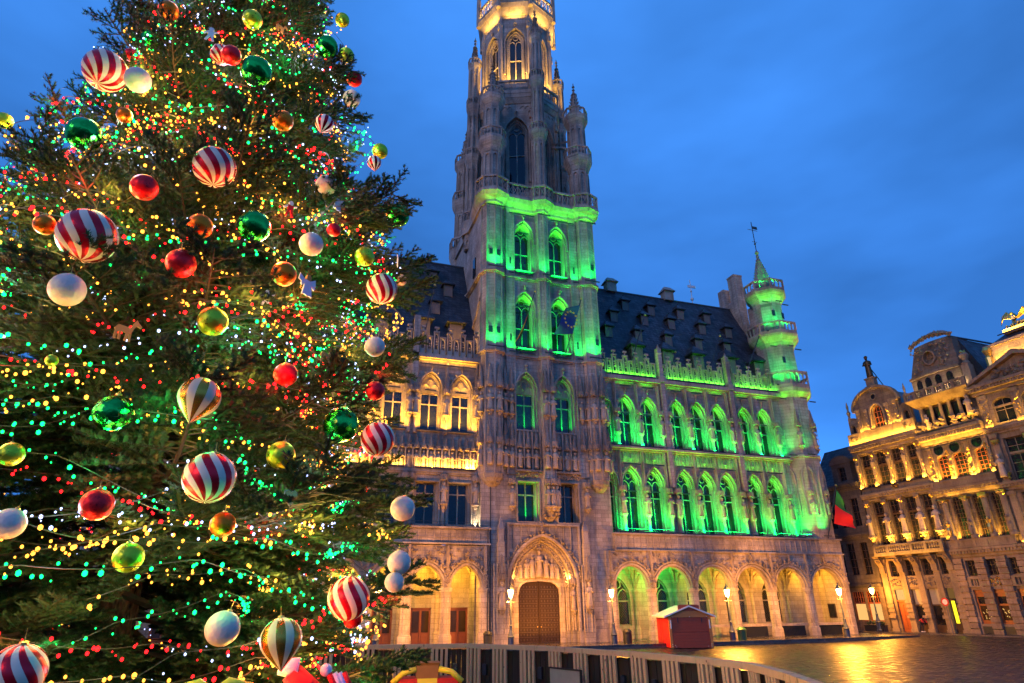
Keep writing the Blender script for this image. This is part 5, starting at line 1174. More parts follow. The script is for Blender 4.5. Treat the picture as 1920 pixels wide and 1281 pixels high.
b = MB(); b.box(1.9, 7.6, .6, 5, 21.5, 25.0); b.box(1.75, 7.75, .45, 5.1, 25.0, 25.25); b.build('attic', 'stone_pale', H3); b = MB(); b.prism([(2.2, .6), (7.3, .6), (7.3, 5), (2.2, 5)], 25.2, 26.0, None, [(3.4, 1.4), (6, 1.4), (6, 4), (3.4, 4)]); b.build('roof', 'slate', H3)
b = MB(); b.lathe(2.1, .3, [(.3, 23), (.34, 24), (.2, 24.2), (.42, 24.7), (.3, 25.0)], 8); b.build('vase', 'gilt', H3); b = MB(); b.box(3.6, 6.4, .9, 2.2, 25.9, 26.3); b.build('pedestal', 'stone_trim', H3)
# gilded bird rising from flames
b = MB()
b.tube([(4.4, 1.3, 26.35), (4.6, 1.3, 26.9), (4.95, 1.3, 27.25), (4.7, 1.3, 27.65)], .26, 8, None, .10); b.ball((4.6, 1.3, 27.72), .15, 8, 6); b.tube([(4.55, 1.3, 27.72), (4.3, 1.3, 27.66)], .06, 5, None, .01)
for sg in (-1, 1):
    for i in range(7):
        t_ = i/6; b.tube([(4.85+sg*.1, 1.3, 27.1), (4.9+sg*(.7+.4*t_), 1.35, 27.5+.5*(1-t_)), (4.9+sg*(1.25+.25*t_), 1.4, 27.7-.75*t_)], .09, 5, None, .02)
for i in range(20): b.lump((rng.uniform(3.8, 5.6), 1.3, rng.uniform(26.25, 26.7)), .2, rng)
b.build('gilded_bird', 'gilt', H3, True)
hflood(H3, .1, W, -.3, 7.5, 70, YEL, .2); hflood(H3, .1, W, -.3, 12.5, 120, YEL, .1); hflood(H3, .1, W, -.3, 17.5, 120, YEL, .1); hflood(H3, .1, W, -.5, 21.5, 100, YEL, .3); hflood(H3, 1.9, 7.6, .2, 23.4, 55, YEL, .3); hflood(H3, 3.2, 6.5, .7, 26.0, 60, YEL, .3)

# ---- dark house at the corner of the side street
H4 = house('dark_house', -9.0, 'unlit dark stone house with arched dormer at the corner of the side street'); W = 6.8
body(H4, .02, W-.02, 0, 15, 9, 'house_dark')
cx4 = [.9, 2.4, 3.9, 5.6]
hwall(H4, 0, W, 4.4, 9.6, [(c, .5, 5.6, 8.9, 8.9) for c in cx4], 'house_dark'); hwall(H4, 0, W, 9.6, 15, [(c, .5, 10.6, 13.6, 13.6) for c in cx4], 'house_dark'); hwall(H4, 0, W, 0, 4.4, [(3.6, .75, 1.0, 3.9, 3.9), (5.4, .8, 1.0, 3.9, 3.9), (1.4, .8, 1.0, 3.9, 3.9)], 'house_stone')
for c in cx4: put_window(hwin_kit(.5, 3.3, 2, 4), H4, c, .2, 5.6); put_window(hwin_kit(.5, 3.0, 2, 4), H4, c, .2, 10.6)
cornice(H4, 0, W, 9.3, .5, .3, 'house_dark'); cornice(H4, 0, W, 14.6, .7, .45, 'house_dark'); cornice(H4, 0, W, 4.3, .35, .3, 'house_dark')
b = MB(); b.prism([(0, 0), (W, 0), (W, 9), (0, 9)], 15.3, 20.0, None, [(.8, 2.6), (W-.8, 2.6), (W-.8, 7), (.8, 7)]); b.build('roof', 'slate', H4)
b = MB(); b.wall(3.6, 6.2, 15.3, 17.6, -.05, 1.6, [(4.9, .5, 15.6, 17.2, 17.2)]); b.slab([(3.45, 17.6), (6.35, 17.6)]+[(4.9+1.45*math.cos(t_), 17.6+.95*math.sin(t_)) for t_ in [math.pi*k/10 for k in range(1, 10)]], -.15, 1.6); o = b.build('dormer', 'house_dark', H4); put_window(hwin_kit(.5, 1.6, 2, 3), H4, 4.9, .2, 15.6)
b = MB(); b.box(5.2, 6.4, 3, 4.2, 18, 21); b.build('chimney', 'house_dark', H4)
for x, w2 in ((1.4, .8), (3.6, .75), (5.4, .8)):
    b = MB(); b.box(x-w2, x+w2, .12, .22, 1.0, 1.12); b.box(x-w2, x-w2+.1, .12, .22, 1.1, 3.9); b.box(x+w2-.1, x+w2, .12, .22, 1.1, 3.9); b.box(x-w2, x+w2, .10, .22, 2.7, 2.85)
    for i in range(1, 5): b.box(x-w2+2*w2*i/5-.025, x-w2+2*w2*i/5+.025, .12, .2, 2.85, 3.9)
    b.box(x-w2, x+w2, .12, .2, 3.35, 3.4); o = b.build('cafe_window', 'wood_red', H4)
    q = MB(); q.box(x-w2, x+w2, .2, .22, 1.1, 2.7); q.build('blind', 'shop_dim' if x < 3 else 'shop_warm', o); q = MB(); q.box(x-w2, x+w2, .2, .22, 2.85, 3.9); q.build('pane', 'glass', o)
# a street lamp and a traffic sign in front of the houses are built with the street furniture
# ================================================================== street furniture
def lantern_lamp(x, y, z, label, power=420, hz=3.75):
    power *= 4.2; r = tag(empty('street_lamp', (x, y, z)), label, 'street lamp', 'lit street lamps')
    b = MB(); b.lathe(x, y, [(.30, z), (.30, z+.12), (.24, z+.2), (.22, z+.75), (.27, z+.82), (.22, z+.9), (.12, z+1.25), (.10, z+1.5), (.13, z+1.55), (.075, z+1.65), (.055, z+3.3), (.09, z+3.36), (.05, z+3.42)], 10); b.build('post', 'lamp_paint', r)
    b = MB(); b.tube([(x-.32, y, z+3.15), (x+.32, y, z+3.15)], .025, 6); b.ball((x-.32, y, z+3.15), .04, 6, 4); b.ball((x+.32, y, z+3.15), .04, 6, 4); b.build('ladder_bar', 'lamp_paint', r)
    b = MB()
    for k in range(6):
        a = math.pi/3*k; b.tube([(x+.13*math.cos(a), y+.13*math.sin(a), z+3.45), (x+.24*math.cos(a), y+.24*math.sin(a), z+4.0)], .014, 4)
    b.lathe(x, y, [(.27, z+4.0), (.25, z+4.05), (.12, z+4.28), (.05, z+4.32), (.06, z+4.4), (.01, z+4.5)], 6); b.build('lantern_frame', 'lamp_paint', r)
    b = MB(); b.lathe(x, y, [(.10, z+3.46), (.15, z+3.6), (.21, z+3.92), (.16, z+3.99)], 8); b.build('lantern_glow', 'lamp_glow', r, True)
    g = point_light('lamp_light', (x, y-.36, z+3.75), power, (1.0, .37, .035), r, .12)
    return r
lantern_lamp(15.85, 47.4, -.12, 'lit street lamp in front of the town hall portal, left of the door', 620)
lantern_lamp(24.0, 47.1, -.12, 'lit street lamp right of the portal, before the first green arcade bay', 260)
lantern_lamp(34.7, 47.2, -.12, 'lit street lamp standing behind the red market hut', 620)
lantern_lamp(45.85, 46.6, -.05, 'lit street lamp at the right corner of the town hall arcade', 620)
lantern_lamp(6.15, 47.4, -.12, 'lit street lamp glowing through the branches right of the tree', 520)
lantern_lamp(57.0, 53.6, .18, 'smaller lit lamp in front of the dark corner house', 260)
def litter_bin(x, y, z, h, r0, mat, label):
    r = tag(empty('litter_bin', (x, y, z)), label, 'bin')
    b = MB(); b.lathe(x, y, [(r0*.75, z), (r0*.8, z+.08), (r0*.95, z+.12), (r0, z+h*.75), (r0*1.05, z+h*.78)], 14); b.build('body', mat, r)
    b = MB(); b.lathe(x, y, [(r0*1.08, z+h*.8), (r0*1.08, z+h*.86), (r0*.7, z+h), (r0*.1, z+h*1.03)], 14); b.build('lid', mat, r)
litter_bin(14.75, 49.6, -.12, 1.15, .33, 'bin_black', 'black litter bin beside the portal lamp post')
litter_bin(25.4, 47.6, -.12, 1.15, .33, 'bin_black', 'black litter bin left of the red market hut')
litter_bin(35.4, 46.9, -.12, 1.15, .36, 'bin_green', 'green bin beside the lamp post right of the hut')
# red market hut
hx, hy = 27.55, 45.0
H = tag(empty('market_hut', (hx, hy, -.25), rad(-18), True), 'closed red and brown wooden market hut with white roof', 'hut')
hw_, hd_ = 3.2, 4.0
SW = MB(); SW.box(.03, .06, .05, hd_, .05, 2.15); SW = SW.build('side_wall', 'hut_brown', H)
for k in range(14):
    b = MB(); b.box(rng.uniform(-.008, .006), .03, .05+k*hd_/14.2, .05+(k+1)*hd_/14.2-.015, .05, 2.15); b.build('board', 'hut_red', SW)
b = MB(); b.box(hw_-.06, hw_, .05, hd_, .05, 2.15); b.build('side_wall', 'hut_red', H); b = MB(); b.box(0, hw_, hd_-.06, hd_, .05, 2.15); b.build('back_wall', 'hut_red', H)
b = MB(); b.box(.22, hw_-.22, .06, .10, 1.12, 2.12); SH = b.build('shutter', 'wood_dark', H); b = MB(); b.box(.22, hw_-.22, .02, .07, .05, 1.10); CF = b.build('counter_front', 'wood_dark', H)
for k in range(5):
    b = MB(); b.box(.22, hw_-.22, .03+rng.uniform(-.006, .006), .06, 1.12+.2*k, 1.31+.2*k); b.build('board', 'hut_brown', SH); b = MB(); b.box(.22, hw_-.22, -.01+rng.uniform(-.006, .006), .02, .05+.21*k, .25+.21*k); b.build('board', 'hut_brown', CF)
for x in (.7, hw_-.7): b = MB(); b.box(x-.03, x+.03, .0, .04, 1.75, 2.14); b.build('hinge', 'iron', SH)
b = MB(); b.slab([(0, 2.15), (hw_, 2.15), (hw_*.72, 2.62), (hw_*.28, 2.62)], .0, .08); b.build('gable_board', 'hut_frame', H); b = MB(); b.slab([(.8, 2.58), (2.4, 2.58), (2.4, 2.95), (2.25, 3.0), (.95, 3.0), (.8, 2.95)], -.06, .0); b.build('sign_board', 'hut_brown', H)
for x in (0, hw_-.2): b = MB(); b.box(x, x+.2, -.02, .1, .03, 2.15); b.build('corner_post', 'hut_frame', H)
b = MB(); b.box(.2, hw_-.2, -.03, .05, 2.12, 2.2); b.build('lintel', 'hut_frame', H)
b = MB(); b.slab([(-.35, 2.1), (1.6, 2.85), (1.6, 2.95), (-.38, 2.2)][::-1], -.25, hd_+.2); b.slab([(3.55, 2.1), (1.6, 2.85), (1.6, 2.95), (3.58, 2.2)], -.25, hd_+.2); b.build('roof', 'white_paint', H)
for x in (.10, hw_-.18): b = MB(); b.box(x, x+.08, -.06, -.02, 1.35, 1.95); b.build('hinge_plate', 'white_paint', H)
b = MB()
for x, z in ((.14, .15), (.14, .28), (.42, .12), (.34, .22), (hw_-.14, .15), (hw_-.4, .15), (hw_-.14, .3), (.3, 2.16), (1.6, 2.16), (2.9, 2.16)): b.lathe(x, -.04, [(.025, z-.02), (.025, z+.02)], 6)
b.build('bolts', 'white_paint', H)
# plank fence round the tree, running from behind the tree towards the viewer
FP = [(-1.2, 18.6), (1.9, 18.15), (4.62, 17.44), (6.05, 15.32), (6.83, 12.73), (7.18, 10.9), (7.2, 9.5), (6.62, 7.95), (6.05, 6.8), (5.0, 5.6)]
FZ = 1.80
for i, (p, q) in enumerate(zip(FP, FP[1:])):
    d = Vector((q[0]-p[0], q[1]-p[1])); l = d.length; d = d/l
    order = ['leftmost', 'second', 'third', 'fourth', 'fifth', 'sixth', 'seventh', 'eighth', 'ninth'][i]
    r = tag(empty('fence_panel', (p[0], p[1], -.25), math.atan2(d.y, d.x), True), f'{order} pale timber fence panel with dark boards, counted from behind the tree', 'fence', 'fence panels round the tree')
    h = FZ+.25
    b = MB(); b.box(0, l-.015, -.03, .12, h-.10, h); b.build('top_rail', 'fence_wood', r); b = MB(); b.box(0, l-.015, .03, .09, .15, .27); b.build('bottom_rail', 'fence_wood', r)
    n = max(2, int(round(l/.95)))
    for j in range(n):
        x0 = l*j/n; pw = l/n
        for k, (a, w_) in enumerate(((.02, .075), (.13, .07), (.26, .07), (.38, .075))):
            m = MB(); yy = -.025+rng.uniform(-.006, .006); m.box(x0+a, x0+a+w_+rng.uniform(-.008, .01), yy, yy+.05, .02, h-.10); m.build('stud', 'fence_wood', r)
        nb = int(pw/.13)
        for k in range(nb):
            m = MB(); m.box(x0+pw*k/nb+.004, x0+pw*(k+1)/nb-.004, .075+rng.uniform(0, .012), .10, .02, h-.11+rng.uniform(-.03, .0)); m.build('board', 'fence_dark', r)
        if j % 2 == 0:
            m = MB(); m.box(x0+pw*.62, x0+pw*.62+.11, -.0, .07, h*.66, h*.78); m.build('bracket', 'iron', r)
# blank board leaning on the fence
S = tag(empty('blank_board', (5.93, 13.9, 1.0), math.atan2(-2.59, .78), True), 'blank pale rectangular board in front of the fence', 'board')
b = MB(); b.box(-.5, .5, -.1, -.07, -.6, .42); b.build('panel', 'curtain', S); b = MB(); b.box(-.53, .53, -.11, -.06, .42, .45); b.box(-.53, -.5, -.11, -.06, -.6, .45); b.box(.5, .53, -.11, -.06, -.6, .45); b.build('frame', 'fence_dark', S)
# round traffic sign by the houses
sx_, sy_ = HP.x+.0593*5.2-1.3, HP.y-.9982*5.2
S = tag(empty('traffic_sign', (sx_, sy_, .1), HZ, True), 'round red and white traffic sign on a thin post by the yellow doorway', 'sign')
b = MB(); b.tube([(0, 0, 0), (0, 0, 3.0)], .035, 6); b.build('post', 'lead', S)
plain('sign_red', (.55, .02, .02), .4); plain('sign_white', (.75, .72, .70), .4)
b = MB(); b.slab([(.36*math.cos(t_), 2.7+.36*math.sin(t_)) for t_ in [math.pi*2*k/20 for k in range(20)]], -.05, -.03); b.build('disc', 'sign_red', S); b = MB(); b.slab([(.24*math.cos(t_), 2.7+.24*math.sin(t_)) for t_ in [math.pi*2*k/20 for k in range(20)]], -.056, -.052); b.build('disc_centre', 'sign_white', S)
# bench and planter at the corner, person in a red jacket by the wall
bx, by = HP.x-.0593*2-2.0, HP.y+2.2
S = tag(empty('planter_box', (bx, by, .1), HZ, True), 'dark low planter box in front of the cafe window', 'planter')
b = MB(); b.box(-1.1, 1.1, -.3, .3, 0, .55); b.box(-1.15, 1.15, -.34, .34, .55, .62); b.build('box', 'iron', S); b = MB()
for i in range(60): b.lump((rng.uniform(-1, 1), rng.uniform(-.25, .25), rng.uniform(.62, .95)), .12, rng)
plain('hedge', (.03, .05, .02), .8); tag(b.build('shrub', 'hedge', S), None, None, None, 'stuff')
# ================================================================== flags
for n_, c_ in (('flag_black', (.012, .012, .014)), ('flag_yellow', (.80, .52, .03)), ('flag_red', (.62, .012, .012)), ('flag_blue', (.006, .030, .17)), ('flag_green', (.015, .16, .03))): plain(n_, c_, .8, 0, .12, 5)
def cloth(root, c00, c10, c11, c01, mats, fn, amp=.12, nu=18, nv=12, waves=2.2, normal=(0, -1, 0)):
    """cloth sheet between four corners, u along the first edge, with folds"""
    c00, c10, c11, c01, N_ = map(Vector, (c00, c10, c11, c01, normal)); b = MB(); nv1 = nv+1
    for i in range(nu+1):
        for j in range(nv1):
            u, v = i/nu, j/nv; p = c00*(1-u)*(1-v)+c10*u*(1-v)+c11*u*v+c01*(1-u)*v
            b.v.append(tuple(p+N_*(amp*math.sin(waves*2*math.pi*(u+.25*v)+.8)*(.25+v)*.9+amp*.4*math.sin(9*u*v+2))))
    for i in range(nu):
        for j in range(nv): b.f.append((i*nv1+j, (i+1)*nv1+j, (i+1)*nv1+j+1, i*nv1+j+1)); b.m.append(fn((i+.5)/nu, (j+.5)/nv))
    return b.build('cloth', mats, root, True)
def flag_root(label, p0, p1):
    r = tag(empty('flag', p0), label, 'flag'); b = MB(); b.tube([p0, p1], .05, 6); b.build('pole', 'iron', r); b = MB(); b.ball(p1, .11, 8, 6); b.build('finial', 'gilt', r); return r
F = flag_root('black yellow and red flag drooping from the left tower window', (17.75, 50.55, 24.85), (19.4, 50.0, 30.75))
cloth(F, (19.0, 50.0, 29.3), (18.1, 50.2, 26.1), (17.2, 50.05, 25.0), (18.0, 49.95, 26.3), ['flag_black', 'flag_red', 'flag_yellow'], lambda u, v: min(2, int(v*3.0)), .18, 18, 12, 1.6)
F = flag_root('blue flag with yellow stars waving from the right tower window', (22.6, 50.55, 24.9), (24.2, 49.8, 30.6))
cloth(F, (24.0, 49.85, 29.85), (23.2, 50.1, 26.8), (21.2, 49.7, 26.4), (22.3, 49.5, 29.1), ['flag_blue'], lambda u, v: 0, .16, 20, 14, 1.3)
st = MB()
for k in range(12):
    a = 2*math.pi*k/12; cx, cz = 22.85+.62*math.cos(a), 28.05+.82*math.sin(a)
    st.slab([(cx+(.13 if q % 2 == 0 else .055)*math.sin(math.pi*q/5), cz+(.13 if q % 2 == 0 else .055)*math.cos(math.pi*q/5)) for q in range(10)][::-1], 49.50, 49.53)
tag(st.build('stars', 'flag_yellow', F), None, None, None, 'stuff')
F = flag_root('green and red flag hanging at the right corner of the town hall', (49.7, 50.55, 8.6), (51.4, 49.9, 13.75))
cloth(F, (51.28, 49.9, 13.3), (50.35, 50.1, 10.0), (52.6, 49.6, 9.55), (51.75, 49.7, 11.9), ['flag_green', 'flag_red'], lambda u, v: 0 if u < .42 else 1, .15, 18, 12, 1.5)
for p0, p1 in (((30.15, 51.5, 25.2), (32.1, 51.2, 30.6)), ((39.35, 51.5, 25.3), (41.1, 51.2, 29.4)), ((34.7, 51.5, 24.9), (35.4, 51.4, 26.9)), ((44.2, 51.5, 25.9), (46.4, 51.2, 30.2)), ((9.1, 51.5, 25.0), (9.85, 51.2, 30.5))):
    b = MB(); b.tube([p0, p1], .055, 6); o = b.build('flagpole', 'iron', TH); b = MB(); b.ball(p1, .12, 8, 6); b.build('finial', 'gilt', o)

# ================================================================== person by the houses
px_, py_ = HP.x+.0593*2.0-1.0, HP.y-.9982*2.0
P = tag(empty('person', (px_, py_, .16)), 'person in a red jacket and dark trousers bending down by the house wall', 'person')
def skinned(name, V, E_, Rr, mat, parent):
    me = bpy.data.meshes.new(name); me.from_pydata(V, E_, []); o = bpy.data.objects.new(name, me); COL.objects.link(o); o.parent = parent; me.materials.append(MATS[mat])
    sk = o.modifiers.new('skin', 'SKIN'); sk.use_smooth_shade = True
    for i, r in enumerate(Rr): me.skin_vertices[0].data[i].radius = (r, r)
    me.skin_vertices[0].data[0].use_root = True
    ss = o.modifiers.new('sub', 'SUBSURF'); ss.levels = 1; ss.render_levels = 2; ORG[o.name] = Vector((0, 0, 0)); return o
plain('jacket_red', (.42, .02, .015), .8); plain('trousers', (.02, .02, .025), .85); plain('skin', (.45, .27, .19), .6); plain('hair', (.03, .018, .012), .7); plain('shoe_white', (.6, .58, .55), .6)
V = [(0,0,.80),(0,-.12,1.0),(0,-.26,1.16),(0,-.36,1.24),(0,-.42,1.30),  (.17,-.30,1.14),(.22,-.42,.92),(.16,-.56,.78), (-.17,-.30,1.14),(-.22,-.42,.92),(-.16,-.56,.78), (.10,.02,.74),(.13,-.06,.42),(.13,.05,.08),(.13,-.12,.05), (-.10,.02,.74),(-.14,.04,.42),(-.14,.15,.08),(-.14,-.02,.05)]
E_ = [(0,1),(1,2),(2,3),(3,4),(2,5),(5,6),(6,7),(2,8),(8,9),(9,10),(0,11),(11,12),(12,13),(13,14),(0,15),(15,16),(16,17),(17,18)]
skinned('body', V, E_, [.15,.16,.17,.07,.06, .075,.055,.04, .075,.055,.04, .095,.075,.05,.04, .095,.075,.05,.04], 'trousers', P)
b = MB()
def ell(b, c, r): b.add([(c[0]+r[0]*math.sin(math.pi*i/8)*math.cos(2*math.pi*j/12), c[1]+r[1]*math.sin(math.pi*i/8)*math.sin(2*math.pi*j/12), c[2]-r[2]*math.cos(math.pi*i/8)) for i in range(9) for j in range(12)], [(i*12+j, i*12+(j+1) % 12, (i+1)*12+(j+1) % 12, (i+1)*12+j) for i in range(8) for j in range(12)])
Vj = [(0,.02,.82),(0,-.11,1.0),(0,-.26,1.17),(.19,-.30,1.14),(.24,-.42,.92),(.18,-.54,.80),(-.19,-.30,1.14),(-.24,-.42,.92),(-.18,-.54,.80)]
skinned('jacket', Vj, [(0,1),(1,2),(2,3),(3,4),(4,5),(2,6),(6,7),(7,8)], [.18,.20,.19,.09,.075,.06,.09,.075,.06], 'jacket_red', P)
b = MB(); ell(b, (px_, py_-.46, .16+1.38), (.085, .10, .12)); b.lump((px_, py_-.57, .16+1.37), .02, rng); b.build('head', 'skin', P, True)
b = MB(); ell(b, (px_, py_-.43, .16+1.42), (.095, .10, .10)); b.build('hair', 'hair', P, True)
for sx in (.13, -.14): b = MB(); ell(b, (px_+sx, py_-.05, .16+.045), (.05, .14, .05)); b.build('shoe', 'shoe_white', P, True)

# ================================================================== Christmas tree
AXX, AXY = -2.15, 10.24
def interp(z, zs, rs):
    for a, c, ra, rc in zip(zs, zs[1:], rs, rs[1:]):
        if z <= c: return ra+(rc-ra)*(z-a)/(c-a)
    return rs[-1]
def crown_r(z, a=None):
    r = interp(z, [0, 1.5, 3.6, 6, 8.2, 11, 14.5, 18, 21.5], [4.3, 4.5, 4.3, 3.8, 3.2, 2.3, 1.45, .75, 0])
    return r if a is None else r*(1+interp(z, [0, 2.5, 3.6, 4.6, 6, 7, 8.2, 22], [-.24, -.22, -.17, -.20, -.13, .02, .10, .17])*math.cos(a-.21))
def mat_needles():
    m, t, out = new_mat('needles'); oi = t.nodes.new('ShaderNodeObjectInfo'); P_ = pos(t)
    n1 = noise(t, P_, 2.2, 3); n2 = noise(t, P_, 23.0, 2)
    c = mixc(t, n1, (.010, .028, .009), (.030, .060, .016)); c = mixc(t, ramp(t, n2, .35, .7, 0, .6), c, (.040, .064, .018)); c = mixc(t, ramp(t, oi.outputs['Random'], .0, 1.0, 0, .35), c, (.022, .045, .022))
    princ(t, out, c, .6, 0, None, .2)
mat_needles()
def branch_mesh(Lb, seed):
    r = random.Random(seed); V = []; Fs = []; M_ = []
    def needle(p, d, side, ln, wd):
        t_ = (d*.75+side).normalized()*ln; w_ = d.cross(side); w_ = (w_.normalized() if w_.length > 1e-6 else Vector((0, 0, 1)))*wd*.5+d*wd*.3
        i = len(V); V.extend((p-w_, p+w_, p+t_)); Fs.append((i, i+1, i+2)); M_.append(1)
    def stick(path, r0, r1, n=4):
        i0 = len(V); k = len(path)
        for i, p in enumerate(path):
            d = (path[min(i+1, k-1)]-path[max(i-1, 0)]).normalized(); a = d.cross(Vector((0, 0, 1))); a = a.normalized() if a.length > 1e-5 else Vector((0, 1, 0)); b_ = d.cross(a); rr = r0+(r1-r0)*i/(k-1)
            for j in range(n): an = 2*math.pi*j/n; V.append(p+a*(rr*math.cos(an))+b_*(rr*math.sin(an)))
        for i in range(k-1):
            for j in range(n): Fs.append((i0+i*n+j, i0+i*n+(j+1) % n, i0+(i+1)*n+(j+1) % n, i0+(i+1)*n+j)); M_.append(0)
    def clothe(path, dens, ln):
        for a, c in zip(path, path[1:]):
            d = c-a; l = d.length
            if l < 1e-4: continue
            d = d/l; sx = d.cross(Vector((0, 0, 1))); sx = sx.normalized() if sx.length > 1e-5 else Vector((0, 1, 0)); up_ = sx.cross(d)
            for _ in range(max(1, int(l*dens))):
                an = r.uniform(-.55, math.pi+.55); needle(a+d*(l*r.random()), d, sx*math.cos(an)+up_*math.sin(an), ln*r.uniform(.7, 1.25), .0125)
    def curve(p0, d0, l, bend, n=4):
        pts = [p0]; d = d0.normalized()
        for i in range(n): d = (d+bend/n).normalized(); pts.append(pts[-1]+d*(l/n))
        return pts
    n = 9; main = []
    for i in range(n+1):
        u = i/n; main.append(Vector((Lb*u, Lb*.04*math.sin(3*u+seed), Lb*(-.10*math.sin(math.pi*u*.9)+.10*u*u))))
    stick(main, .012+.010*Lb, .006, 5); clothe(main[-4:], 420, .055)
    step = .075 if Lb < 2 else .088; k = int(Lb*.86/step)
    for q in range(k):
        u = .13+.86*q/k; f = u*n; i = min(n-1, int(f)); p = main[i].lerp(main[i+1], f-i); d = (main[i+1]-main[i]).normalized()
        for sg in (-1, 1):
            if r.random() < (.30 if u < .35 else .06): continue
            env = (.50*(1-u)+.10)*(.55+.9*min(1, u*2.2)) ; l2 = Lb*env*r.uniform(.55, 1.05)*.72+.10
            an = rad(r.uniform(42, 66)); d2 = d*math.cos(an)+Vector((0, 1, 0))*sg*math.sin(an)+Vector((0, 0, r.uniform(-.48, .34)))
            tw = curve(p, d2, l2, Vector((.5, 0, r.uniform(-.40, .25))), 4); stick(tw, .009, .003, 3)
            bare = 1 if l2 > .5 else 0
            clothe(tw[bare:], 270, .052)
            m3 = int(l2/.085)
            for s_ in range(m3):
                w_ = .22+.76*s_/max(1, m3); g = w_*4; ii = min(3, int(g)); pp = tw[ii].lerp(tw[ii+1], g-ii); dd = (tw[ii+1]-tw[ii]).normalized()
                s3 = dd.cross(Vector((0, 0, 1))).normalized()*(1 if s_ % 2 else -1); l3 = (.07+.20*l2*(1-w_*.7))*r.uniform(.7, 1.2)
                t3 = curve(pp, dd*.75+s3*.75+Vector((0, 0, r.uniform(-.12, .30))), l3, Vector((.2, 0, .12)), 2); clothe(t3, 300, .048)
    me = bpy.data.meshes.new('branch'); me.from_pydata([tuple(v) for v in V], [], Fs); me.materials.append(MATS['twig']); me.materials.append(MATS['needles'])
    me.polygons.foreach_set('material_index', M_); me.update(); return me
BR = {L_: [branch_mesh(L_, int(L_*10)+7*k) for k in range(3)] for L_ in (4.8, 3.7, 2.7, 1.8, 1.1)}
TREE = tag(empty('christmas_tree', (AXX, AXY, -.25)), 'tall decorated spruce tree with coloured lights on the left', 'tree')
tr = MB(); path = [(AXX+.04*math.sin(z*.8), AXY+.05*math.sin(z*.6+1), z) for z in [-.3+1.5*i for i in range(15)]]; tr.tube(path, .30, 14, None, .03); tr.build('trunk', 'bark', TREE, True)
tr_r = random.Random(11); z = .9; az = 0.0; nb = 0
while z < 21.2:
    m = 6 if z < 16 else 5
    for k in range(m):
        zz = z+tr_r.uniform(-.18, .18); a = az+2*math.pi*k/m+tr_r.uniform(-.22, .22); R0 = max(.35, crown_r(zz, a))*tr_r.choice((.80, .90, .97, 1.03, 1.10))
        facing = math.cos(a-math.atan2(-AXY, -AXX))
        if 2.2 < zz < 6.0 and facing > .86 and tr_r.random() < .28: continue
        cls = min(BR, key=lambda q: abs(q-R0)); sc_ = R0/cls
        pit = rad(-6+30*(zz/21)**1.6)+tr_r.uniform(-.09, .09)
        o = bpy.data.objects.new('branch', tr_r.choice(BR[cls])); COL.objects.link(o); o.parent = TREE; o.location = (0, 0, zz+.25)
        o.rotation_euler = (tr_r.uniform(-.2, .2), -pit, a); o.scale = (sc_, sc_*tr_r.uniform(.9, 1.15), sc_); nb += 1
    az += 2*math.pi*.381/1.0; z += .405 if z < 14 else .36
lead_ = bpy.data.objects.new('branch', BR[1.1][0]); COL.objects.link(lead_); lead_.parent = TREE; lead_.location = (0, 0, 20.8); lead_.rotation_euler = (0, -1.5, 0)

# ---- light strings wound round the tree
LC = {'amber': (1.0, .34, .03), 'green': (.004, 1.0, .12), 'red': (1.0, .006, .008), 'cool white': (.42, .52, 1.0)}
LL = {'amber': (1.0, .52, .10), 'green': (.02, 1.0, .22), 'red': (1.0, .03, .02), 'cool white': (.6, .7, 1.0)}
for k_, c_ in LC.items(): mat_emit('bulb_'+k_.replace(' ', '_'), c_, {'amber': 3.2, 'green': 4.0, 'red': 5.0, 'cool white': 3.0}[k_]).cycles.emission_sampling = 'NONE'
plain('cable', (.012, .016, .012), .6)
TIER = ['lowest', 'second lowest', 'third lowest', 'middle', 'third highest', 'second highest', 'highest']
STR = {}; seq = ['amber', 'red', 'green', 'amber', 'cool white', 'green', 'amber', 'red', 'amber', 'green', 'cool white']
sr = random.Random(21); z = 1.5; i = 0
d6 = [(0,0,1)]+[(.87*math.cos(q_), .87*math.sin(q_), .5) for q_ in (0, 1.257, 2.513, 3.77, 5.027)]+[(.87*math.cos(q_), .87*math.sin(q_), -.5) for q_ in (.628, 1.885, 3.142, 4.398, 5.655)]+[(0,0,-1)]
f6 = [(0,1+k,1+(k+1)%5) for k in range(5)]+[(1+k,6+k,1+(k+1)%5) for k in range(5)]+[(1+(k+1)%5,6+k,6+(k+1)%5) for k in range(5)]+[(11,6+(k+1)%5,6+k) for k in range(5)]
def next_string(cname, tier):                      # one long string per colour and tier, wound round several times
    key = (cname, tier)
    if key not in STR:
        r = tag(empty('light_string', (AXX, AXY, 1.4+2.0*tier)), f'{cname} fairy light string wound round the {TIER[tier]} of seven tiers of the tree', 'light string', 'fairy light strings on the tree')
        STR[key] = (r, MB(), MB())
    return STR[key]
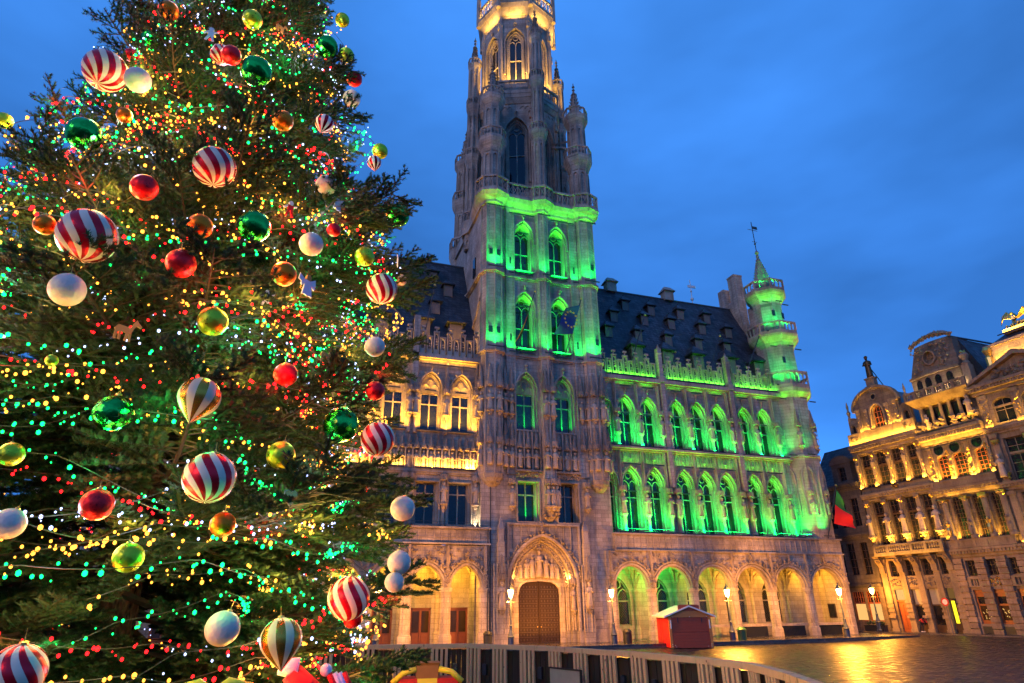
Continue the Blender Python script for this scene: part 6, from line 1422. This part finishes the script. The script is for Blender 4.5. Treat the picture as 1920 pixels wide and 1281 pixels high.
while z < 19.5:
    cname = seq[i % len(seq)]; tier = min(6, max(0, int((z-1.5)/2.0))); r, cb, bb = next_string(cname, tier)
    turns = 1.06; n = int(2*math.pi*crown_r(z)*turns/.034); ph = [sr.uniform(0, 6.28) for _ in range(5)]; a0 = sr.uniform(0, 6.28); rise = sr.uniform(-.5, .7); dep = sr.choice((.72, .82, .87, .92))
    pts = []
    for q in range(n+1):
        u = q/n; a = a0+2*math.pi*turns*u
        zz = z+rise*u+.26*math.sin(2*a+ph[0])+.16*math.sin(5*a+ph[1])-.07*abs(math.sin(11*a+ph[4]))
        rr = crown_r(zz, a)*(dep+.08*math.sin(5*a+ph[2])+.06*math.sin(9*a+ph[3]))
        pts.append(Vector((AXX+rr*math.cos(a), AXY+rr*math.sin(a), zz)))
    cb.tube(pts[::3], .0045, 3, None, None, False)
    for q in range(sr.randint(0, 1), n, 3 if cname == 'cool white' else 2):
        if sr.random() < .16: continue
        s_ = .0150*sr.choice((.45, .6, .8, 1, 1, 1.35))*(.8 if cname == 'cool white' else 1); p = pts[q]+Vector((sr.uniform(-.06, .06), sr.uniform(-.06, .06), sr.uniform(-.10, .04)))
        bb.add([(p.x+x*s_, p.y+y*s_, p.z+w_*s_*1.2) for x, y, w_ in d6], f6)
    nxt = 0.0
    for q in range(n):                                       # the glow of a couple of dozen bulbs at a time
        a = math.atan2(pts[q].y-AXY, pts[q].x-AXX); fac = math.cos(a-math.atan2(-AXY, -AXX)); nxt += .034
        if fac > -.2 and nxt > 2.5:
            nxt = sr.uniform(-.2, .3); point_light('bulb_glow', pts[q]+Vector((math.cos(a), math.sin(a), 0))*.10, 10.5*sr.uniform(.6, 1.5)*(.6 if cname in ('green', 'cool white') else 1.15), LL[cname], r, .09)
    z += .165 if z < 8 else .22; i += 1
for (cname, tier), (r, cb, bb) in STR.items():
    cb.build('cable', 'cable', r); tag(bb.build('bulbs', 'bulb_'+cname.replace(' ', '_'), r), None, None, None, 'stuff')

# ---- baubles
def mat_ball(name, col, rough, metal, var=.15): 
    m, t, out = new_mat(name); v = objco(t)
    princ(t, out, mixc(t, noise(t, v, 3, 5, .7), tuple(x*(1-2*var) for x in col), tuple(min(1, x*(1+var)) for x in col)), ramp(t, noise(t, v, 2.5, 5, .7), .35, .7, rough*.8, min(1, rough*1.7)), metal, bump(t, noise(t, v, 2.2, 2), .10, .25, bump(t, noise(t, v, 70, 2), .08, .01)), .5)
mat_ball('ball_red', (.85, .012, .018), .30, .7); mat_ball('ball_orange', (.95, .17, .01), .30, .9); mat_ball('ball_white', (.80, .60, .48), .34, 0); mat_ball('ball_green', (.02, .42, .06), .06, 1.0); mat_ball('ball_lime', (.50, .60, .03), .30, .85)
def mat_stripe(name, ca, cb_, n, twist, ra, ma):
    m, t, out = new_mat(name); v = objco(t); s = t.nodes.new('ShaderNodeSeparateXYZ'); t.links.new(v, s.inputs[0])
    def mth(op_, a, b_=None):
        q = t.nodes.new('ShaderNodeMath'); q.operation = op_
        for i_, x in enumerate((a, b_)):
            if x is None: continue
            if hasattr(x, 'links'): t.links.new(x, q.inputs[i_])
            else: q.inputs[i_].default_value = x
        return q.outputs[0]
    a = mth('ADD', mth('MULTIPLY', mth('ARCTAN2', s.outputs[1], s.outputs[0]), n/(2*math.pi)), mth('MULTIPLY', s.outputs[2], twist)); f = mth('GREATER_THAN', mth('FRACT', mth('ADD', a, 40.0)), .52)
    princ(t, out, mixc(t, f, ca, cb_), mth('ADD', mth('MULTIPLY', f, .42-ra), ra), mth('MULTIPLY', mth('SUBTRACT', 1.0, f), ma), bump(t, noise(t, v, 60, 2), .12, .01), .5)
mat_stripe('ball_stripe', (.72, .006, .020), (.80, .62, .44), 9, .9, .22, .6); mat_stripe('ball_gold', (.62, .27, .035), (.80, .60, .36), 7, 0, .24, .85); mat_stripe('ball_mini', (.72, .006, .020), (.82, .78, .72), 8, .1, .16, .9)
def sphere(drop=0.0):
    b = MB(); pr = []
    for k in range(19):
        th = math.pi*k/18; r = math.sin(th); z_ = -math.cos(th)
        if drop and z_ < 0: r = max(.02, (1+z_*1.0)**.75*1.0 if True else r); z_ *= 1.0+drop; r = max(.015, math.cos(math.pi/2*min(1, -z_/(1.0+drop)))**1.15)
        pr.append((max(r, .012), z_))
    b.lathe(0, 0, pr, 28); return b
cap = MB(); cap.lathe(0, 0, [(.16, .95), (.16, 1.07), (.10, 1.09)], 10); cap.tube([(0, 0, 1.07), (.05, 0, 1.16), (0, 0, 1.24), (-.05, 0, 1.16), (0, 0, 1.07)], .018, 4); cap.tube([(0, 0, 1.24), (.01, 0, 1.55)], .012, 3); capm = cap.mesh('cap', 'gilt')
BM = {k_: sphere().mesh('bauble', 'ball_'+k_, None, True) for k_ in ('red', 'orange', 'white', 'green', 'lime', 'stripe')}
BM['gold'] = sphere(.45).mesh('bauble', 'ball_gold', None, True); BM['mini'] = sphere(.45).mesh('bauble', 'ball_mini', None, True)
BAUBLES = [
 ('stripe',-3.13,7.70,9.35,0.273,'at the upper left edge, beside a smaller cream one'),
 ('stripe',-1.41,6.87,7.54,0.243,'in the upper middle, right of a plain red bauble'),
 ('stripe',-2.25,6.26,6.03,0.266,'on the left, the largest one above the cream bauble'),
 ('stripe',-0.77,6.21,3.75,0.226,'in the lower middle, left of a lime gold bauble'),
 ('stripe',0.79,8.10,6.87,0.222,'at the right edge in front of the slate roof'),
 ('stripe',0.65,7.44,2.76,0.224,'near the bottom right with a red bauble under it'),
 ('stripe',-1.68,5.64,2.27,0.182,'in the bottom left corner of the picture'),
 ('stripe',0.79,7.09,4.43,0.194,'at the right edge with a cream bauble hanging before it'),
 ('stripe',-1.89,8.04,10.42,0.154,'high up, half hidden behind a red bauble'),
 ('mini',-0.28,7.89,9.41,0.137,'in the upper right part of the tree'),
 ('mini',0.58,9.03,9.78,0.120,'at the right edge below a lime gold bauble'),
 ('gold',-0.99,6.27,4.50,0.191,'in the middle, against the trunk'),
 ('gold',0.01,6.67,2.40,0.186,'at the bottom, right of a large cream bauble'),
 ('white',-2.63,7.41,9.06,0.161,'beside the striped one at the upper left edge'),
 ('white',-0.13,7.46,8.00,0.139,'in the upper right, left of a white angel'),
 ('white',-0.21,7.17,6.87,0.147,'in the right half between a shiny green and a red bauble'),
 ('white',-2.22,6.09,5.36,0.151,'on the left below the largest striped bauble'),
 ('white',0.68,7.20,5.60,0.124,'at the right edge before the parapet of the town hall'),
 ('white',0.79,7.13,4.49,0.116,'hanging in front of a striped one at the right edge'),
 ('white',1.14,7.23,3.69,0.138,'at the right tip of a long branch before the lower windows'),
 ('white',1.13,7.19,3.11,0.127,'at the right edge, upper of two touching each other'),
 ('white',1.08,7.12,2.91,0.102,'at the right edge, lower of two touching each other'),
 ('white',-0.47,6.28,2.51,0.140,'low in the middle, left of the gold teardrop'),
 ('white',-1.99,5.68,3.25,0.110,'cut by the left edge of the picture'),
 ('white',0.08,9.04,11.08,0.153,'at the upper right edge below a red bauble'),
 ('white',1.27,9.73,7.94,0.103,'mostly hidden behind the striped one before the roof'),
 ('white',1.07,9.62,4.79,0.114,'low behind the striped and cream pair at the right edge'),
 ('green',-2.87,7.05,7.79,0.194,'on the upper left below the long bare twig'),
 ('green',-1.30,7.63,9.87,0.218,'high in the middle, right of a red bauble'),
 ('green',-0.86,6.83,6.79,0.188,'in the centre, right of an orange bauble'),
 ('green',0.39,7.49,4.67,0.210,'in the right half left of the striped and cream pair'),
 ('green',1.07,9.23,8.92,0.203,'at the right tip of a branch against the sky'),
 ('green',-0.45,8.69,11.79,0.198,'near the top right beside a lime gold one'),
 ('green',-2.99,8.45,10.82,0.141,'near the top left, partly hidden by needles'),
 ('green',-1.71,6.47,4.34,0.173,'left of the trunk behind a red light string'),
 ('red',-2.00,6.64,6.94,0.144,'on the upper left, left of the striped bauble'),
 ('red',-1.43,6.42,5.96,0.149,'in the centre left below an orange bauble'),
 ('red',-0.28,6.85,5.01,0.128,'in the middle of the right half, below an orange bauble'),
 ('red',0.72,7.15,5.02,0.113,'at the right edge before the upper windows'),
 ('red',0.09,9.72,12.22,0.152,'at the upper right edge above a cream one'),
 ('red',-1.67,7.64,10.07,0.139,'high up in front of a striped one'),
 ('red',-1.50,5.84,3.43,0.123,'on the lower left above the lime gold one'),
 ('red',0.04,7.41,7.28,0.092,'small, in the right half above a cream one'),
 ('red',0.72,7.56,2.56,0.104,'directly below the striped one near the bottom right'),
 ('red',-3.17,8.42,10.37,0.097,'small, behind the striped one at the upper left'),
 ('orange',-2.76,8.14,11.14,0.148,'at the very top left of the visible tree'),
 ('orange',-0.81,7.45,8.93,0.141,'in the upper middle, below a shiny green one'),
 ('orange',-1.37,6.60,6.54,0.135,'in the centre, left of a shiny green one'),
 ('orange',-0.46,6.94,6.28,0.144,'in the right half, lower left of a cream one'),
 ('orange',-2.63,6.28,6.10,0.098,'at the left, beside the largest striped one'),
 ('orange',-0.60,6.25,3.35,0.109,'below the striped one in the lower middle'),
 ('orange',-2.56,7.13,8.24,0.091,'small, at the upper left between needles'),
 ('lime',-1.57,8.02,11.27,0.148,'at the top in the middle'),
 ('lime',-0.11,9.49,12.54,0.145,'near the top right, right of a shiny green one'),
 ('lime',-0.28,9.79,13.77,0.142,'highest on the right edge'),
 ('lime',0.68,9.32,10.28,0.140,'at the right edge above a small teardrop'),
 ('lime',0.49,7.77,7.16,0.137,'at the right, above the striped one before the roof'),
 ('lime',-1.03,6.44,5.36,0.147,'in the centre beside the trunk top'),
 ('lime',-0.21,6.68,4.09,0.140,'in the lower middle, right of a large striped one'),
 ('lime',-2.13,5.74,3.77,0.090,'at the left edge halfway down'),
 ('lime',-1.21,5.90,3.04,0.114,'low on the trunk at the left'),
 ('lime',-4.30,8.30,8.68,0.107,'at the far left edge high up on a long branch'),
 ('lime',-2.11,5.91,4.61,0.050,'small, at the left above the bare inner branches'),
]
CN = {'red': 'red', 'orange': 'orange', 'white': 'cream white', 'green': 'shiny green', 'lime': 'lime gold', 'stripe': 'red and white striped', 'gold': 'gold and white striped teardrop', 'mini': 'small red and white striped teardrop'}
for kind, x, y, z, r, lab in BAUBLES:
    o = place('bauble', BM[kind], None, (x, y, z), sr.uniform(0, 6), r); o.rotation_euler = (sr.uniform(-.22, .22), sr.uniform(-.22, .22), sr.uniform(0, 6.28))
    tag(o, f'{CN[kind]} bauble {lab}', 'bauble', 'baubles on the Christmas tree')
    q = bpy.data.objects.new('cap', capm); COL.objects.link(q); q.parent = o

# ---- flat cut-out figures, heart and soft toys hung in the tree
plain('felt_white', (.70, .70, .74), .9, 0, .1); plain('felt_tan', (.42, .22, .07), .9, 0, .2); plain('felt_red', (.50, .012, .015), .9, 0, .1); plain('felt_yellow', (.70, .50, .03), .7, 0, .12); plain('felt_blue', (.32, .45, .78), .85, 0, .1); plain('leather', (.24, .085, .025), .6, 0, .2)
def circ(cx, cz, r, n=12, sz=1.0): return [(cx+r*math.cos(2*math.pi*k/n), cz+r*sz*math.sin(2*math.pi*k/n)) for k in range(n)]
def cutout(name, label, cat, loc, size, parts, tilt=0.0):
    out_ = math.atan2(loc[1]-AXY, loc[0]-AXX); o = tag(empty(name, loc, out_+math.pi/2+tilt, True), label, cat, 'figures hung on the Christmas tree'); o.scale = (size*.78,)*3
    for i, (pn, mt, pts, y0, y1) in enumerate(parts):
        b = MB(); b.slab(pts, y0, y1); b.build(pn, mt, o)
    b = MB(); b.tube([(0, 0, .8), (0, 0, 1.5)], .02, 3); b.build('thread', 'cable', o)
ANG = [('robe', 'felt_white', [(-.5, -1), (-.25, -.92), (0, -1), (.25, -.92), (.5, -1), (.28, .35), (-.28, .35)], -.06, .06), ('sleeve', 'felt_white', [(-.28, .35), (-.75, -.1), (-.62, -.3), (-.22, .05)], -.08, .04), ('sleeve', 'felt_white', [(.28, .35), (.22, .05), (.62, -.3), (.75, -.1)], -.08, .04), ('wing', 'felt_white', [(-.1, .3), (-.8, .75), (-.9, .2), (-.3, .0)], .06, .12), ('wing', 'felt_white', [(.1, .3), (.3, .0), (.9, .2), (.8, .75)], .06, .12), ('head', 'felt_tan', circ(0, .58, .25), -.1, .1)]
HORSE = [('body', 'felt_tan', [(-.7, -.05), (-.6, -.25), (.5, -.2), (.62, .1), (.5, .25), (-.5, .3)], -.08, .08), ('leg', 'felt_tan', [(-.65, -.2), (-.68, -.9), (-.5, -.9), (-.45, -.2)], -.1, -.02), ('leg', 'felt_tan', [(-.35, -.2), (-.3, -.85), (-.12, -.85), (-.15, -.2)], .02, .1), ('leg', 'felt_tan', [(.15, -.15), (.1, -.9), (.28, -.9), (.38, -.15)], -.1, -.02), ('leg', 'felt_tan', [(.4, -.1), (.45, -.85), (.62, -.85), (.58, -.05)], .02, .1), ('neck', 'felt_tan', [(.35, .1), (.6, .1), (.85, .65), (.6, .75)], -.07, .07), ('head', 'felt_tan', [(.6, .75), (.85, .55), (1.15, .45), (1.2, .6), (.85, .9), (.75, 1.05)], -.08, .08)]
DOLL = [('body', 'felt_white', [(-.3, -.3), (.3, -.3), (.35, .4), (-.35, .4)], -.08, .08), ('leg', 'felt_white', [(-.3, -.3), (-.55, -1), (-.3, -1), (-.02, -.3)], -.06, .06), ('leg', 'felt_white', [(.02, -.3), (.2, -1), (.45, -.95), (.3, -.3)], -.06, .06), ('arm', 'felt_white', [(-.35, .4), (-.85, -.1), (-.7, -.2), (-.3, .15)], -.06, .06), ('arm', 'felt_white', [(.35, .4), (.3, .2), (.75, .45), (.8, .6)], -.06, .06), ('head', 'felt_white', circ(0, .66, .27), -.12, .12)]
RDOLL = [(n_, 'felt_red' if n_ in ('body', 'leg') else m_, p_, a_, c_) for n_, m_, p_, a_, c_ in DOLL]
ICE = [('tassel', 'felt_white', [(-.3+.2*k, .8), (-.26+.2*k, -.5-.35*(k % 2)), (-.2+.2*k, .0), (-.12+.2*k, .8)], -.05, .05) for k in range(4)]
cutout('angel_figure', 'white felt angel at the right edge below the sky', 'figure', (0.05, 7.88, 8.05), 0.18, ANG); cutout('angel_figure', 'white felt angel in a long robe right of an orange bauble', 'figure', (-0.19, 7.27, 6.35), 0.20, ANG, .15)
cutout('doll_figure', 'white felt figure with raised arm near the top', 'figure', (-2.10, 8.06, 10.80), 0.17, DOLL, .1); cutout('doll_figure', 'white felt figure lying over a branch in the middle of the tree', 'figure', (-0.61, 6.99, 5.96), 0.14, DOLL, -.3); cutout('doll_figure', 'red and white felt figure left of a cream bauble', 'figure', (-0.53, 7.34, 7.45), 0.15, RDOLL)
cutout('animal_figure', 'tan felt reindeer near the top of the tree', 'figure', (-1.20, 8.39, 11.65), 0.15, HORSE, .2); cutout('animal_figure', 'tan felt donkey by the right edge under a red light string', 'figure', (0.12, 7.41, 5.50), 0.14, HORSE); cutout('animal_figure', 'tan felt reindeer left of the trunk', 'figure', (-1.81, 6.52, 5.20), 0.16, HORSE, .5)
cutout('tassel', 'white tassel under the striped bauble at the upper left', 'ornament', (-2.75, 7.56, 8.50), 0.14, ICE); cutout('tassel', 'white icicle tassel at the right tip against the roof', 'ornament', (1.13, 9.27, 8.05), 0.16, ICE)
hp = [(0, -1.1), (.55, -.45), (.92, .15), (.85, .62), (.5, .85), (.15, .72), (0, .42), (-.15, .72), (-.5, .85), (-.85, .62), (-.92, .15), (-.55, -.45)]
cutout('heart_ornament', 'gold metal heart in the lower right part of the tree', 'ornament', (-0.07, 6.95, 3.72), 0.10, [('plate', 'gilt', hp, -.12, .12), ('rim', 'felt_white', [(x*1.08, z*1.08) for x, z in hp], -.05, .05)]+[('stud', 'gilt', circ(x*.72, z*.72, .09, 8), -.2, -.12) for x, z in hp[1:6]+hp[7:]])
# soft Santa-like toy peeping out below
tx, ty, tz = .36, 7.05, 1.98
T = tag(empty('plush_toy', (tx, ty, tz)), 'red plush toy with white cuff, pompom and striped scarf at the bottom', 'toy')
b = MB(); b.tube([(tx-.22, ty, tz+.12), (tx-.08, ty, tz-.02), (tx+.12, ty, tz-.22), (tx+.2, ty, tz-.4)], .10, 10, None, .17); b.build('body', 'felt_red', T, True)
b = MB(); b.tube([(tx-.34, ty, tz+.17), (tx-.16, ty, tz+.15)], .07, 10, None, .10); b.build('cuff', 'felt_white', T, True); b = MB(); b.ball((tx+.10, ty-.02, tz+.13), .058, 12, 8); b.build('pompom', 'felt_white', T, True)
for k, m_ in enumerate(('felt_red', 'felt_white', 'felt_blue', 'felt_red')): b = MB(); b.tube([(tx+.13+.045*k, ty-.03, tz+.10), (tx+.20+.045*k, ty-.05, tz-.02), (tx+.24+.045*k, ty-.03, tz-.18)], .032, 7); b.build('scarf_stripe', m_, T, True)
# ribbon bow and cushion
for nm, lab, m_, (x, y, z_), s_ in (('ribbon_bow', 'yellow ribbon bow at the bottom of the tree', 'felt_yellow', (-.46, 6.15, 2.02), .20), ('cushion', 'pale blue heart-shaped cushion at the bottom left', 'felt_blue', (-1.05, 5.92, 2.06), .15)):
    o = tag(empty(nm, (x, y, z_)), lab, 'ornament'); 
    if nm == 'cushion':
        for sx in (-1, 1): b = MB(); b.ball((x+sx*s_*.5, y, z_), s_*.62, 12, 8); b.build('lobe', m_, o, True)
    else:
        for sx in (-1, 1):
            b = MB(); b.tube([(x, y, z_), (x+sx*s_*.6, y, z_+s_*.42), (x+sx*s_*1.25, y+.02, z_+s_*.30), (x+sx*s_*.7, y+.05, z_-s_*.06), (x, y+.03, z_)], .055, 6); b.build('loop', m_, o, True)
        b = MB(); b.ball((x, y-.02, z_), .075, 8, 6); b.build('knot', 'felt_red', o, True)
# padded saddle of a crib figure standing between tree and fence
sx_, sy_ = 2.57, 12.23
S = tag(empty('camel_saddle', (sx_, sy_, -.32), rad(-8), True), 'red and yellow padded saddle on a covered crib figure before the fence', 'saddle')
for x0, x1, m_ in ((-.62, -.22, 'felt_red'), (-.22, .12, 'felt_yellow'), (.12, .55, 'felt_red')): b = MB(); b.prism([(x0, -.35), (x1, -.35), (x1, .35), (x0, .35)], 1.1, 1.86, None, [(x0, -.25), (x1, -.25), (x1, .25), (x0, .25)]); b.build('blanket', m_, S)
b = MB(); b.box(-.24, .14, -.22, .22, 1.86, 2.06); b.prism([(-.24, -.22), (.14, -.22), (.14, .22), (-.24, .22)], 2.06, 2.10, None, [(-.27, -.24), (.17, -.24), (.17, .24), (-.27, .24)]); b.build('seat', 'leather', S)
for sg in (-1, 1): b = MB(); b.tube([(-.05+sg*.2, -.2, 2.0), (-.05+sg*.42, -.24, 1.95), (-.05+sg*.6, -.26, 1.80)], .05, 7); b.build('fringe', 'felt_yellow', S, True)
b = MB(); b.prism([(-.75, -.4), (.7, -.4), (.7, .4), (-.75, .4)], 0, 1.1, None, [(-.66, -.36), (.6, -.36), (.6, .36), (-.66, .36)]); b.build('figure_body', 'felt_blue', S)
b = MB(); b.prism([(-1.35, -.3), (-.85, -.3), (-.85, .3), (-1.35, .3)], 1.2, 1.72, None, [(-1.3, -.22), (-.9, -.22), (-.9, .22), (-1.3, .22)]); b.build('blanket', 'felt_red', S)
b = MB(); b.prism([(-1.3, -.28), (-.9, -.28), (-.9, .28), (-1.3, .28)], 0, 1.2); b.build('figure_body', 'felt_blue', S)
